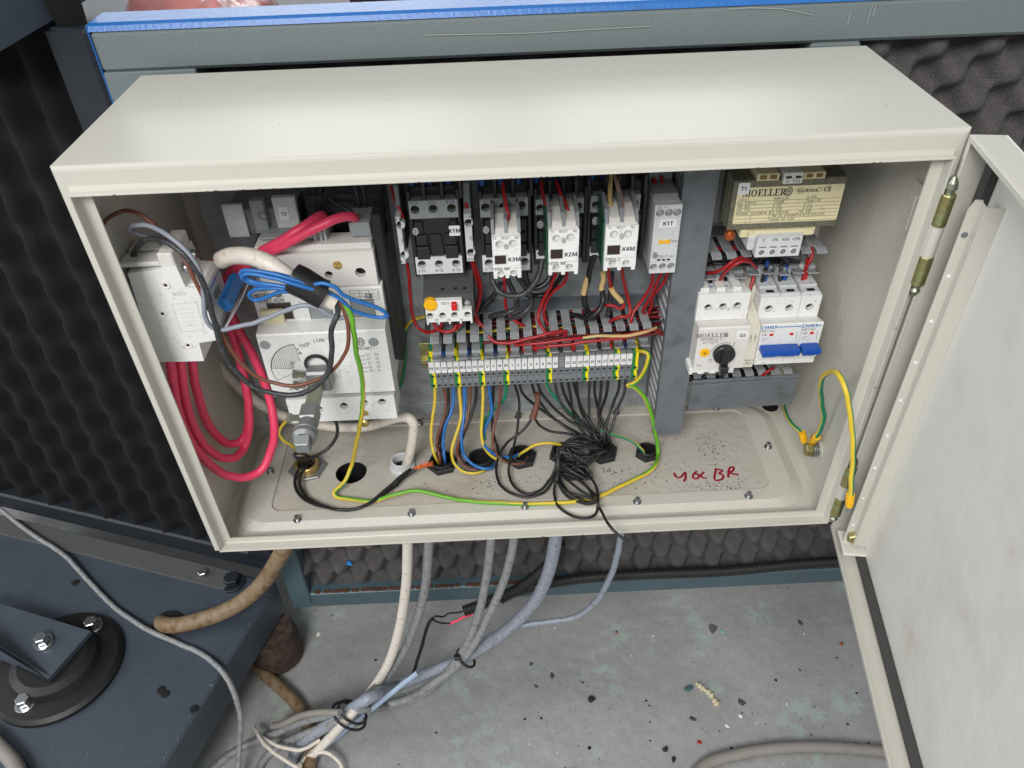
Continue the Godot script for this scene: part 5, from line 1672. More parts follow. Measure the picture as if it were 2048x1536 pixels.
		a.quad(Vector3(x0 + 0.0128, ml[3] - 0.0026, 0.1023), Vector3(x1 - 0.0012, ml[3] - 0.0026, 0.1023), Vector3(x1 - 0.0012, ml[3] - 0.0018, 0.1023), Vector3(x0 + 0.0128, ml[3] - 0.0018, 0.1023), Vector3.BACK)
		part(t, "printed_brand", a, "brand_blue")
		a = MB.new()
		a.text("NB1-63", Vector3(x0 + 0.0058, ml[3] - 0.0062, 0.1023), 0.0026)
		a.text(["C4", "C2"][k], Vector3(x0 + 0.0032, ml[3] - 0.0102, 0.1023), 0.0026, "sansbold")
		for r in 3:
			line(a, Vector3(x0 + 0.0015, ml[3] - 0.0142 - 0.0014 * r, 0.1023), Vector3(x0 + 0.0068 - 0.001 * r, ml[3] - 0.0142 - 0.0014 * r, 0.1023), 0.0003)
		line(a, Vector3(x1 - 0.004, ml[3] - 0.008, 0.1023), Vector3(x1 - 0.003, ml[3] - 0.018, 0.1023), 0.0003)
		part(t, "printed_marks", a, "soft_ink")
		# the wire ends from above
		for h in hs:
			a = MB.new()
			a.lathe(Vector3(h[0] - 0.001, mu[3] + 0.0042, 0.064), Vector3(0, 1, -0.1), [[0.0024, 0.0], [0.0026, 0.006], [0.0018, 0.0075], [0.0018, 0.02]], 10)
			part(t, "wire_end_sleeve", a, "ferrule_blue" if k == 0 else "red_plastic")
		rest(t)

	# control transformer
	t = thing("transformer", "control transformer labelled T1 with a pale rating plate and olive core", "transformer")
	var f := [0.1752,0.2804,0.2649,0.3240]
	a = MB.new()
	a.rbox(f, 0.0245, 0.100, 0.0008)
	for k in 9:
		a.box(f[0] - 0.0003, f[1] - 0.0003, 0.030 + 0.0072 * k, f[2] + 0.0003, f[3] + 0.0003, 0.033 + 0.0072 * k, 0.0002)
	part(t, "core", a, "olive_lamination")
	a = MB.new()
	a.box(f[0] - 0.0085, f[1] - 0.004, 0.026, f[0] - 0.001, f[3] + 0.008, 0.080, 0.003)
	part(t, "winding_end", a, "dusty_black")
	a = MB.new()
	a.prism(rr(f[0] + 0.0035, f[1] + 0.006, f[2] - 0.0012, f[3] - 0.006, 0.0015), 0.1001, 0.1005)
	o = part(t, "rating_plate", a, "rating_plate")
	var px: float = f[0] + 0.0045
	var pw: float = f[2] - f[0] - 0.0068
	var py: float = f[3] - 0.0070
	a = MB.new()
	a.text("MOELLER", Vector3(px + 0.0205, py - 0.0040, 0.1007), 0.0056, "serifbold", 0.0, Vector3.RIGHT, Vector3.UP, 0.88)
	emblem(a, Vector3(px + 0.0400, py - 0.0035, 0.1007), 0.0040)
	a.text("GL", Vector3(px + 0.0490, py - 0.0033, 0.1007), 0.0026, "sansbold")
	a.text("cRUus", Vector3(px + 0.0568, py - 0.0033, 0.1007), 0.0028, "sansbold")
	a.text("CE", Vector3(px + 0.0705, py - 0.0030, 0.1007), 0.0038, "sansbold")
	for i in 16:
		var f0 := TAU * i / 16; var f1 := TAU * (i + 1) / 16
		line(a, Vector3(px + 0.0490 + cos(f0) * 0.0028, py - 0.0033 + sin(f0) * 0.0024, 0.1007), Vector3(px + 0.0490 + cos(f1) * 0.0028, py - 0.0033 + sin(f1) * 0.0024, 0.1007), 0.0003)
		line(a, Vector3(px + 0.0640 + cos(f0) * 0.0016, py - 0.0030 + sin(f0) * 0.0018, 0.1007), Vector3(px + 0.0640 + cos(f1) * 0.0016, py - 0.0030 + sin(f1) * 0.0018, 0.1007), 0.0003)
	var rows := [["STI 0.1", 0.0, "EN61558", 0.36, "U: 505", 0.66], ["Knr. 259133", 0.0, "U=40B", 0.36, "Class 130", 0.66], ["PRI  400", 0.0, "V  0.3", 0.34, "A  0.3", 0.64], ["SEC  110", 0.0, "V  0.91", 0.34, "A  0.91", 0.64], ["50-60Hz", 0.0, "U=5.88 %   S/S  100/240", 0.16, "VA  100", 0.62], ["", 0.0, "PRI -50- EN60947-4-1", 0.36, "0.1s/ min.0.87", 0.66], ["", 0.0, "therm -50-  0.3A", 0.34, "", 0.6]]
	for r in rows.size():
		var y: float = py - 0.0092 - 0.0031 * r
		for c in 3:
			var s: String = rows[r][c * 2]
			if s:
				a.text(s, Vector3(px + pw * rows[r][c * 2 + 1] + s.length() * 0.00062 + 0.0008, y, 0.1007), 0.0020)
		line(a, Vector3(px, y - 0.0016, 0.10065), Vector3(px + pw, y - 0.0016, 0.10065), 0.00025)
	for c in [0.155, 0.335]:
		line(a, Vector3(px + pw * c, py - 0.0195, 0.10065), Vector3(px + pw * c, py - 0.0292, 0.10065), 0.00025)
	part(o, "printed_text", a, "ink")
	sticker(t, [0.1784,0.3128,0.1875,0.3226], 0.1008, "T1", 0.0032)
	for r in [[0.1921,0.3233,0.2098,0.3295], [0.2286,0.3233,0.2460,0.3291]]:
		a = MB.new()
		a.rbox(r, 0.06, 0.101, 0.0005)
		o = part(t, "coil_lug", a, "cream_plastic")
		a = MB.new()
		for k in 2:
			a.rbox([lerpf(r[0], r[2], 0.12 + 0.45 * k), r[1] + 0.0015, lerpf(r[0], r[2], 0.42 + 0.45 * k), r[3] - 0.0012], 0.1008, 0.1013, 0.0)
		part(o, "slot", a, "amber_shade")
	a = MB.new()
	var w := [0.2125,0.3209,0.2277,0.3303]
	a.rbox(w, 0.05, 0.103, 0.0005)
	o = part(t, "output_terminal", a, "white_plastic")
	a = MB.new()
	for k in 2:
		a.rbox([lerpf(w[0], w[2], 0.1 + 0.5 * k), w[1] + 0.0048, lerpf(w[0], w[2], 0.4 + 0.5 * k), w[1] + 0.0066], 0.1028, 0.1033, 0.0)
	a.text("0   110", Vector3((w[0] + w[2]) / 2, w[1] + 0.0022, 0.1033), 0.0026)
	part(o, "printed_marks", a, "ink")
	a = MB.new()
	var cl := [0.1875,0.2718,0.2497,0.2803]
	a.rbox(cl, 0.05, 0.098, 0.0008)
	a.box(cl[0] + 0.006, cl[1] + 0.0015, 0.098, cl[2] - 0.003, cl[3] - 0.001, 0.1005, 0.0004)
	part(t, "coil_flange", a, "cream_plastic")
	rest(t)
	t = thing("terminal_strip", "white four way terminal strip marked 400 hanging under the transformer", "terminal strip")
	a = MB.new()
	f = [0.2001,0.2576,0.2371,0.2758]
	a.extrude_x(PackedVector2Array([Vector2(0.082, f[1] + 0.003), Vector2(0.106, f[1]), Vector2(0.106, f[3]), Vector2(0.100, f[3] + 0.001), Vector2(0.094, f[3] + 0.007), Vector2(0.082, f[3] + 0.007)]), f[0], f[2])
	a.box(f[0] - 0.006, f[1] + 0.004, 0.082, f[0], f[3] - 0.001, 0.102, 0.003)
	part(t, "body", a, "light_grey_plastic")
	a = MB.new()
	for k in 4:
		var cx := lerpf(f[0], f[2], 0.14 + 0.24 * k)
		a.lathe(Vector3(cx, f[1] + 0.0046, 0.1058), Vector3.BACK, [[0.0034, 0.0], [0.0034, 0.0008], [0.0028, 0.0008], [0.0026, 0.0]], 18)
	part(t, "screw_collar", a, "white_plastic")
	a = MB.new()
	for k in 4:
		var cx := lerpf(f[0], f[2], 0.14 + 0.24 * k)
		a.disc(Vector3(cx, f[1] + 0.0046, 0.1058), Vector3.BACK, 0.0026, 0.0003)
		a.rbox([cx - 0.0028, f[1] + 0.0086, cx + 0.0028, f[1] + 0.0098], 0.1058, 0.1062, 0.0)
	part(t, "screw_hole", a, "grey_plastic")
	print_on(t, "ink", [["0", Vector3(lerpf(f[0], f[2], 0.14), f[3] - 0.0022, 0), 0.0026], ["-5%", Vector3(lerpf(f[0], f[2], 0.38), f[3] - 0.0022, 0), 0.0026], ["400", Vector3(lerpf(f[0], f[2], 0.62), f[3] - 0.0022, 0), 0.0026], ["+5%", Vector3(lerpf(f[0], f[2], 0.86), f[3] - 0.0022, 0), 0.0026]], 0.1062)
	rest(t)
	var b := MB.new()
	var cb := Vector3(0.1779,0.2773,0.1000)
	b.lathe(cb, Vector3(-0.2, -0.2, 1.0), [[0.0045, 0.0], [0.0043, 0.003], [0.003, 0.005], [0.0, 0.0056]], 18)
	single("copper_rivet", b, "copper", "shiny copper rivet at the lower left corner of the transformer", "rivet")

# the comb of one duct wall: fingers with a hooked tip, on a strip along the plate
func comb(t: Node3D, x0: float, pitch: float, wide: float, tips: Array, y: float, zb: float, flip: float):
	for i in tips.size():
		var a := MB.new()
		var zt: float = tips[i]
		var x: float = x0 + pitch * i
		var th := 0.0013 * flip
		var p := PackedVector2Array([Vector2(zb, y), Vector2(zt - 0.012, y), Vector2(zt - 0.0095, y + 0.0018 * flip), Vector2(zt - 0.0065, y + 0.0018 * flip), Vector2(zt, y + 0.0002 * flip), Vector2(zt, y - 0.0012 * flip), Vector2(zt - 0.0065, y + 0.0002 * flip), Vector2(zt - 0.0095, y + 0.0002 * flip), Vector2(zt - 0.012, y - th), Vector2(zb, y - th)])
		a.extrude_x(p, x - wide / 2 + 0.0003, x + wide / 2 - 0.0003)
		var o := part(t, "duct_finger", a, "finger_grey")
		a = MB.new()
		for s in [-1.0, 1.0]:
			a.extrude_x(p, x + s * (wide / 2 - 0.00025) - 0.0003, x + s * (wide / 2 - 0.00025) + 0.0003)
		part(o, "worn_edge", a, "duct_edge")

func ducts():
	var t := thing("wiring_duct", "open grey wiring duct with hooked fingers above the terminal strip", "wiring duct", "grey wiring ducts")
	var a := MB.new()
	a.box(-0.089, 0.1505, 0.0224, 0.1395, 0.1722, 0.0240, 0.0003)
	a.box(-0.058, 0.1709, 0.0240, 0.1395, 0.1722, 0.0445, 0.0003)
	a.box(-0.089, 0.1505, 0.0240, 0.1395, 0.1518, 0.0445, 0.0003)
	part(t, "trough", a, "duct_grey")
	var tips := []
	for i in 17:
		tips.append(lerpf(0.0905, 0.0815, i / 16.0) + rng.randf_range(-0.0012, 0.0012))
	comb(t, -0.0755, 0.01235, 0.0076, tips, 0.1722, 0.042, 1.0)
	for i in 17:
		tips[i] -= 0.001
	comb(t, -0.0755, 0.01235, 0.0076, tips, 0.1505, 0.042, -1.0)
	rest(t)

	t = thing("wiring_duct", "tall closed grey wiring duct standing right of the contactors", "wiring duct", "grey wiring ducts")
	a = MB.new()
	a.box(0.1405, 0.034, 0.0224, 0.1675, 0.366, 0.0240, 0.0003)
	a.box(0.1405, 0.034, 0.0240, 0.1417, 0.366, 0.034, 0.0003)
	a.box(0.1663, 0.034, 0.0240, 0.1675, 0.366, 0.079, 0.0003)
	part(t, "trough", a, "duct_grey")
	a = MB.new()
	a.box(0.1395, 0.0345, 0.0795, 0.1685, 0.366, 0.0815, 0.0006)
	a.box(0.1395, 0.0345, 0.0735, 0.1403, 0.366, 0.0795, 0.0002)
	part(t, "cover", a, "duct_grey")
	for i in 26:
		var y := 0.040 + 0.0125 * i
		a = MB.new()
		a.box(0.1405, y, 0.034, 0.1417, y + 0.0075, 0.0785, 0.0003)
		var o := part(t, "duct_finger", a, "finger_grey")
		a = MB.new()
		a.box(0.1403, y - 0.0004, 0.034, 0.1418, y, 0.0785, 0.0)
		a.box(0.1403, y + 0.0075, 0.034, 0.1418, y + 0.0079, 0.0785, 0.0)
		part(o, "worn_edge", a, "duct_edge")
	rest(t)

	t = thing("wiring_duct", "open grey wiring duct between the transformer and the blue lever breakers", "wiring duct", "grey wiring ducts")
	a = MB.new()
	a.box(0.171, 0.2190, 0.0224, 0.277, 0.2425, 0.0240, 0.0003)
	a.box(0.171, 0.2412, 0.0240, 0.277, 0.2425, 0.040, 0.0003)
	a.box(0.171, 0.2190, 0.0240, 0.277, 0.2203, 0.040, 0.0003)
	part(t, "trough", a, "duct_grey")
	tips = []
	for i in 8:
		tips.append(0.078 + rng.randf_range(-0.003, 0.003))
	comb(t, 0.1775, 0.0133, 0.0082, tips, 0.2425, 0.038, 1.0)
	for i in 8:
		tips[i] = 0.075 + rng.randf_range(-0.003, 0.003)
	comb(t, 0.1765, 0.0133, 0.0082, tips, 0.2190, 0.038, -1.0)
	rest(t)

	t = thing("wiring_duct", "short grey wiring duct under the motor switch with its cover hanging tilted", "wiring duct", "grey wiring ducts")
	a = MB.new()
	a.box(0.171, 0.0790, 0.0224, 0.272, 0.1060, 0.0240, 0.0003)
	a.box(0.171, 0.1047, 0.0240, 0.272, 0.1060, 0.042, 0.0003)
	a.box(0.171, 0.0790, 0.0240, 0.272, 0.0803, 0.042, 0.0003)
	part(t, "trough", a, "duct_grey")
	tips = []
	for i in 8:
		tips.append(0.0775)
	comb(t, 0.1785, 0.0128, 0.0078, tips, 0.1060, 0.04, 1.0)
	a = MB.new()
	a.xf = Transform3D(Basis(Vector3(0, 0, 1), 0.016).rotated(Vector3.RIGHT, 0.10), Vector3(0.2235, 0.0885, 0.0835))
	a.box(-0.0525, -0.0195, -0.001, 0.0525, 0.0165, 0.001, 0.0005)
	a.box(-0.0525, 0.0165, -0.003, 0.0525, 0.0205, -0.0005, 0.0005)
	a.box(-0.0525, -0.0205, -0.004, 0.0525, -0.0193, 0.0, 0.0004)
	part(t, "cover", a, "duct_grey", "loose duct cover hanging at an angle")
	a = MB.new()
	a.xf = Transform3D(Basis(Vector3(0, 0, 1), 0.016).rotated(Vector3.RIGHT, 0.10), Vector3(0.2235, 0.0885, 0.0847))
	for k in 260:
		var left := k % 3 == 0
		var p := Vector3(rng.randfn(-0.018 if not left else 0.036, 0.006), rng.randfn(-0.001 if not left else 0.0, 0.0026 if not left else 0.004), 0.0)
		var s := rng.randf_range(0.0001, 0.0005)
		a.quad(p + Vector3(-s, 0, 0), p + Vector3(0, s * 0.5, 0), p + Vector3(s, 0, 0), p + Vector3(0, -s * 0.5, 0), Vector3.BACK)
	part(t, "brown_stain", a, "rust").set_meta("kind", "stuff")
	rest(t)

func glands():
	var spots := [[Vector3(-0.0825,0.0045,0.0807), "first black cable gland nut from the left"], [Vector3(-0.0415,0.0045,0.0796), "second black cable gland nut from the left"], [Vector3(0.0018,0.0045,0.0772), "third black cable gland nut from the left, with brown and blue cores"], [Vector3(0.0474,0.0045,0.0757), "fourth black cable gland nut from the left, filled by a thick black cable"], [Vector3(0.0887,0.0045,0.0753), "fifth black cable gland nut from the left, under the black bundle"], [Vector3(0.1353,0.0045,0.0791), "smallest black cable gland nut, rightmost"]]
	for i in spots.size():
		var s: float = 0.78 if i == 5 else 1.0
		var t := thing("cable_gland", spots[i][1], "cable gland", "black cable gland nuts on the gland plate")
		var a := MB.new()
		a.lathe(spots[i][0], Vector3.UP, [[0.0165 * s, 0.0002], [0.0165 * s, 0.005], [0.0155 * s, 0.006], [0.0130 * s, 0.0062]], 6, false, 0.25)
		part(t, "lock_nut", a, "black_plastic")
		a = MB.new()
		a.lathe(spots[i][0], Vector3.UP, [[0.0132 * s, 0.0055], [0.0130 * s, 0.0085], [0.0118 * s, 0.0092], [0.0105 * s, 0.0085], [0.0105 * s, -0.002], [0.0, -0.004]], 28)
		part(t, "threaded_collar", a, "black_plastic")
		a = MB.new()
		a.disc(spots[i][0] + Vector3(0, 0.0005, 0), Vector3.UP, 0.0104 * s, 0.0004)
		part(t, "bore", a, "deep_black")
		if i == 3:
			a = MB.new()
			a.lathe(spots[i][0], Vector3.UP, [[0.0092, 0.0005], [0.0092, 0.009], [0.0075, 0.012], [0.0, 0.0125]], 20)
			part(t, "cable_plug", a, "charcoal_wire")
		rest(t)
	var t := thing("cable_gland", "pale grey cable gland with the white cable in it", "cable gland")
	var a := MB.new()
	var c := Vector3(-0.1250,0.0045,0.0817)
	a.lathe(c, Vector3.UP, [[0.0135, 0.0002], [0.0135, 0.004], [0.0125, 0.005], [0.0115, 0.005], [0.0112, 0.012], [0.0095, 0.0125], [0.0088, 0.011], [0.0088, 0.0]], 24)
	part(t, "collar", a, "light_grey_plastic")
	a = MB.new()
	a.disc(c + Vector3(0, 0.0012, 0), Vector3.UP, 0.0088, 0.0004)
	part(t, "bore", a, "deep_black")
	rest(t)
	t = thing("cable_gland", "metal cable gland with a brass ring under the drive shaft", "cable gland")
	a = MB.new()
	c = Vector3(-0.2259,0.0045,0.0774)
	a.lathe(c, Vector3.UP, [[0.0205, 0.0002], [0.0205, 0.0022], [0.0195, 0.003], [0.0120, 0.003]], 6, false, 0.2)
	part(t, "lock_nut", a, "cast_zinc")
	a = MB.new()
	a.lathe(c, Vector3.UP, [[0.0130, 0.003], [0.0130, 0.0095], [0.0118, 0.0105], [0.0100, 0.0105], [0.0098, 0.002]], 28)
	part(t, "brass_ring", a, "brass")
	a = MB.new()
	a.disc(c + Vector3(0, 0.0032, 0), Vector3.UP, 0.0098, 0.0004)
	part(t, "bore", a, "deep_black")
	rest(t)

func wires_left():
	var red := "thick red wires looping from the loose breaker to the main breaker"
	wire("red_wire", "thick red wire making the widest, lowest loop below the loose breaker", red, "pink_red_wire", 0.0040, [Vector3(-0.2870,0.2123,0.1460),Vector3(-0.2866,0.1965,0.1580),Vector3(-0.2918,0.1597,0.1600),Vector3(-0.2928,0.1203,0.1560),Vector3(-0.2868,0.0851,0.1480),Vector3(-0.2752,0.0585,0.1380),Vector3(-0.2578,0.0517,0.1260),Vector3(-0.2443,0.0664,0.1140),Vector3(-0.2368,0.0932,0.1040),Vector3(-0.2390,0.1195,0.0900),Vector3(-0.2459,0.1576,0.0800),Vector3(-0.2539,0.1860,0.0750),Vector3(-0.2584,0.2117,0.0720),Vector3(-0.2509,0.2337,0.0740),Vector3(-0.2352,0.2519,0.0800),Vector3(-0.2020,0.2742,0.0920),Vector3(-0.1688,0.2920,0.0960),Vector3(-0.1455,0.3013,0.0920),Vector3(-0.1330,0.2987,0.0820),Vector3(-0.1306,0.2842,0.0660)], "", "wire", 12)
	wire("red_wire", "thick red wire making the middle loop below the loose breaker", red, "pink_red_wire", 0.0040, [Vector3(-0.2820,0.2074,0.1400),Vector3(-0.2850,0.1827,0.1480),Vector3(-0.2898,0.1429,0.1480),Vector3(-0.2902,0.1066,0.1420),Vector3(-0.2851,0.0808,0.1320),Vector3(-0.2771,0.0676,0.1200),Vector3(-0.2723,0.0647,0.1020),Vector3(-0.2641,0.0876,0.0960),Vector3(-0.2599,0.1237,0.0860),Vector3(-0.2614,0.1554,0.0760),Vector3(-0.2625,0.1858,0.0700),Vector3(-0.2625,0.2120,0.0680),Vector3(-0.2506,0.2417,0.0720),Vector3(-0.2313,0.2591,0.0800),Vector3(-0.1961,0.2819,0.0920),Vector3(-0.1713,0.2947,0.0900),Vector3(-0.1590,0.2967,0.0750),Vector3(-0.1613,0.2827,0.0550)], "", "wire", 12)
	wire("red_wire", "thick red wire making the innermost loop below the loose breaker", red, "pink_red_wire", 0.0040, [Vector3(-0.2784,0.1979,0.1300),Vector3(-0.2844,0.1690,0.1280),Vector3(-0.2903,0.1256,0.1220),Vector3(-0.2898,0.0959,0.1160),Vector3(-0.2840,0.0747,0.1080),Vector3(-0.2752,0.0705,0.1000),Vector3(-0.2664,0.0859,0.0940),Vector3(-0.2610,0.1174,0.0860),Vector3(-0.2611,0.1509,0.0780),Vector3(-0.2632,0.1830,0.0700),Vector3(-0.2693,0.2056,0.0620),Vector3(-0.2705,0.2281,0.0550),Vector3(-0.2726,0.2430,0.0450)], "", "wire", 12)
	var white := [Vector3(-0.2265,0.2936,0.1350),Vector3(-0.2161,0.2995,0.1400),Vector3(-0.1990,0.3029,0.1480),Vector3(-0.1837,0.2992,0.1540),Vector3(-0.1717,0.2906,0.1580),Vector3(-0.1601,0.2811,0.1600),Vector3(-0.1482,0.2735,0.1610),Vector3(-0.1398,0.2672,0.1610)]
	wire("mains_cable", "fat white cable with a taped, cut end in front of the main breaker", "", "white_cable", 0.0068, white, "", "cable", 14)
	var a := MB.new()
	a.tube([Vector3(-0.1685,0.2897,0.1582),Vector3(-0.1630,0.2863,0.1595),Vector3(-0.1570,0.2819,0.1600),Vector3(-0.1508,0.2777,0.1610),Vector3(-0.1468,0.2748,0.1610)], 0.0116, 16)
	for v in a.v.size():
		a.v[v] += Vector3(sin(a.v[v].y * 900.0), cos(a.v[v].x * 800.0), 0) * 0.0004
	single("tape_wrap", a, "tape", "black insulating tape wrapped round the white cable and blue coil", "tape")
	for k in 5:
		var dx := 8.0 * k
		var p := []
		match k:
			0: p = [Vector3(-0.1475,0.2830,0.1660),Vector3(-0.1638,0.2929,0.1680),Vector3(-0.1849,0.2992,0.1660),Vector3(-0.2001,0.2999,0.1630),Vector3(-0.2052,0.2953,0.1600),Vector3(-0.2032,0.2887,0.1580),Vector3(-0.1859,0.2838,0.1600),Vector3(-0.1634,0.2810,0.1630)]
			1: p = [Vector3(-0.1473,0.2825,0.1680),Vector3(-0.1636,0.2914,0.1710),Vector3(-0.1809,0.2972,0.1700),Vector3(-0.1971,0.2998,0.1680),Vector3(-0.2031,0.2948,0.1650),Vector3(-0.1991,0.2890,0.1630),Vector3(-0.1811,0.2852,0.1640),Vector3(-0.1630,0.2814,0.1650)]
			2: p = [Vector3(-0.1486,0.2780,0.1650),Vector3(-0.1657,0.2846,0.1670),Vector3(-0.1837,0.2884,0.1660),Vector3(-0.1986,0.2908,0.1630),Vector3(-0.2021,0.2948,0.1630),Vector3(-0.1965,0.2986,0.1640),Vector3(-0.1779,0.2976,0.1660),Vector3(-0.1608,0.2915,0.1660)]
			3: p = [Vector3(-0.1489,0.2773,0.1640),Vector3(-0.1704,0.2818,0.1650),Vector3(-0.1831,0.2844,0.1640),Vector3(-0.1979,0.2809,0.1600),Vector3(-0.2048,0.2739,0.1570),Vector3(-0.2016,0.2694,0.1560),Vector3(-0.1907,0.2729,0.1580),Vector3(-0.1793,0.2788,0.1610),Vector3(-0.1640,0.2784,0.1630)]
			4: p = [Vector3(-0.1543,0.2869,0.1660),Vector3(-0.1426,0.2886,0.1670),Vector3(-0.1351,0.2847,0.1670),Vector3(-0.1314,0.2768,0.1660),Vector3(-0.1218,0.2696,0.1640),Vector3(-0.1115,0.2631,0.1620),Vector3(-0.1037,0.2567,0.1600),Vector3(-0.1019,0.2505,0.1580),Vector3(-0.1081,0.2492,0.1570),Vector3(-0.1210,0.2539,0.1580),Vector3(-0.1288,0.2599,0.1600),Vector3(-0.1320,0.2670,0.1620),Vector3(-0.1376,0.2734,0.1630),Vector3(-0.1451,0.2783,0.1630)]
		wire("blue_wire", ["blue wire loop, uppermost of the coil left of the black tape", "blue wire loop second in the coil left of the black tape", "blue wire loop third in the coil left of the black tape", "blue wire loop hanging lowest in the coil left of the black tape", "blue wire loop sticking out to the right of the black tape"][k], "coil of blue wire held by black tape", "blue_wire", 0.0016, p)
	wire("brown_wire", "brown wire swinging from the cut white cable down and back to the loose breaker", "", "brown_wire", 0.0016, [Vector3(-0.1369,0.2702,0.1610),Vector3(-0.1334,0.2576,0.1630),Vector3(-0.1325,0.2421,0.1660),Vector3(-0.1371,0.2267,0.1680),Vector3(-0.1493,0.2097,0.1700),Vector3(-0.1662,0.1998,0.1720),Vector3(-0.1848,0.1970,0.1730),Vector3(-0.2023,0.2009,0.1720),Vector3(-0.2162,0.2113,0.1710),Vector3(-0.2244,0.2271,0.1700),Vector3(-0.2298,0.2519,0.1690),Vector3(-0.2336,0.2736,0.1680),Vector3(-0.2366,0.2889,0.1660),Vector3(-0.2398,0.3023,0.1630),Vector3(-0.2450,0.3144,0.1580),Vector3(-0.2539,0.3227,0.1500),Vector3(-0.2647,0.3311,0.1420),Vector3(-0.2750,0.3372,0.1380),Vector3(-0.2848,0.3381,0.1350),Vector3(-0.2923,0.3375,0.1400),Vector3(-0.2929,0.3387,0.1560),Vector3(-0.2987,0.3324,0.1600)])
	wire("black_wire", "charcoal wire swinging from the cut white cable back over the loose breaker", "", "charcoal_wire", 0.0023, [Vector3(-0.1388,0.2685,0.1610),Vector3(-0.1383,0.2599,0.1640),Vector3(-0.1422,0.2528,0.1670),Vector3(-0.1459,0.2435,0.1690),Vector3(-0.1478,0.2278,0.1720),Vector3(-0.1540,0.2095,0.1740),Vector3(-0.1662,0.1963,0.1760),Vector3(-0.1833,0.1907,0.1770),Vector3(-0.2010,0.1933,0.1770),Vector3(-0.2171,0.2029,0.1760),Vector3(-0.2271,0.2197,0.1750),Vector3(-0.2306,0.2413,0.1740),Vector3(-0.2301,0.2641,0.1730),Vector3(-0.2292,0.2858,0.1720),Vector3(-0.2319,0.3041,0.1700),Vector3(-0.2395,0.3180,0.1670),Vector3(-0.2495,0.3251,0.1620),Vector3(-0.2622,0.3252,0.1560),Vector3(-0.2764,0.3173,0.1480),Vector3(-0.2881,0.3049,0.1400),Vector3(-0.2955,0.2897,0.1300)])
	wire("grey_wire", "pale grey wire looping from the cut white cable over the loose breaker", "", "grey_wire", 0.0019, [Vector3(-0.1357,0.2695,0.1600),Vector3(-0.1319,0.2635,0.1610),Vector3(-0.1331,0.2559,0.1620),Vector3(-0.1376,0.2547,0.1640),Vector3(-0.1445,0.2586,0.1650),Vector3(-0.1527,0.2657,0.1660),Vector3(-0.1615,0.2689,0.1660),Vector3(-0.1752,0.2662,0.1670),Vector3(-0.1936,0.2596,0.1680),Vector3(-0.2137,0.2548,0.1690),Vector3(-0.2275,0.2525,0.1700),Vector3(-0.2340,0.2559,0.1710),Vector3(-0.2362,0.2660,0.1720),Vector3(-0.2336,0.2794,0.1720),Vector3(-0.2305,0.2976,0.1700),Vector3(-0.2322,0.3112,0.1680),Vector3(-0.2404,0.3237,0.1640),Vector3(-0.2524,0.3314,0.1580),Vector3(-0.2668,0.3334,0.1500),Vector3(-0.2778,0.3314,0.1460),Vector3(-0.2828,0.3264,0.1430),Vector3(-0.2806,0.3203,0.1380),Vector3(-0.2739,0.3125,0.1320),Vector3(-0.2698,0.3023,0.1250)])
	wire("earth_wire", "long green and yellow wire falling from the cut white cable onto the cabinet floor", "", "lime_wire", 0.0021, [Vector3(-0.1345,0.2676,0.1600),Vector3(-0.1296,0.2581,0.1620),Vector3(-0.1293,0.2421,0.1630),Vector3(-0.1315,0.2203,0.1600),Vector3(-0.1330,0.1891,0.1500),Vector3(-0.1375,0.1560,0.1400),Vector3(-0.1457,0.1208,0.1300),Vector3(-0.1579,0.0783,0.1180),Vector3(-0.1727,0.0300,0.0999),Vector3(-0.1800,0.0180,0.1105),Vector3(-0.1910,0.0120,0.1194),Vector3(-0.1890,0.0090,0.1229),Vector3(-0.1742,0.0090,0.1272),Vector3(-0.1508,0.0100,0.1323),Vector3(-0.1307,0.0130,0.1282),Vector3(-0.1079,0.0150,0.1253),Vector3(-0.0828,0.0110,0.1307),Vector3(-0.0476,0.0100,0.1394),Vector3(-0.0127,0.0090,0.1433),Vector3(0.0222,0.0090,0.1454),Vector3(0.0521,0.0100,0.1455),Vector3(0.0804,0.0100,0.1386),Vector3(0.1020,0.0120,0.1282),Vector3(0.1269,0.0130,0.1154),Vector3(0.1385,0.0160,0.1063),Vector3(0.1458,0.0126,0.0850),Vector3(0.1410,0.0407,0.0800),Vector3(0.1349,0.0634,0.0740),Vector3(0.1270,0.0790,0.0680),Vector3(0.1180,0.0885,0.0660),Vector3(0.1117,0.0915,0.0660),Vector3(0.1168,0.0929,0.0650),Vector3(0.1234,0.0997,0.0650),Vector3(0.1288,0.1174,0.0660),Vector3(0.1292,0.1283,0.0640),Vector3(0.1244,0.1292,0.0600),Vector3(0.1193,0.1237,0.0540)], "yellow_wire", "wire", 8, 20.0)
	wire("supply_cable", "white cable passing behind and under the main breaker into the pale gland", "", "white_cable", 0.0052, [Vector3(-0.3088,0.1758,0.0400),Vector3(-0.3076,0.1428,0.0360),Vector3(-0.3014,0.1124,0.0340),Vector3(-0.2837,0.0797,0.0360),Vector3(-0.2618,0.0575,0.0400),Vector3(-0.2365,0.0471,0.0460),Vector3(-0.2097,0.0438,0.0520),Vector3(-0.1825,0.0440,0.0580),Vector3(-0.1574,0.0494,0.0640),Vector3(-0.1371,0.0607,0.0700),Vector3(-0.1214,0.0688,0.0740),Vector3(-0.1114,0.0703,0.0770),Vector3(-0.1073,0.0650,0.0790),Vector3(-0.1088,0.0502,0.0810),Vector3(-0.1143,0.0274,0.0830),Vector3(-0.1229,0.0000,0.0811)], "", "cable", 12)
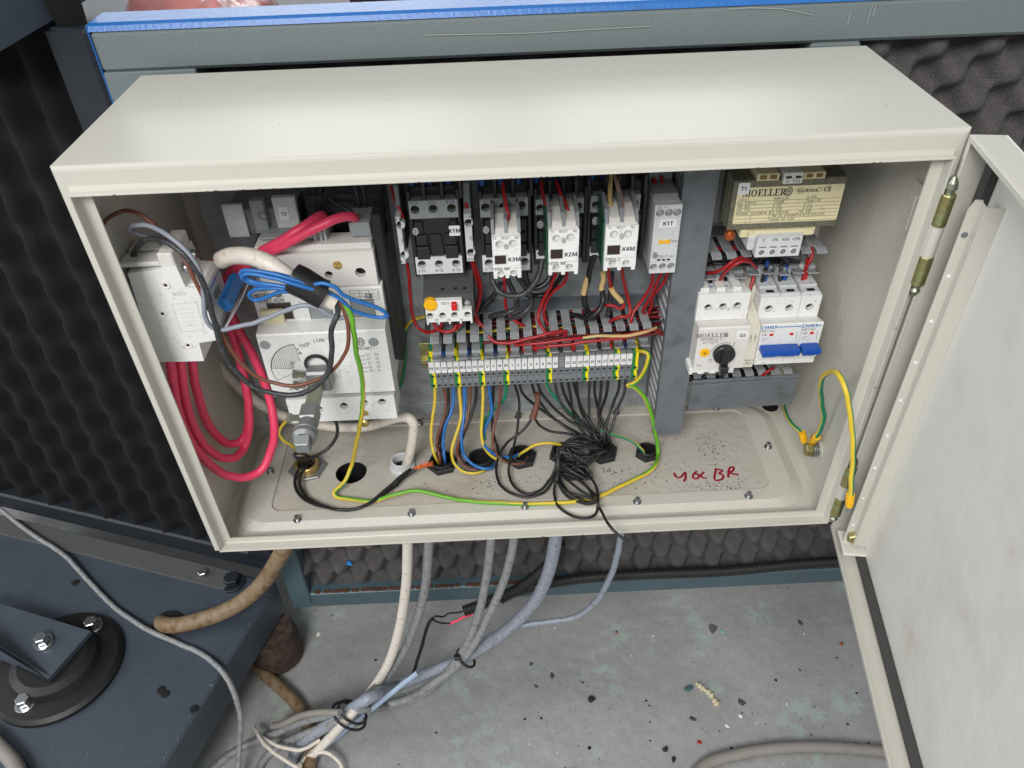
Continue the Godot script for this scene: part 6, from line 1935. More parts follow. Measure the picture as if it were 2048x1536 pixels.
	wire("earth_wire", "short yellow and green wire curling from behind the main breaker to the metal gland", "", "yellow_wire", 0.0019, [Vector3(-0.2410,0.0524,0.0500),Vector3(-0.2476,0.0489,0.0550),Vector3(-0.2518,0.0423,0.0600),Vector3(-0.2475,0.0376,0.0660),Vector3(-0.2392,0.0337,0.0700),Vector3(-0.2360,0.0120,0.0594)], "green_wire")
	wire("earth_wire", "dull yellow and green wire running down the plate right of the main breaker", "", "yellow_wire", 0.0022, [Vector3(-0.0880,0.1605,0.0300),Vector3(-0.0989,0.1589,0.0320),Vector3(-0.1070,0.1517,0.0340),Vector3(-0.1116,0.1335,0.0340),Vector3(-0.1128,0.1146,0.0340),Vector3(-0.1175,0.0919,0.0340),Vector3(-0.1244,0.0721,0.0300)], "green_wire")
	wire("black_wire", "black wire hanging from under the main breaker and looping into the metal gland", "", "black_wire", 0.0017, [Vector3(-0.1851,0.0775,0.0800),Vector3(-0.1831,0.0692,0.0830),Vector3(-0.1853,0.0582,0.0880),Vector3(-0.1948,0.0484,0.0940),Vector3(-0.2061,0.0452,0.1000),Vector3(-0.2176,0.0477,0.1060),Vector3(-0.2243,0.0522,0.1080),Vector3(-0.2247,0.0545,0.1060),Vector3(-0.2202,0.0503,0.1000),Vector3(-0.2246,0.0120,0.0700),Vector3(-0.2256,0.0020,0.0690)])
	wire("black_wire", "outer one of two black wires from the metal gland to the bare copper end", "", "black_wire", 0.0017, [Vector3(-0.2255,0.0040,0.0740),Vector3(-0.2274,0.0140,0.0822),Vector3(-0.2332,0.0140,0.0912),Vector3(-0.2347,0.0100,0.1016),Vector3(-0.2276,0.0090,0.1171),Vector3(-0.2133,0.0090,0.1295),Vector3(-0.1955,0.0090,0.1373),Vector3(-0.1749,0.0090,0.1418),Vector3(-0.1574,0.0110,0.1394),Vector3(-0.1409,0.0140,0.1251),Vector3(-0.1263,0.0180,0.1111),Vector3(-0.1130,0.0200,0.0997)])
	wire("black_wire", "inner one of two black wires from the metal gland to the bare copper end", "", "black_wire", 0.0017, [Vector3(-0.2244,0.0040,0.0740),Vector3(-0.2240,0.0170,0.0868),Vector3(-0.2280,0.0150,0.0961),Vector3(-0.2282,0.0110,0.1051),Vector3(-0.2211,0.0090,0.1189),Vector3(-0.2078,0.0100,0.1314),Vector3(-0.1871,0.0110,0.1415),Vector3(-0.1673,0.0100,0.1419),Vector3(-0.1502,0.0120,0.1354),Vector3(-0.1317,0.0120,0.1169),Vector3(-0.1172,0.0140,0.1022),Vector3(-0.1082,0.0180,0.0981)])
	for k in 2:
		a = MB.new()
		var o: Vector3 = Vector3(-0.1120,0.0200,0.0998) if k == 0 else Vector3(-0.1077,0.0180,0.0981)
		for i in 16:
			var p := [o]
			for s in 4:
				p.append(p[-1] + Vector3(0.0042 + rng.randf_range(-0.001, 0.001), 0.0010 + rng.randf_range(-0.0012, 0.0012), -0.0006 + rng.randf_range(-0.0016, 0.0016)))
			a.tube(p, 0.00026, 4)
		single("copper_strands", a, "copper", ["frayed bare copper strands at the upper black wire's end", "frayed bare copper strands at the lower black wire's end"][k], "copper strands", "frayed copper ends")
	wire("black_wire", "dark wire dropping from the top into the main breaker's right terminal", "dark wires above the main breaker", "charcoal_wire", 0.0015, [Vector3(-0.1579,0.3056,0.0500),Vector3(-0.1491,0.2985,0.0550),Vector3(-0.1349,0.2911,0.0600),Vector3(-0.1275,0.2787,0.0550),Vector3(-0.1265,0.2688,0.0500)])
	wire("black_wire", "dusty dark wire above the main breaker, right of the red wires", "dark wires above the main breaker", "charcoal_wire", 0.0020, [Vector3(-0.1325,0.3113,0.0500),Vector3(-0.1301,0.3007,0.0520),Vector3(-0.1289,0.2891,0.0520),Vector3(-0.1287,0.2747,0.0500)])
	wire("black_wire", "dusty dark wire above the main breaker, rightmost", "dark wires above the main breaker", "charcoal_wire", 0.0020, [Vector3(-0.1258,0.3110,0.0500),Vector3(-0.1241,0.2982,0.0520),Vector3(-0.1241,0.2865,0.0520),Vector3(-0.1254,0.2736,0.0500)])
	wire("black_wire", "thick dark wire going up from the main breaker's middle terminal", "dark wires above the main breaker", "black_wire", 0.0035, [Vector3(-0.1616,0.3080,0.0450),Vector3(-0.1633,0.2990,0.0500),Vector3(-0.1676,0.2852,0.0500),Vector3(-0.1703,0.2709,0.0500)])

func tb(i: int, z := 0.048) -> Vector3:
	return Vector3(-0.0872 + 0.2085 / 34.0 * (i + 0.5), 0.0935, z)

func wires_middle():
	# from the strip down to the glands
	var g := "coloured wires from the terminal strip to the cable glands"
	wire("earth_wire", "yellow and green wire from the leftmost terminal to the first gland", g, "yellow_wire", 0.0017, [tb(0)] + [Vector3(-0.0850,0.0747,0.0560),Vector3(-0.0894,0.0562,0.0660),Vector3(-0.0915,0.0411,0.0740),Vector3(-0.0889,0.0300,0.0873),Vector3(-0.0858,0.0040,0.0785)], "green_wire")
	wire("brown_wire", "brown wire from the left end of the strip to the first gland", g, "brown_wire", 0.0016, [tb(1)] + [Vector3(-0.0734,0.0722,0.0540),Vector3(-0.0759,0.0587,0.0620),Vector3(-0.0819,0.0453,0.0700),Vector3(-0.0862,0.0314,0.0740),Vector3(-0.0841,0.0260,0.0872),Vector3(-0.0837,0.0030,0.0792)])
	wire("black_wire", "black wire beside the brown one into the first gland", g, "black_wire", 0.0016, [tb(2)] + [Vector3(-0.0708,0.0729,0.0550),Vector3(-0.0737,0.0590,0.0640),Vector3(-0.0800,0.0435,0.0720),Vector3(-0.0833,0.0281,0.0760),Vector3(-0.0806,0.0240,0.0869),Vector3(-0.0816,0.0030,0.0793)])
	wire("blue_wire", "blue wire from the strip to the first gland", g, "blue_wire", 0.0017, [tb(3)] + [Vector3(-0.0659,0.0761,0.0550),Vector3(-0.0681,0.0652,0.0620),Vector3(-0.0750,0.0533,0.0700),Vector3(-0.0790,0.0355,0.0750),Vector3(-0.0789,0.0260,0.0876),Vector3(-0.0795,0.0030,0.0794)])
	wire("earth_wire", "yellow and green wire sagging from the strip into the second gland", g, "yellow_wire", 0.0017, [tb(4)] + [Vector3(-0.0594,0.0731,0.0560),Vector3(-0.0593,0.0578,0.0660),Vector3(-0.0654,0.0428,0.0760),Vector3(-0.0702,0.0312,0.0860),Vector3(-0.0692,0.0160,0.0892),Vector3(-0.0605,0.0120,0.0982),Vector3(-0.0485,0.0120,0.1018),Vector3(-0.0382,0.0100,0.0963),Vector3(-0.0363,0.0040,0.0832)], "green_wire")
	wire("blue_wire", "blue wire sagging from the strip into the second gland", g, "blue_wire", 0.0017, [tb(5)] + [Vector3(-0.0547,0.0728,0.0560),Vector3(-0.0568,0.0560,0.0680),Vector3(-0.0599,0.0391,0.0800),Vector3(-0.0588,0.0240,0.0854),Vector3(-0.0513,0.0170,0.0921),Vector3(-0.0411,0.0150,0.0973),Vector3(-0.0307,0.0130,0.0968),Vector3(-0.0277,0.0060,0.0828)])
	wire("brown_wire", "brown wire sagging from the strip into the second gland", g, "brown_wire", 0.0016, [tb(6)] + [Vector3(-0.0492,0.0708,0.0540),Vector3(-0.0520,0.0577,0.0640),Vector3(-0.0579,0.0461,0.0740),Vector3(-0.0643,0.0341,0.0820),Vector3(-0.0648,0.0200,0.0861),Vector3(-0.0567,0.0140,0.0953),Vector3(-0.0449,0.0120,0.0985),Vector3(-0.0361,0.0080,0.0915)])
	wire("black_wire", "black wire sagging from the strip into the second gland", g, "black_wire", 0.0016, [tb(7)] + [Vector3(-0.0435,0.0704,0.0540),Vector3(-0.0485,0.0570,0.0620),Vector3(-0.0560,0.0441,0.0720),Vector3(-0.0620,0.0306,0.0800),Vector3(-0.0618,0.0180,0.0865),Vector3(-0.0536,0.0140,0.0941),Vector3(-0.0423,0.0120,0.0965),Vector3(-0.0372,0.0060,0.0851)])
	wire("earth_wire", "yellow and green wire from the strip into the third gland", g, "yellow_wire", 0.0017, [tb(8)] + [Vector3(-0.0357,0.0717,0.0560),Vector3(-0.0378,0.0530,0.0660),Vector3(-0.0392,0.0375,0.0760),Vector3(-0.0352,0.0260,0.0830),Vector3(-0.0273,0.0160,0.0853),Vector3(-0.0158,0.0140,0.0855),Vector3(-0.0052,0.0100,0.0808)], "green_wire")
	wire("blue_wire", "blue wire from the strip curling into the third gland", g, "blue_wire", 0.0017, [tb(9)] + [Vector3(-0.0280,0.0687,0.0530),Vector3(-0.0272,0.0550,0.0580),Vector3(-0.0341,0.0425,0.0640),Vector3(-0.0379,0.0318,0.0700),Vector3(-0.0350,0.0300,0.0842),Vector3(-0.0250,0.0200,0.0850),Vector3(-0.0104,0.0160,0.0849),Vector3(-0.0007,0.0120,0.0771)])
	wire("black_wire", "black wire crossing behind the brown one into the third gland", g, "black_wire", 0.0016, [tb(10)] + [Vector3(-0.0260,0.0659,0.0500),Vector3(-0.0275,0.0468,0.0560),Vector3(-0.0272,0.0327,0.0640),Vector3(-0.0236,0.0218,0.0720),Vector3(-0.0208,0.0220,0.0888),Vector3(-0.0107,0.0140,0.0910),Vector3(0.0010,0.0080,0.0836)])
	wire("brown_wire", "brown wire from the strip curling into the third gland", g, "brown_wire", 0.0016, [tb(11)] + [Vector3(-0.0182,0.0681,0.0530),Vector3(-0.0227,0.0502,0.0600),Vector3(-0.0272,0.0361,0.0700),Vector3(-0.0273,0.0242,0.0780),Vector3(-0.0219,0.0200,0.0889),Vector3(-0.0097,0.0140,0.0933),Vector3(0.0029,0.0120,0.0907),Vector3(0.0087,0.0080,0.0782)])
	wire("earth_wire", "teal and yellow wire slanting left from under the strip", g, "green_wire", 0.0016, [tb(12)] + [Vector3(-0.0129,0.0686,0.0500),Vector3(-0.0184,0.0599,0.0500),Vector3(-0.0266,0.0538,0.0520),Vector3(-0.0338,0.0472,0.0560),Vector3(-0.0369,0.0386,0.0620),Vector3(-0.0359,0.0299,0.0720)], "yellow_wire")
	wire("earth_wire", "thin teal and yellow wire slanting from the strip to the smallest gland", "", "green_wire", 0.0015, [tb(18)] + [Vector3(0.0351,0.0726,0.0500),Vector3(0.0445,0.0600,0.0520),Vector3(0.0600,0.0433,0.0580),Vector3(0.0782,0.0333,0.0640),Vector3(0.0985,0.0301,0.0720),Vector3(0.1175,0.0245,0.0780),Vector3(0.1279,0.0200,0.0876),Vector3(0.1337,0.0030,0.0798)], "yellow_wire")
	wire("earth_wire", "yellow and green wire arching from the third gland behind the black bundle", "", "yellow_wire", 0.0016, [Vector3(-0.0019,0.0100,0.0780),Vector3(0.0055,0.0220,0.0831),Vector3(0.0161,0.0300,0.0831),Vector3(0.0291,0.0320,0.0830),Vector3(0.0413,0.0280,0.0812),Vector3(0.0481,0.0180,0.0773)], "green_wire")
	# the dark bundle on the right
	g = "black wires gathered from the right half of the strip into the fifth gland"
	var ends := [Vector3(0.0891,0.0040,0.0726),Vector3(0.0865,0.0060,0.0706),Vector3(0.0925,0.0040,0.0751),Vector3(0.0837,0.0060,0.0765),Vector3(0.0910,0.0060,0.0694)]
	var mids := [Vector3(0.0689,0.0290,0.0780),Vector3(0.0745,0.0306,0.0740),Vector3(0.0782,0.0267,0.0800),Vector3(0.0813,0.0308,0.0700),Vector3(0.0847,0.0280,0.0780)]
	var use := [14, 16, 17, 20, 21, 22, 23, 24, 26, 27, 28, 29, 31, 32]
	for k in use.size():
		var i: int = use[k]
		var s := tb(i)
		var m: Vector3 = mids[k % 5] + Vector3(rng.randf_range(-0.010, 0.012), rng.randf_range(-0.004, 0.006), rng.randf_range(-0.004, 0.004))
		var e: Vector3 = ends[k % 5]
		var b := Vector3(s.x + (0.004 if i < 24 else -0.001), 0.072 + rng.randf_range(-0.006, 0.006), 0.053)
		var c := Vector3(lerpf(s.x, m.x, 0.42 if i < 24 else 0.25), 0.048 + rng.randf_range(-0.006, 0.006), 0.060 + rng.randf_range(-0.004, 0.004))
		if i >= 28:
			m = m + Vector3(0.018, -0.002, 0.002)
		wire("black_wire", "black wire from under the %s terminal of the strip down into the fifth gland" % ORDINAL[i], g, "charcoal_wire" if k % 5 == 3 else "black_wire", 0.0015, [s, b, c, m, e])
	g = "black wires tied in a bundle above the fourth gland"
	for k in 8:
		var j := Vector3(rng.randf_range(-0.003, 0.003), rng.randf_range(-0.002, 0.003), rng.randf_range(-0.003, 0.003))
		var p := [Vector3(0.0883,0.0100,0.0763),Vector3(0.0789,0.0260,0.0831),Vector3(0.0657,0.0340,0.0815),Vector3(0.0531,0.0360,0.0873),Vector3(0.0441,0.0340,0.0964),Vector3(0.0394,0.0280,0.1045),Vector3(0.0361,0.0200,0.1143),Vector3(0.0337,0.0140,0.1258)]
		if k >= 4:
			p = [Vector3(0.1016,0.0120,0.0762),Vector3(0.0854,0.0180,0.0961),Vector3(0.0692,0.0240,0.0996),Vector3(0.0565,0.0300,0.0968),Vector3(0.0463,0.0340,0.0951),Vector3(0.0405,0.0300,0.1030),Vector3(0.0377,0.0220,0.1128),Vector3(0.0349,0.0150,0.1234)]
		for i in p.size():
			p[i] += j * (0.4 + 0.6 * sin(i * 1.7 + k)) + Vector3(0, 0.0012 * (k % 4), 0)
		wire("black_wire", "black wire of the tied bundle that sweeps left from the fifth gland", g, "black_wire" if k % 3 else "charcoal_wire", 0.0015, p)
	g = "slack coil of black wire lying in front of the glands"
	for k in 5:
		var p := []
		match k:
			0: p = [Vector3(0.0350,0.0140,0.1224),Vector3(0.0321,0.0110,0.1332),Vector3(0.0344,0.0100,0.1491),Vector3(0.0455,0.0100,0.1627),Vector3(0.0586,0.0110,0.1682),Vector3(0.0696,0.0120,0.1659),Vector3(0.0735,0.0160,0.1568),Vector3(0.0737,0.0200,0.1373),Vector3(0.0671,0.0200,0.1197),Vector3(0.0547,0.0180,0.1071),Vector3(0.0412,0.0160,0.1086),Vector3(0.0353,0.0130,0.1180)]
			1: p = [Vector3(0.0364,0.0160,0.1175),Vector3(0.0394,0.0130,0.1307),Vector3(0.0466,0.0110,0.1408),Vector3(0.0568,0.0110,0.1480),Vector3(0.0672,0.0130,0.1524),Vector3(0.0742,0.0160,0.1503),Vector3(0.0676,0.0180,0.1384),Vector3(0.0551,0.0190,0.1236),Vector3(0.0427,0.0180,0.1149)]
			2: p = [Vector3(0.0376,0.0200,0.1144),Vector3(0.0494,0.0210,0.1196),Vector3(0.0609,0.0210,0.1306),Vector3(0.0679,0.0200,0.1436),Vector3(0.0696,0.0180,0.1551),Vector3(0.0622,0.0160,0.1522),Vector3(0.0499,0.0150,0.1413),Vector3(0.0411,0.0160,0.1281),Vector3(0.0385,0.0180,0.1160)]
			3: p = [Vector3(0.0357,0.0220,0.1126),Vector3(0.0460,0.0230,0.1282),Vector3(0.0571,0.0230,0.1424),Vector3(0.0669,0.0220,0.1520),Vector3(0.0730,0.0200,0.1590),Vector3(0.0746,0.0160,0.1633)]
			4: p = [Vector3(0.0347,0.0180,0.1122),Vector3(0.0375,0.0180,0.1284),Vector3(0.0474,0.0180,0.1405),Vector3(0.0607,0.0180,0.1473),Vector3(0.0710,0.0180,0.1519),Vector3(0.0740,0.0170,0.1603),Vector3(0.0753,0.0220,0.1711),Vector3(0.0763,0.0280,0.1838),Vector3(0.0772,0.0344,0.1960),Vector3(0.0809,0.0333,0.2030),Vector3(0.0868,0.0304,0.2080),Vector3(0.0947,0.0269,0.2120)]
		wire("black_wire", ["black wire loop reaching lowest in the slack coil", "black wire loop of middle size in the slack coil", "small black wire loop on top of the slack coil", "short black wire end lying across the slack coil", "single black wire leaving the slack coil and poking over the front rim"][k], g, "black_wire", 0.0014, p)
	for k in 6:
		var p := []
		var w0 := rng.randf_range(0.7, 1.25)
		for i in 13:
			var f := TAU * i / 12.0 * (1.0 if k % 2 else -1.0)
			p.append(Vector3(0.054, 0.010 + 0.003 * k, 0.106) + Vector3(0.016 * w0 * cos(f) + 0.004 * sin(f), 0.004 * sin(f * 2.0 + k), 0.011 * w0 * sin(f) + 0.009 * cos(f)) + Vector3(rng.randf_range(-0.002, 0.002), 0, rng.randf_range(-0.002, 0.002)))
		wire("black_wire", "black wire turn in the heap of slack coils before the glands", "turns of black wire heaped in the slack coil", "black_wire" if k % 3 else "charcoal_wire", 0.0014, p)
	for k in 5:
		var p := [Vector3(0.0966,0.0120,0.0812),Vector3(0.0824,0.0220,0.0984),Vector3(0.0671,0.0260,0.1043),Vector3(0.0539,0.0300,0.1017),Vector3(0.0439,0.0340,0.0993),Vector3(0.0514,0.0360,0.0945),Vector3(0.0672,0.0340,0.0920),Vector3(0.0816,0.0240,0.0872),Vector3(0.0885,0.0100,0.0794)]
		for i in p.size():
			p[i] += Vector3(rng.randf_range(-0.004, 0.004), rng.randf_range(-0.002, 0.006), rng.randf_range(-0.004, 0.004))
		wire("black_wire", "black wire loop crossing between the fourth and the fifth gland", "black wire loops between the fourth and fifth gland", "black_wire" if k % 2 else "charcoal_wire", 0.0015, p)
	wire("black_wire", "black wire hanging straight from terminal 2 then swinging in a wide loop to the coil", "", "black_wire", 0.0014, [tb(13)] + [Vector3(0.0016,0.0660,0.0520),Vector3(-0.0003,0.0471,0.0620),Vector3(-0.0044,0.0298,0.0740),Vector3(-0.0106,0.0200,0.0933),Vector3(-0.0124,0.0120,0.1070),Vector3(-0.0068,0.0110,0.1239),Vector3(0.0054,0.0110,0.1335),Vector3(0.0192,0.0130,0.1308),Vector3(0.0301,0.0180,0.1190),Vector3(0.0365,0.0280,0.1079)])
	wire("black_wire", "black wire from the left end of the brown sleeve swinging in the widest loop", "", "black_wire", 0.0014, [Vector3(0.0140,0.0580,0.0720),Vector3(0.0052,0.0487,0.0780),Vector3(-0.0097,0.0397,0.0840),Vector3(-0.0207,0.0220,0.0836),Vector3(-0.0255,0.0140,0.0974),Vector3(-0.0220,0.0100,0.1172),Vector3(-0.0097,0.0100,0.1317),Vector3(0.0067,0.0100,0.1367),Vector3(0.0220,0.0120,0.1334),Vector3(0.0332,0.0180,0.1192),Vector3(0.0386,0.0300,0.1079)])
	wire("black_wire", "black wire from the right end of the brown sleeve to the bundle", "", "black_wire", 0.0014, [Vector3(0.0170,0.0564,0.0720),Vector3(0.0220,0.0482,0.0740),Vector3(0.0322,0.0423,0.0760),Vector3(0.0477,0.0404,0.0780),Vector3(0.0621,0.0371,0.0800)])
	wire("black_wire", "black wire from terminal 5 that enters the brown sleeve's torn top", "", "black_wire", 0.0014, [tb(16)] + [Vector3(0.0226,0.0818,0.0520),Vector3(0.0211,0.0700,0.0580),Vector3(0.0174,0.0601,0.0660)])
	var a := MB.new()
	a.tube([Vector3(0.0200,0.0810,0.0605),Vector3(0.0209,0.0735,0.0620),Vector3(0.0185,0.0669,0.0660),Vector3(0.0144,0.0566,0.0720)], 0.0034, 9, null, 0.0, [0.0034, 0.0027, 0.0033, 0.0038])
	single("brown_sleeve", a, "brown_sleeve", "torn brown sleeve joining two black wires below the strip", "sleeve")

	# control wires of the contactors
	g = "dark red control wires"
	var reds := [
		["dark red wire down to the left side contact of K1M", [Vector3(-0.0994,0.3135,0.0600),Vector3(-0.0973,0.3060,0.0660),Vector3(-0.0939,0.2998,0.0720),Vector3(-0.0923,0.2949,0.0740),Vector3(-0.0926,0.2902,0.0720)]],
		["dark red wire down to the right side contact of K1M", [Vector3(-0.0380,0.3125,0.0600),Vector3(-0.0380,0.3055,0.0660),Vector3(-0.0375,0.2994,0.0720),Vector3(-0.0375,0.2926,0.0720)]],
		["dark red wire leaving K1M's left side contact and curving under the overload relay", [Vector3(-0.0933,0.2452,0.0700),Vector3(-0.0934,0.2310,0.0660),Vector3(-0.0957,0.2061,0.0600),Vector3(-0.0959,0.1839,0.0600),Vector3(-0.0917,0.1722,0.0640),Vector3(-0.0822,0.1708,0.0700),Vector3(-0.0729,0.1768,0.0760)]],
		["dark red wire leaving K1M's right side contact, left one of the pair", [Vector3(-0.0363,0.2450,0.0720),Vector3(-0.0348,0.2256,0.0620),Vector3(-0.0324,0.2044,0.0540),Vector3(-0.0348,0.1865,0.0520),Vector3(-0.0377,0.1765,0.0580),Vector3(-0.0334,0.1707,0.0640)]],
		["dark red wire leaving K1M's right side contact, right one of the pair", [Vector3(-0.0349,0.2461,0.0740),Vector3(-0.0320,0.2277,0.0640),Vector3(-0.0303,0.2083,0.0560),Vector3(-0.0331,0.1912,0.0550),Vector3(-0.0366,0.1796,0.0600),Vector3(-0.0296,0.1696,0.0660)]],
		["dark red wire from the overload relay's first screw", [Vector3(-0.0753,0.1893,0.0800),Vector3(-0.0721,0.1833,0.0820),Vector3(-0.0652,0.1784,0.0820),Vector3(-0.0577,0.1803,0.0820),Vector3(-0.0546,0.1854,0.0800)]],
		["dark red wire from the overload relay's second screw", [Vector3(-0.0673,0.1875,0.0780),Vector3(-0.0697,0.1815,0.0780),Vector3(-0.0760,0.1744,0.0740),Vector3(-0.0851,0.1698,0.0700)]],
		["dark red wire from the overload relay's fourth screw", [Vector3(-0.0491,0.1865,0.0780),Vector3(-0.0532,0.1806,0.0780),Vector3(-0.0592,0.1749,0.0760),Vector3(-0.0657,0.1652,0.0700)]],
		["dark red wire down to the block labelled K3M", [Vector3(-0.0066,0.3213,0.0800),Vector3(-0.0057,0.3138,0.0950),Vector3(-0.0042,0.3052,0.1040),Vector3(-0.0030,0.2954,0.1040)]],
		["dark red wire hanging from K3M into the middle duct", [Vector3(-0.0090,0.2348,0.0850),Vector3(-0.0086,0.2080,0.0700),Vector3(-0.0073,0.1889,0.0660),Vector3(-0.0012,0.1800,0.0700),Vector3(0.0070,0.1728,0.0700),Vector3(0.0158,0.1643,0.0620)]],
		["dark red wire down to the left of the block labelled K2M", [Vector3(0.0247,0.3169,0.0700),Vector3(0.0249,0.3118,0.0850),Vector3(0.0280,0.3072,0.0980),Vector3(0.0320,0.3009,0.1040)]],
		["dark red wire down to the right of the block labelled K2M", [Vector3(0.0370,0.3164,0.0700),Vector3(0.0390,0.3133,0.0850),Vector3(0.0428,0.3078,0.0980),Vector3(0.0460,0.2998,0.1040)]],
		["dark red wire hanging in the wide left curve below K2M", [Vector3(0.0363,0.2371,0.0850),Vector3(0.0320,0.2165,0.0740),Vector3(0.0251,0.1968,0.0680),Vector3(0.0211,0.1830,0.0720),Vector3(0.0242,0.1772,0.0800),Vector3(0.0304,0.1724,0.0840),Vector3(0.0404,0.1744,0.0860),Vector3(0.0463,0.1735,0.0820)]],
		["dark red wire hanging from K2M's right screw into a duct slot", [Vector3(0.0459,0.2371,0.0850),Vector3(0.0443,0.2218,0.0760),Vector3(0.0352,0.2077,0.0680),Vector3(0.0291,0.1939,0.0640),Vector3(0.0270,0.1814,0.0660),Vector3(0.0308,0.1709,0.0660),Vector3(0.0379,0.1605,0.0600)]],
		["dark red wire from K4M's left screw into the cream sleeve", [Vector3(0.0816,0.2388,0.0850),Vector3(0.0840,0.2262,0.0780),Vector3(0.0873,0.2129,0.0720),Vector3(0.0906,0.2071,0.0700)]],
		["dark red wire from K4M's right screw bending left over the duct", [Vector3(0.0937,0.2392,0.0850),Vector3(0.0978,0.2210,0.0740),Vector3(0.1032,0.2009,0.0680),Vector3(0.1070,0.1877,0.0700),Vector3(0.1054,0.1816,0.0740),Vector3(0.0971,0.1809,0.0740),Vector3(0.0896,0.1740,0.0700),Vector3(0.0866,0.1610,0.0620)]],
		["dark red wire curling back from the cream sleeve into the duct", [Vector3(0.0972,0.1984,0.0720),Vector3(0.1000,0.1930,0.0740),Vector3(0.0965,0.1898,0.0740),Vector3(0.0915,0.1907,0.0700),Vector3(0.0815,0.1886,0.0660),Vector3(0.0746,0.1793,0.0600),Vector3(0.0719,0.1696,0.0540)]],
		["dark red wire from the timing relay, left of three", [Vector3(0.1231,0.2321,0.0800),Vector3(0.1240,0.2118,0.0700),Vector3(0.1184,0.1933,0.0660),Vector3(0.1106,0.1825,0.0700),Vector3(0.1078,0.1741,0.0740),Vector3(0.1138,0.1646,0.0700)]],
		["dark red wire from the timing relay, middle of three", [Vector3(0.1302,0.2318,0.0800),Vector3(0.1285,0.2116,0.0700),Vector3(0.1249,0.1916,0.0640),Vector3(0.1207,0.1782,0.0620),Vector3(0.1277,0.1666,0.0540)]],
		["dark red wire from the timing relay, right of three", [Vector3(0.1355,0.2315,0.0800),Vector3(0.1348,0.2123,0.0700),Vector3(0.1287,0.1945,0.0620),Vector3(0.1289,0.1790,0.0580),Vector3(0.1271,0.1703,0.0560),Vector3(0.1261,0.1592,0.0500)]],
		["dark red wire from above into the timing relay's left terminal", [Vector3(0.1204,0.3083,0.0550),Vector3(0.1217,0.3034,0.0600),Vector3(0.1223,0.2981,0.0660)]],
		["dark red wire from above into the timing relay's middle terminal", [Vector3(0.1266,0.3098,0.0550),Vector3(0.1290,0.3022,0.0600),Vector3(0.1305,0.2959,0.0660)]],
		["long dusty dark red wire lying across the finger tips, upper one", [Vector3(-0.0262,0.1776,0.0900),Vector3(-0.0196,0.1734,0.0940),Vector3(-0.0083,0.1731,0.0960),Vector3(0.0054,0.1757,0.0960),Vector3(0.0191,0.1794,0.0960),Vector3(0.0351,0.1816,0.0940),Vector3(0.0455,0.1781,0.0900),Vector3(0.0440,0.1722,0.0880)]],
		["long dusty dark red wire lying across the finger tips, middle one", [Vector3(-0.0023,0.1660,0.0900),Vector3(0.0123,0.1693,0.0940),Vector3(0.0305,0.1720,0.0960),Vector3(0.0487,0.1744,0.0960),Vector3(0.0603,0.1734,0.0940)]],
		["long dusty dark red wire lying across the finger tips, lowest one", [Vector3(0.0143,0.1601,0.0880),Vector3(0.0262,0.1636,0.0920),Vector3(0.0444,0.1664,0.0940),Vector3(0.0670,0.1711,0.0960),Vector3(0.0898,0.1727,0.0960),Vector3(0.1083,0.1742,0.0940),Vector3(0.1232,0.1735,0.0880)]],
		["dark red wire slanting from the right end of the middle duct to the tall duct", [Vector3(0.0969,0.1650,0.0820),Vector3(0.1099,0.1706,0.0860),Vector3(0.1268,0.1702,0.0820),Vector3(0.1423,0.1537,0.0700),Vector3(0.1534,0.1350,0.0600)]],
	]
	for r in reds:
		wire("red_wire", r[0], g, "red_wire", 0.00155, r[1])
	var tight := "wires packed inside the middle duct"
	for k in 26:
		var y := 0.1530 + 0.017 * fposmod(k * 0.377, 1.0)
		var z := 0.030 + 0.038 * fposmod(k * 0.618, 1.0)
		var x0 := -0.05 + 0.11 * fposmod(k * 0.271, 1.0)
		var p := []
		for i in 9:
			p.append(Vector3(lerpf(x0, 0.143, i / 8.0), y + rng.randf_range(-0.002, 0.002), z + rng.randf_range(-0.003, 0.003)))
		p.append(Vector3(0.152, y + (0.02 if k % 2 else -0.02), z))
		wire("black_wire" if k % 2 else "red_wire", "dark wire packed inside the middle duct", tight, "black_wire" if k % 2 else "deep_red_wire", 0.0014, p, "", "wire", 6)
	for k in 14:
		var x := 0.1435 + 0.020 * fposmod(k * 0.43, 1.0)
		var z := 0.032 + 0.040 * fposmod(k * 0.618, 1.0)
		var p := []
		for i in 8:
			p.append(Vector3(x + rng.randf_range(-0.002, 0.002), lerpf(0.13 - 0.05 * (k % 2), 0.30, i / 7.0), z + rng.randf_range(-0.003, 0.003)))
		wire("red_wire", "dark red wire packed inside the tall duct", "red wires packed inside the tall duct", "red_wire", 0.0014, p, "", "wire", 6)
	# from the strip's top side up into the duct
	for i in 33:
		if i in [0, 4, 8, 12, 19, 25, 30]:
			continue
		var x: float = -0.0872 + 0.2085 / 34.0 * (i + 0.5)
		var dark: bool = i < 12 or i in [20, 21, 23, 27]
		wire("black_wire" if dark else "red_wire", "%s wire rising from the top of the %s terminal into the duct" % ["black" if dark else "dark red", ORDINAL[i]], "%s wires rising from the terminal strip" % ("black" if dark else "dark red"), "black_wire" if dark else "red_wire", 0.0015, [Vector3(x, 0.134, 0.051), Vector3(x + rng.randf_range(-0.001, 0.001), 0.142, 0.054 + rng.randf_range(-0.003, 0.004)), Vector3(x + rng.randf_range(-0.002, 0.002), 0.149, 0.056), Vector3(x + rng.randf_range(-0.003, 0.003), 0.157, 0.050), Vector3(x + rng.randf_range(-0.006, 0.006), 0.166, 0.040)], "", "wire", 6)
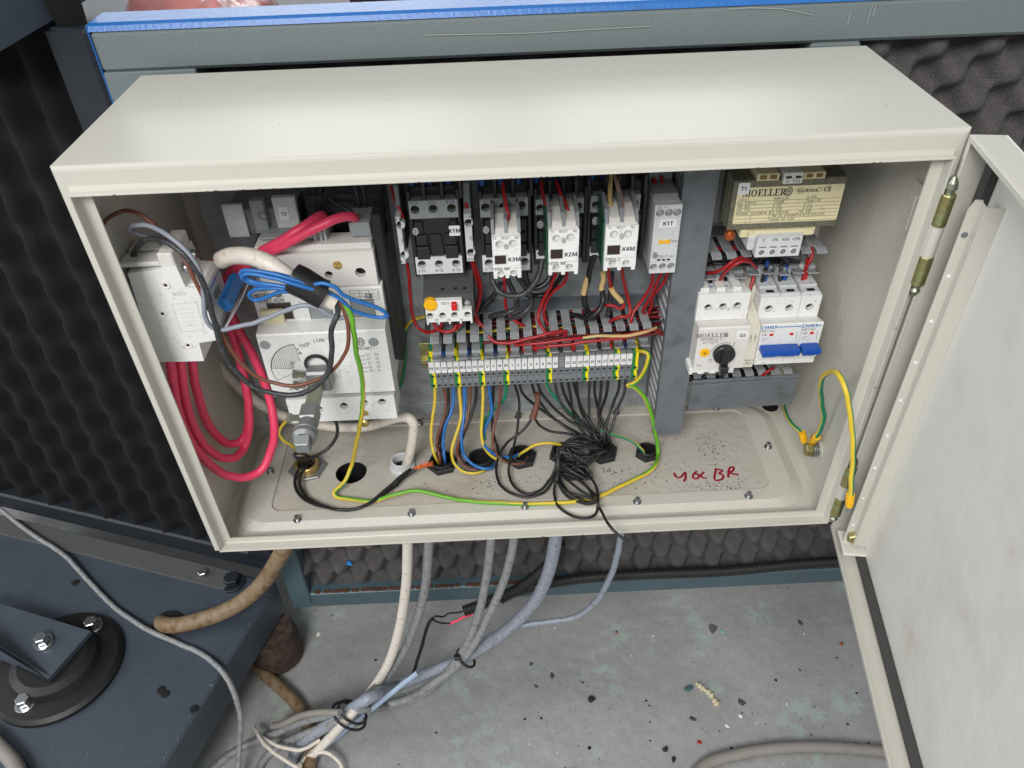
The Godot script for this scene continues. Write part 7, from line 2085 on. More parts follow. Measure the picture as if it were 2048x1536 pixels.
	for i in [0, 8, 12, 25, 30]:
		var x: float = -0.0872 + 0.2085 / 34.0 * (i + 0.5)
		wire("earth_wire", "yellow and green wire rising from the %s terminal into the duct" % ORDINAL[i], "earth wires rising from the terminal strip", "yellow_wire", 0.0016, [Vector3(x, 0.134, 0.051), Vector3(x + 0.001, 0.143, 0.055), Vector3(x + 0.002, 0.150, 0.056), Vector3(x + 0.004, 0.160, 0.048)], "green_wire")
	wire("earth_wire", "pale green and yellow wire lying over the duct finger tips toward the tall duct", "", "cream_wire", 0.0014, [Vector3(0.0603,0.1734,0.0940),Vector3(0.0713,0.1773,0.0970),Vector3(0.0872,0.1764,0.0970),Vector3(0.1043,0.1759,0.0960),Vector3(0.1204,0.1751,0.0900),Vector3(0.1303,0.1714,0.0800)], "green_wire")
	wire("earth_wire", "green and yellow wire inside the left end of the middle duct", "", "yellow_wire", 0.0015, [Vector3(-0.07, 0.160, 0.052), Vector3(-0.03, 0.158, 0.056), Vector3(0.01, 0.161, 0.054), Vector3(0.05, 0.159, 0.056), Vector3(0.09, 0.160, 0.052)], "green_wire")
	# thicker motor wires between the contactors
	g = "thick dark motor wires between the contactors"
	wire("black_wire", "thick black wire looping from K3M's left foot across to K2M", g, "charcoal_wire", 0.0026, [Vector3(-0.0193,0.2353,0.0750),Vector3(-0.0188,0.2294,0.0820),Vector3(-0.0130,0.2231,0.0880),Vector3(-0.0022,0.2196,0.0900),Vector3(0.0088,0.2222,0.0900),Vector3(0.0178,0.2307,0.0880),Vector3(0.0226,0.2400,0.0820),Vector3(0.0244,0.2488,0.0760)])
	wire("black_wire", "thick black wire looping from K3M's right foot across to K2M", g, "black_wire", 0.0026, [Vector3(0.0099,0.2358,0.0740),Vector3(0.0113,0.2279,0.0780),Vector3(0.0164,0.2211,0.0800),Vector3(0.0249,0.2222,0.0800),Vector3(0.0308,0.2279,0.0780),Vector3(0.0337,0.2346,0.0740)])
	wire("grey_wire", "thick dark grey wire from K3M's middle foot into the duct", g, "charcoal_wire", 0.0026, [Vector3(-0.0069,0.2292,0.0660),Vector3(-0.0036,0.2134,0.0620),Vector3(0.0014,0.2009,0.0640),Vector3(0.0020,0.1955,0.0700),Vector3(-0.0037,0.1930,0.0740),Vector3(-0.0140,0.1875,0.0700),Vector3(-0.0235,0.1777,0.0600)])
	wire("grey_wire", "thick dark grey wire from K3M's right foot into the duct", g, "charcoal_wire", 0.0026, [Vector3(0.0012,0.2288,0.0660),Vector3(0.0091,0.2127,0.0620),Vector3(0.0144,0.2029,0.0640),Vector3(0.0149,0.1970,0.0700),Vector3(0.0100,0.1923,0.0740),Vector3(0.0017,0.1858,0.0720),Vector3(-0.0085,0.1772,0.0620)])
	wire("black_wire", "thick dark wire slanting behind K3M down left to the duct", g, "charcoal_wire", 0.0024, [Vector3(-0.0117,0.1989,0.0340),Vector3(-0.0204,0.1841,0.0340),Vector3(-0.0292,0.1744,0.0360),Vector3(-0.0359,0.1671,0.0420)])
	wire("black_wire", "thick black wire slanting behind K2M's foot", g, "black_wire", 0.0024, [Vector3(0.0449,0.2278,0.0680),Vector3(0.0407,0.2189,0.0660),Vector3(0.0350,0.2100,0.0640),Vector3(0.0275,0.1996,0.0600),Vector3(0.0192,0.1990,0.0600),Vector3(0.0089,0.2043,0.0640)])
	wire("black_wire", "thick black wire spotted with cream paint, hanging from K4M's left foot", g, "black_wire", 0.0026, [Vector3(0.0702,0.2512,0.0780),Vector3(0.0685,0.2379,0.0740),Vector3(0.0667,0.2188,0.0680),Vector3(0.0639,0.2016,0.0660),Vector3(0.0649,0.1919,0.0680),Vector3(0.0701,0.1819,0.0660),Vector3(0.0768,0.1712,0.0600),Vector3(0.0822,0.1595,0.0520)])
	var p := smooth([Vector3(0.0665,0.2235,0.0688),Vector3(0.0651,0.2158,0.0672),Vector3(0.0633,0.2029,0.0662)])
	a = MB.new()
	a.tube(p, 0.00275, 10)
	single("cream_sleeve", a, "cream_wire", "worn cream sleeve on the black wire left of the block labelled K4M", "sleeve")
	wire("black_wire", "thick black wire with a cream upper half, below K4M", g, "black_wire", 0.0026, [Vector3(0.0802,0.2062,0.0660),Vector3(0.0810,0.1979,0.0700),Vector3(0.0760,0.1901,0.0760),Vector3(0.0689,0.1827,0.0760),Vector3(0.0625,0.1786,0.0680),Vector3(0.0563,0.1730,0.0560)])
	wire("cream_wire", "dirty cream wire hanging from K4M's green side", "", "cream_wire", 0.0026, [Vector3(0.0798,0.2248,0.0660),Vector3(0.0806,0.2169,0.0660),Vector3(0.0796,0.2089,0.0660),Vector3(0.0803,0.2040,0.0660)])
	wire("cream_wire", "dirty cream sleeve on the red wire below K4M", "", "cream_wire", 0.0026, [Vector3(0.0872,0.2124,0.0730),Vector3(0.0902,0.2069,0.0730),Vector3(0.0942,0.2013,0.0730),Vector3(0.0976,0.1968,0.0730)])
	wire("cream_wire", "yellowed cream wire entering K4M from above on the left", "", "cream_wire", 0.0021, [Vector3(0.0816,0.3187,0.0700),Vector3(0.0798,0.3136,0.0850),Vector3(0.0787,0.3082,0.0960),Vector3(0.0796,0.3029,0.1030),Vector3(0.0813,0.2976,0.1040)])
	wire("cream_wire", "pinkish worn wire entering K4M from above on the right", "", "pale_pink_wire", 0.0019, [Vector3(0.0853,0.3185,0.0700),Vector3(0.0858,0.3155,0.0850),Vector3(0.0874,0.3099,0.0960),Vector3(0.0881,0.3042,0.1020),Vector3(0.0898,0.2972,0.1040)])
	wire("grey_wire", "dark wire hanging straight down right of the cream sleeve", g, "charcoal_wire", 0.0024, [Vector3(0.0894,0.2206,0.0600),Vector3(0.0902,0.1993,0.0560),Vector3(0.0896,0.1867,0.0580),Vector3(0.0881,0.1740,0.0600),Vector3(0.0843,0.1645,0.0560)])
	for q in [["red_plastic", Vector3(-0.0030,0.2954,0.1040), "K3M's middle"], ["red_plastic", Vector3(0.0460,0.2993,0.1040), "K2M's right"], ["grey_wire", Vector3(0.0320,0.3000,0.1040), "K2M's left"], ["red_plastic", Vector3(0.0809,0.2981,0.1040), "K4M's left"], ["red_plastic", Vector3(0.0898,0.2977,0.1040), "K4M's right"], ["red_plastic", Vector3(0.1306,0.2950,0.0660), "the timing relay's middle"], ["grey_wire", Vector3(0.1229,0.2967,0.0660), "the timing relay's left"], ["red_plastic", Vector3(-0.0927,0.2916,0.0730), "K1M's left side"]]:
		a = MB.new()
		a.lathe(q[1] + Vector3(0, -0.004, 0.001), Vector3(0, 1, -0.15), [[0.0016, 0.0], [0.0024, 0.002], [0.0026, 0.007], [0.0018, 0.008]], 12)
		single("wire_sleeve", a, q[0], "%s end sleeve on the wire at %s terminal" % ["red" if q[0] == "red_plastic" else "grey", q[2]], "wire sleeve")

func wires_right():
	var g := "dark red wires in the right hand ducts"
	var reds := [
		["dark red wire curving out of the right duct over the motor switch, upper one", [Vector3(0.1720,0.2164,0.0600),Vector3(0.1772,0.2247,0.0740),Vector3(0.1830,0.2328,0.0820),Vector3(0.1889,0.2403,0.0840),Vector3(0.1975,0.2420,0.0800),Vector3(0.2104,0.2335,0.0700)]],
		["dark red wire curving out of the right duct over the motor switch, lower one", [Vector3(0.1864,0.2139,0.0700),Vector3(0.1864,0.2279,0.0800),Vector3(0.1907,0.2367,0.0840),Vector3(0.1987,0.2413,0.0840),Vector3(0.2078,0.2358,0.0780),Vector3(0.2181,0.2254,0.0700)]],
		["dark red wire dropping between the motor switch and the breakers", [Vector3(0.2181,0.2162,0.0660),Vector3(0.2162,0.2097,0.0700),Vector3(0.2137,0.2017,0.0740),Vector3(0.2136,0.1968,0.0740)]],
		["dark red wire to the rightmost breaker", [Vector3(0.2674,0.2376,0.0600),Vector3(0.2674,0.2324,0.0660),Vector3(0.2644,0.2244,0.0680),Vector3(0.2640,0.2101,0.0660),Vector3(0.2641,0.1997,0.0640)]],
		["dark red wire poking across the lower duct fingers", [Vector3(0.2390,0.0954,0.0720),Vector3(0.2421,0.1053,0.0780),Vector3(0.2465,0.1129,0.0800),Vector3(0.2526,0.1132,0.0760)]],
	]
	for r in reds:
		wire("red_wire", r[0], g, "red_wire", 0.0016, r[1])
	g = "black wires to the motor switch and breakers"
	var blacks := [
		["black wire into the motor switch's left terminal", [Vector3(0.1882,0.2095,0.0500),Vector3(0.1820,0.2101,0.0600),Vector3(0.1794,0.2054,0.0660),Vector3(0.1793,0.1993,0.0700)]],
		["black wire into the motor switch's middle terminal", [Vector3(0.1969,0.2103,0.0520),Vector3(0.1952,0.2083,0.0600),Vector3(0.1936,0.2030,0.0660),Vector3(0.1932,0.1985,0.0700)]],
		["black wire into the motor switch's right terminal", [Vector3(0.2100,0.2096,0.0520),Vector3(0.2079,0.2066,0.0600),Vector3(0.2061,0.2024,0.0660),Vector3(0.2058,0.1979,0.0700)]],
		["black wire to the left pole of the C4 breaker", [Vector3(0.2305,0.2224,0.0600),Vector3(0.2279,0.2172,0.0660),Vector3(0.2267,0.2083,0.0660),Vector3(0.2287,0.1986,0.0620)]],
		["black wire to the right pole of the C4 breaker", [Vector3(0.2440,0.2259,0.0600),Vector3(0.2421,0.2191,0.0660),Vector3(0.2432,0.2085,0.0660),Vector3(0.2464,0.1983,0.0620)]],
		["black wire leaving the motor switch below, left one", [Vector3(0.1824,0.1196,0.0860),Vector3(0.1828,0.1033,0.0760),Vector3(0.1842,0.0852,0.0620),Vector3(0.1869,0.0683,0.0500)]],
		["black wire leaving the motor switch below, right one", [Vector3(0.2000,0.1185,0.0860),Vector3(0.2011,0.1009,0.0760),Vector3(0.2021,0.0858,0.0640),Vector3(0.2057,0.0686,0.0500)]],
		["dark wire curling under the white four way terminal strip", [Vector3(0.2192,0.2281,0.0660),Vector3(0.2216,0.2393,0.0740),Vector3(0.2285,0.2433,0.0780),Vector3(0.2389,0.2369,0.0740),Vector3(0.2488,0.2216,0.0620)]],
	]
	for r in blacks:
		wire("black_wire", r[0], g, "black_wire" if rng.randf() > 0.3 else "charcoal_wire", 0.0018, r[1])
	for q in [Vector3(0.1790,0.1999,0.0710), Vector3(0.1928,0.1998,0.0710), Vector3(0.2052,0.1996,0.0710)]:
		var a := MB.new()
		a.lathe(q, Vector3(0, 1, -0.2), [[0.0026, -0.002], [0.0032, 0.0], [0.0030, 0.007], [0.002, 0.0085]], 12)
		single("wire_sleeve", a, "ferrule_blue", "blue end sleeve on a black wire entering the motor switch", "wire sleeve", "blue sleeves at the motor switch")
	for k in 20:
		var up := k % 2 == 0
		var y := (0.2215 if up else 0.0825) + 0.018 * fposmod(k * 0.377, 1.0)
		var z := 0.030 + 0.028 * fposmod(k * 0.618, 1.0)
		var p := []
		for i in 7:
			p.append(Vector3(lerpf(0.155, 0.262, i / 6.0), y + rng.randf_range(-0.002, 0.002), z + rng.randf_range(-0.003, 0.003)))
		var m: String = ["black_wire", "black_wire", "red_wire", "charcoal_wire"][(k / 2) % 4]
		wire("red_wire" if m == "red_wire" else "black_wire", "dark wire packed inside the %s right hand duct" % ("upper" if up else "lower"), "wires packed inside the %s right hand duct" % ("upper" if up else "lower"), m, 0.0015, p, "", "wire", 6)
	# earthing of cabinet and door
	wire("earth_wire", "green and yellow wire from behind the breakers to the earth bolt", "", "green_wire", 0.0019, [Vector3(0.2704,0.1001,0.0600),Vector3(0.2808,0.0682,0.0500),Vector3(0.2880,0.0359,0.0420),Vector3(0.2821,0.0409,0.0650),Vector3(0.2813,0.0443,0.0820),Vector3(0.2833,0.0462,0.0940),Vector3(0.2868,0.0456,0.1010)], "yellow_wire")
	wire("earth_wire", "green and yellow wire arching from the earth bolt to the open door", "", "green_wire", 0.0023, [Vector3(0.2896,0.0584,0.1220),Vector3(0.2910,0.0709,0.1240),Vector3(0.2892,0.0914,0.1270),Vector3(0.2808,0.1134,0.1300),Vector3(0.2719,0.1379,0.1370),Vector3(0.2661,0.1605,0.1480),Vector3(0.2618,0.1793,0.1650),Vector3(0.2588,0.1911,0.1840),Vector3(0.2601,0.1878,0.1960),Vector3(0.2651,0.1732,0.2010),Vector3(0.2709,0.1536,0.2040),Vector3(0.2762,0.1333,0.2070),Vector3(0.2810,0.1113,0.2090),Vector3(0.2839,0.0915,0.2110),Vector3(0.2861,0.0763,0.2130)], "yellow_wire", "wire", 8, 4.0)
	var lugs := [[Vector3(0.2860,0.0470,0.1010), Vector3(0.2921,0.0305,0.1040), "left yellow crimp lug on the earth bolt"], [Vector3(0.2905,0.0610,0.1220), Vector3(0.2931,0.0364,0.1080), "right yellow crimp lug on the earth bolt"], [Vector3(0.2864,0.0765,0.2120), Vector3(0.2900,0.0552,0.2120), "yellow crimp lug at the foot of the door"]]
	for l in lugs:
		var t := thing("crimp_lug", l[2], "cable lug", "yellow crimp lugs")
		var a := MB.new()
		var dir: Vector3 = l[1] - l[0]
		a.tube([l[0] - dir * 0.05, l[0] + dir * 0.15, l[0] + dir * 0.5, l[0] + dir * 0.68], 0.0036, 12, null, 0.0, [0.0036, 0.0038, 0.0036, 0.0030])
		part(t, "insulated_barrel", a, "yellow_plastic")
		a = MB.new()
		a.tube([l[0] + dir * 0.6, l[1]], 0.0022, 8)
		part(t, "tongue", a, "steel")
		rest(t)

func outside_cables():
	var g := "cables hanging from the cabinet's underside into one bundle"
	wire("hanging_cable", "white cable hanging from the cabinet into the tied bundle, leftmost", g, "white_cable", 0.0062, [Vector3(-0.1310,-0.0955,0.0830),Vector3(-0.1362,-0.1405,0.0830),Vector3(-0.1444,-0.1970,0.0840),Vector3(-0.1636,-0.2862,0.0880),Vector3(-0.1873,-0.3578,0.0940),Vector3(-0.2159,-0.4081,0.1020),Vector3(-0.2319,-0.3820,0.1456),Vector3(-0.2676,-0.4250,0.1562),Vector3(-0.3063,-0.4530,0.1779),Vector3(-0.3303,-0.4530,0.2090)], "", "cable", 14)
	wire("hanging_cable", "grey cable hanging beside the white one", g, "grey_cable", 0.0058, [Vector3(-0.1071,-0.1009,0.0800),Vector3(-0.1127,-0.1461,0.0800),Vector3(-0.1237,-0.2144,0.0800),Vector3(-0.1451,-0.2913,0.0820),Vector3(-0.1706,-0.3541,0.0860),Vector3(-0.2001,-0.4011,0.0920),Vector3(-0.2228,-0.3780,0.1344),Vector3(-0.2623,-0.4250,0.1462),Vector3(-0.2974,-0.4535,0.1715),Vector3(-0.3179,-0.4535,0.2062)], "", "cable", 14)
	wire("hanging_cable", "grey cable hanging through both cable ties, left of the pair", g, "grey_cable", 0.0054, [Vector3(-0.0345,-0.0997,0.0780),Vector3(-0.0389,-0.1448,0.0780),Vector3(-0.0466,-0.2028,0.0780),Vector3(-0.0615,-0.2787,0.0800),Vector3(-0.0818,-0.3407,0.0840),Vector3(-0.1146,-0.3968,0.0900),Vector3(-0.1516,-0.4369,0.0970),Vector3(-0.1950,-0.4492,0.1030),Vector3(-0.2231,-0.3850,0.1410),Vector3(-0.2513,-0.3950,0.1399),Vector3(-0.2802,-0.4050,0.1374),Vector3(-0.3181,-0.4250,0.1358),Vector3(-0.3557,-0.4450,0.1400),Vector3(-0.3905,-0.4545,0.1475),Vector3(-0.4168,-0.4545,0.1652),Vector3(-0.4375,-0.4545,0.1885)], "", "cable", 14)
	wire("hanging_cable", "grey cable hanging through both cable ties, right of the pair", g, "grey_cable", 0.0054, [Vector3(-0.0080,-0.1016,0.0780),Vector3(-0.0128,-0.1467,0.0780),Vector3(-0.0244,-0.2045,0.0780),Vector3(-0.0447,-0.2675,0.0810),Vector3(-0.0676,-0.3267,0.0860),Vector3(-0.0940,-0.3713,0.0910),Vector3(-0.1276,-0.4047,0.0960),Vector3(-0.1691,-0.4379,0.1000),Vector3(-0.2119,-0.4461,0.1060),Vector3(-0.2440,-0.3960,0.1466),Vector3(-0.2772,-0.4150,0.1470),Vector3(-0.3105,-0.4320,0.1486),Vector3(-0.3401,-0.4480,0.1531),Vector3(-0.3592,-0.4545,0.1660),Vector3(-0.3697,-0.4545,0.1950)], "", "cable", 14)
	wire("hanging_cable", "thickest blue grey cable curving down from the cabinet's middle", g, "blue_grey_cable", 0.0080, [Vector3(0.0405,-0.0963,0.0780),Vector3(0.0379,-0.1412,0.0780),Vector3(0.0297,-0.2013,0.0760),Vector3(0.0125,-0.2604,0.0740),Vector3(-0.0167,-0.3087,0.0740),Vector3(-0.0518,-0.3477,0.0760),Vector3(-0.0915,-0.3808,0.0780),Vector3(-0.1353,-0.4057,0.0800),Vector3(-0.1797,-0.4279,0.0840),Vector3(-0.2076,-0.3650,0.1352),Vector3(-0.2370,-0.3880,0.1388),Vector3(-0.2666,-0.4100,0.1445),Vector3(-0.2966,-0.4320,0.1506),Vector3(-0.3177,-0.4515,0.1607),Vector3(-0.3241,-0.4515,0.1985)], "", "cable", 16)
	wire("hanging_cable", "thin pale grey cable hanging furthest right and sweeping left", g, "blue_grey_cable", 0.0040, [Vector3(0.1157,-0.1105,0.0780),Vector3(0.1154,-0.1494,0.0760),Vector3(0.1097,-0.2129,0.0720),Vector3(0.0925,-0.2756,0.0680),Vector3(0.0673,-0.3093,0.0660),Vector3(0.0338,-0.3169,0.0660),Vector3(-0.0033,-0.3220,0.0660),Vector3(-0.0411,-0.3403,0.0660),Vector3(-0.0846,-0.3790,0.0680),Vector3(-0.1303,-0.4235,0.0700)], "", "cable", 12)
	wire("hanging_cable", "shiny light blue cable under the lower tie", g, "light_blue_cable", 0.0036, [Vector3(-0.1443,-0.3450,0.1146),Vector3(-0.1834,-0.3750,0.1262),Vector3(-0.2169,-0.4050,0.1337),Vector3(-0.2511,-0.4350,0.1418),Vector3(-0.2860,-0.4560,0.1608),Vector3(-0.3084,-0.4560,0.1883)], "", "cable", 12)
	for k in 2:
		var t := thing("cable_tie", ["black cable tie round the hanging cables, upper one", "black cable tie round the hanging cables with a long loop, lower one"][k], "cable tie", "black cable ties")
		var c: Vector3 = Vector3(-0.0820,-0.3632,0.0860) if k == 0 else Vector3(-0.2334,-0.3880,0.1417)
		var ax: Vector3 = (Vector3(-0.1203,-0.3993,0.0920) - c).normalized() if k == 0 else (Vector3(-0.2619,-0.4200,0.1528) - c).normalized()
		var u := ax.cross(Vector3.BACK).normalized(); var w := ax.cross(u)
		for n in (1 if k == 0 else 2):
			var a := MB.new()
			var p := []
			var r := 0.0160 if k == 0 else 0.0215 + 0.004 * n
			for i in 25:
				var f := TAU * i / 24
				p.append(c + ax * (0.008 * n) + u * cos(f) * r + w * sin(f) * r * 0.8)
			a.tube(p, 0.0019, 8)
			part(t, "strap", a, "black_plastic")
		var a := MB.new()
		var hd: Vector3 = c + u * (0.016 if k == 0 else 0.0215) + Vector3(0, 0, 0.005)
		a.box(hd.x - 0.004, hd.y - 0.004, hd.z - 0.003, hd.x + 0.004, hd.y + 0.004, hd.z + 0.004, 0.001)
		part(t, "tie_head", a, "black_plastic")
		rest(t)
	# corrugated conduit along the lower rail
	var path := smooth([Vector3(0.4570,-0.3112,-0.0050),Vector3(0.3953,-0.3173,-0.0080),Vector3(0.2903,-0.3280,-0.0100),Vector3(0.1820,-0.3239,-0.0080),Vector3(0.0954,-0.3172,-0.0020),Vector3(0.0311,-0.3135,0.0080),Vector3(-0.0254,-0.3206,0.0180),Vector3(-0.0610,-0.3326,0.0240),Vector3(-0.0837,-0.3392,0.0280)], 20)
	var a := MB.new()
	var radii := [0.0080, 0.0080, 0.0066, 0.0066]
	a.tube(even(path, 0.0009), 0.0075, 12, null, 0.0, radii)
	single("corrugated_conduit", a, "black_conduit", "black corrugated conduit running along the lower machine rail", "conduit")
	path = smooth([Vector3(0.0529,-0.2468,-0.0100),Vector3(0.0471,-0.2657,-0.0040),Vector3(0.0279,-0.2842,0.0060),Vector3(-0.0005,-0.3073,0.0140),Vector3(-0.0327,-0.3265,0.0200)], 18)
	a = MB.new()
	a.tube(even(path, 0.0009), 0.007, 12, null, 0.0, radii)
	single("corrugated_conduit", a, "black_conduit", "black corrugated conduit slanting up behind the thick blue grey cable", "conduit")
	wire("black_wire", "black sheathed lead forking out toward the conduit's end", "", "black_wire", 0.0024, [Vector3(-0.1628,-0.4272,0.0700),Vector3(-0.1505,-0.3927,0.0600),Vector3(-0.1392,-0.3594,0.0500),Vector3(-0.1319,-0.3388,0.0440),Vector3(-0.1258,-0.3316,0.0420)], "", "wire")
	wire("black_wire", "black wire joining the forked lead to the conduit, upper one", "", "black_wire", 0.0013, [Vector3(-0.1287,-0.3337,0.0420),Vector3(-0.1216,-0.3302,0.0400),Vector3(-0.1132,-0.3362,0.0380),Vector3(-0.1042,-0.3346,0.0340),Vector3(-0.0925,-0.3361,0.0320),Vector3(-0.0821,-0.3364,0.0300)])
	wire("black_wire", "black wire joining the forked lead to the red end, lower one", "", "black_wire", 0.0013, [Vector3(-0.1287,-0.3337,0.0420),Vector3(-0.1172,-0.3443,0.0420),Vector3(-0.1024,-0.3498,0.0400)])
	wire("red_wire", "red wire end poking out of the conduit", "", "pink_red_wire", 0.0020, [Vector3(-0.1053,-0.3508,0.0400),Vector3(-0.0953,-0.3474,0.0380),Vector3(-0.0826,-0.3436,0.0340),Vector3(-0.0721,-0.3444,0.0300)])
	# on the plinth and the floor at lower left
	wire("thin_cable", "thin grey cable lying across the slate plinth and over its edge", "", "grey_cable", 0.0036, [Vector3(-0.8772,-0.3220,-0.2341),Vector3(-0.8239,-0.3220,-0.1900),Vector3(-0.7535,-0.3220,-0.1381),Vector3(-0.6798,-0.3220,-0.0889),Vector3(-0.6256,-0.3255,-0.0408),Vector3(-0.5735,-0.3255,0.0043),Vector3(-0.5097,-0.3225,0.0471),Vector3(-0.4639,-0.3255,0.0675),Vector3(-0.4251,-0.3255,0.0874),Vector3(-0.3913,-0.3250,0.1166),Vector3(-0.3794,-0.3450,0.1337),Vector3(-0.3775,-0.3800,0.1494),Vector3(-0.3848,-0.4200,0.1694),Vector3(-0.3873,-0.4450,0.1970)], "", "cable", 12)
	a = MB.new()
	a.tube(smooth([Vector3(-0.2984,-0.1836,0.0200),Vector3(-0.3187,-0.2178,0.0200),Vector3(-0.3455,-0.2612,0.0180),Vector3(-0.3746,-0.2900,0.0238),Vector3(-0.4054,-0.3020,0.0353),Vector3(-0.4406,-0.3120,0.0407),Vector3(-0.4692,-0.3160,0.0443),Vector3(-0.4902,-0.3220,0.0392),Vector3(-0.5137,-0.3450,0.0181)]), 0.0110, 16)
	single("braided_hose", a, "hose", "brown stained braided hose going into a hole in the plinth", "hose")
	a = MB.new()
	a.tube(smooth([Vector3(-0.4111,-0.4500,0.0196),Vector3(-0.3880,-0.4500,0.0411),Vector3(-0.3575,-0.4505,0.0659),Vector3(-0.3315,-0.4505,0.0901),Vector3(-0.3128,-0.4505,0.1167),Vector3(-0.2954,-0.4505,0.1596),Vector3(-0.3033,-0.4505,0.2114)]), 0.0090, 14)
	single("braided_hose", a, "hose", "stained hose emerging on the floor below the plinth edge", "hose")
	g = "dusty cables piled on the floor at the bottom edge"
	var pile := [
		["dusty grey cable on the floor curving left from the lower tie", 0.0046, [Vector3(-0.2456,-0.3700,0.1511),Vector3(-0.2758,-0.3850,0.1418),Vector3(-0.3074,-0.4050,0.1346),Vector3(-0.3337,-0.4200,0.1368),Vector3(-0.3501,-0.4300,0.1337)]],
		["thin cream cord lying over the piled cables", 0.0026, [Vector3(-0.2814,-0.4280,0.1574),Vector3(-0.3066,-0.4300,0.1686),Vector3(-0.3338,-0.4280,0.1629),Vector3(-0.3580,-0.4340,0.1493),Vector3(-0.3748,-0.4400,0.1345),Vector3(-0.3804,-0.4450,0.1268)]],
		["thin cream cord curling to the bottom edge of the pile", 0.0026, [Vector3(-0.3737,-0.4360,0.1351),Vector3(-0.3543,-0.4280,0.1605),Vector3(-0.3242,-0.4300,0.1809),Vector3(-0.2965,-0.4360,0.1958),Vector3(-0.2679,-0.4400,0.2175)]],
		["thin cream cord at the right end of the pile", 0.0026, [Vector3(-0.2948,-0.4400,0.1712),Vector3(-0.2751,-0.4400,0.1688),Vector3(-0.2581,-0.4450,0.1773),Vector3(-0.2466,-0.4500,0.1952)]],
	]
	for c in pile:
		wire("floor_cable", c[0], g, "dusty_cable" if c[1] > 0.003 else "white_cable", c[1], c[2], "", "cable", 12)
	wire("floor_cable", "thick dusty cable arching on the floor at bottom right", "", "dusty_cable", 0.0078, [Vector3(0.1957,-0.4512,0.2352),Vector3(0.2285,-0.4512,0.2051),Vector3(0.2710,-0.4512,0.1941),Vector3(0.3262,-0.4512,0.1881),Vector3(0.3862,-0.4512,0.1891),Vector3(0.4377,-0.4512,0.1950),Vector3(0.4879,-0.4512,0.2028),Vector3(0.5361,-0.4512,0.2137)], "", "cable", 16)
	wire("floor_cable", "grey hose end at the bottom left corner on the plinth", "", "dusty_cable", 0.0090, [Vector3(-0.6748,-0.3180,0.1753),Vector3(-0.6379,-0.3180,0.2017),Vector3(-0.6099,-0.3180,0.2238),Vector3(-0.5850,-0.3180,0.2534)], "", "cable", 14)

func chip(called: String, label: String, c: Vector3, r: float, h: float, m: String, group := "") -> void:
	var a := MB.new()
	var n := 7
	var ang := rng.randf() * TAU
	var p := []
	for i in n:
		var f := ang + TAU * i / n
		p.append(Vector3(cos(f), 0, sin(f) * 0.7).rotated(Vector3.UP, ang) * r * rng.randf_range(0.55, 1.15))
	var top := c + Vector3(0, h, 0)
	for i in n:
		a.tri(c + p[i], c + p[(i + 1) % n], top + p[(i + 1) % n] * 0.5, p[i] + Vector3(0, r, 0))
		a.tri(c + p[i], top + p[(i + 1) % n] * 0.5, top + p[i] * 0.5, p[i] + Vector3(0, r, 0))
		a.tri(top, top + p[i] * 0.5, top + p[(i + 1) % n] * 0.5, Vector3.UP)
	single(called, a, m, label, "debris", group)

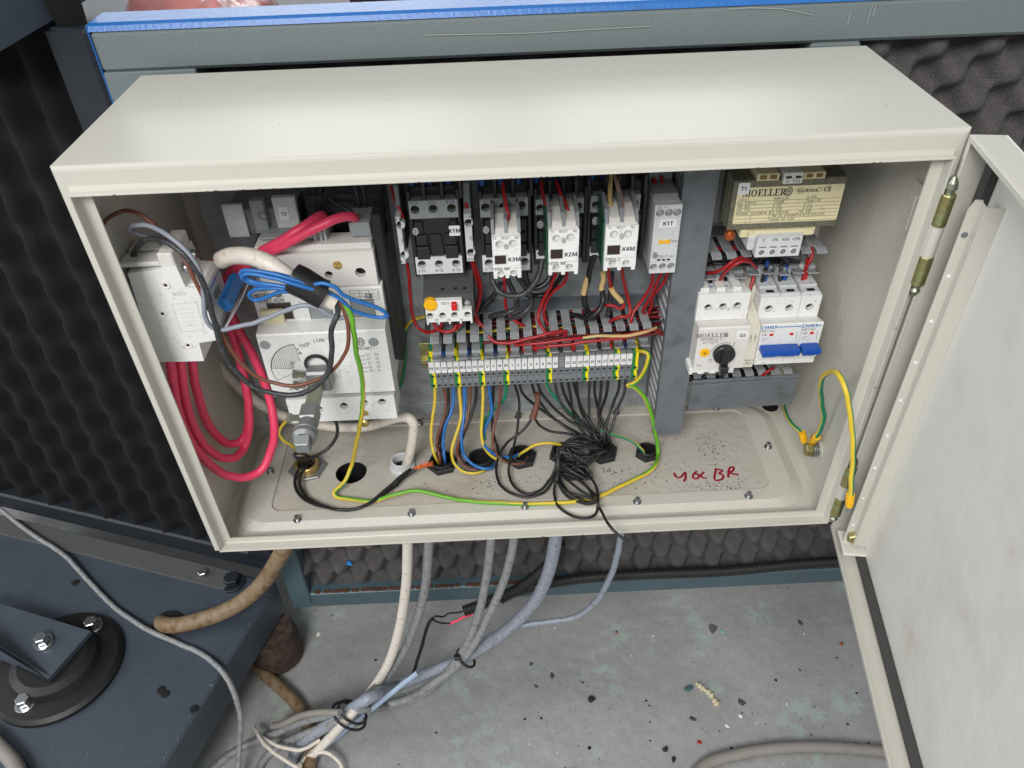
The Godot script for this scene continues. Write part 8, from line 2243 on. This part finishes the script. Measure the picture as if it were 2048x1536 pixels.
func litter():
	var f := FLOOR + 0.0002
	chip("white_chip", "white plastic chip on the floor right of the plinth foot", Vector3(-0.3186,-0.4598,-0.0255), 0.0055, 0.002, "white_chip")
	chip("dark_crumb", "largest black crumb on the floor right of the cable tie, under the dark spots", Vector3(0.0908,-0.4598,0.1017), 0.0085, 0.005, "dark_chip")
	chip("dark_crumb", "round dark crumb on the floor nearest the thick hanging cable", Vector3(0.0077,-0.4598,0.0427), 0.005, 0.001, "grease")
	chip("dark_crumb", "dark flat spot on the floor, left of the largest black crumb", Vector3(0.0130,-0.4598,0.0778), 0.004, 0.001, "grease")
	chip("dark_crumb", "faint dark spot on the floor above the largest black crumb", Vector3(0.0373,-0.4598,0.0634), 0.0055, 0.0006, "grease")
	chip("dark_crumb", "grey black crumb on the floor right of the clear glue drip", Vector3(0.3013,-0.4598,0.1178), 0.0070, 0.003, "grease")
	chip("dark_crumb", "round grey spot on the floor left of the clear glue drip", Vector3(0.2281,-0.4598,0.1381), 0.0060, 0.0006, "grease")
	chip("dark_crumb", "black and white shred on the floor near the bottom edge", Vector3(0.1815,-0.4598,0.1782), 0.0060, 0.004, "dark_chip")
	chip("dark_crumb", "small black chip on the floor left of the arching cable", Vector3(0.1904,-0.4598,0.1914), 0.0055, 0.002, "dark_chip")
	chip("dark_crumb", "long grey sliver on the floor under the lower rail at right", Vector3(0.4253,-0.4598,-0.0039), 0.0065, 0.0012, "grease")
	chip("dark_crumb", "faint grey wedge shaped stain on the floor left of the green chip", Vector3(0.2888,-0.4598,-0.0036), 0.011, 0.0004, "grey_stain")
	chip("green_chip", "mint green plastic chip on the floor below the rail", Vector3(0.3023,-0.4598,0.0041), 0.0045, 0.002, "mint_chip")
	chip("copper_chip", "copper coloured chip on the floor beside the open door", Vector3(0.4736,-0.4598,0.0347), 0.0045, 0.003, "copper")
	chip("copper_chip", "small copper coloured chip on the floor below the thin grey cable", Vector3(0.1413,-0.4598,-0.0038), 0.003, 0.002, "copper")
	chip("pale_spot", "pale round spot on the floor below the green chip", Vector3(0.2854,-0.4598,0.0362), 0.008, 0.0004, "pale_stain")
	chip("red_chip", "dull red flake on the floor near the bottom edge", Vector3(0.2300,-0.4598,0.1704), 0.005, 0.001, "red_wire")
	chip("blue_chip", "blue grey paint flake on the floor beside the clear glue drip", Vector3(0.2321,-0.4598,0.0931), 0.008, 0.0008, "teal_paint")
	chip("blue_chip", "blue scrap stuck in the foam left of the hanging white cable", Vector3(-0.2406,-0.2860,-0.0220), 0.006, 0.004, "brand_blue")
	chip("white_chip", "white curl on the floor left of the black and white shred", Vector3(0.2947,-0.4598,0.1372), 0.004, 0.002, "white_chip")
	chip("white_chip", "white sliver on the floor right of the red flake", Vector3(0.2726,-0.4598,0.1503), 0.004, 0.001, "white_chip")
	var a := MB.new()
	a.tube(smooth([Vector3(0.2437,-0.4590,0.0857),Vector3(0.2506,-0.4590,0.0937),Vector3(0.2588,-0.4590,0.1018),Vector3(0.2634,-0.4590,0.1125),Vector3(0.2669,-0.4590,0.1216)]), 0.004, 10, null, 0.0, [0.002, 0.003, 0.0024, 0.0036, 0.005, 0.004, 0.003, 0.0045, 0.0055])
	single("glue_drip", a, "clear_drip", "shiny clear glue drip hardened on the floor", "debris")
	a = MB.new()
	for k in 260:
		var c := Vector3(rng.randf_range(-0.35, 0.55), f + 0.0004, rng.randf_range(-0.12, 0.42))
		if k % 2:
			c = Vector3(rng.randf_range(0.0, 0.5), f + 0.0004, rng.randf_range(0.05, 0.25))
		var s := 0.0006 + pow(rng.randf(), 4.0) * 0.0024
		var ang := rng.randf() * TAU
		var q := []
		for i in 4:
			q.append(c + Vector3(cos(ang + TAU * i / 4), 0.0, sin(ang + TAU * i / 4)) * s * rng.randf_range(0.4, 1.3))
		a.quad(q[0], q[1], q[2], q[3], Vector3.UP)
		for i in 4:
			a.tri(q[i], q[(i + 1) % 4], c + Vector3(0, -0.0004, 0), q[i] - c)
	single("floor_grit", a, "dark_chip", "fine dark grit scattered over the concrete floor", "grit").set_meta("kind", "stuff")
	a = MB.new()
	for k in 110:
		var c := Vector3(rng.randf_range(-0.1, 0.52), f + 0.0005, rng.randf_range(-0.08, 0.28))
		var s := 0.0007 + pow(rng.randf(), 4.0) * 0.0018
		var ang := rng.randf() * TAU
		var d := Vector3(cos(ang), 0, sin(ang)) * s
		var e := Vector3(-sin(ang), 0, cos(ang)) * s * 0.35
		a.quad(c + d + e, c + d - e, c - d - e, c - d + e, Vector3.UP)
	single("swarf_bits", a, "white_chip", "tiny white swarf bits scattered over the concrete floor", "swarf").set_meta("kind", "stuff")
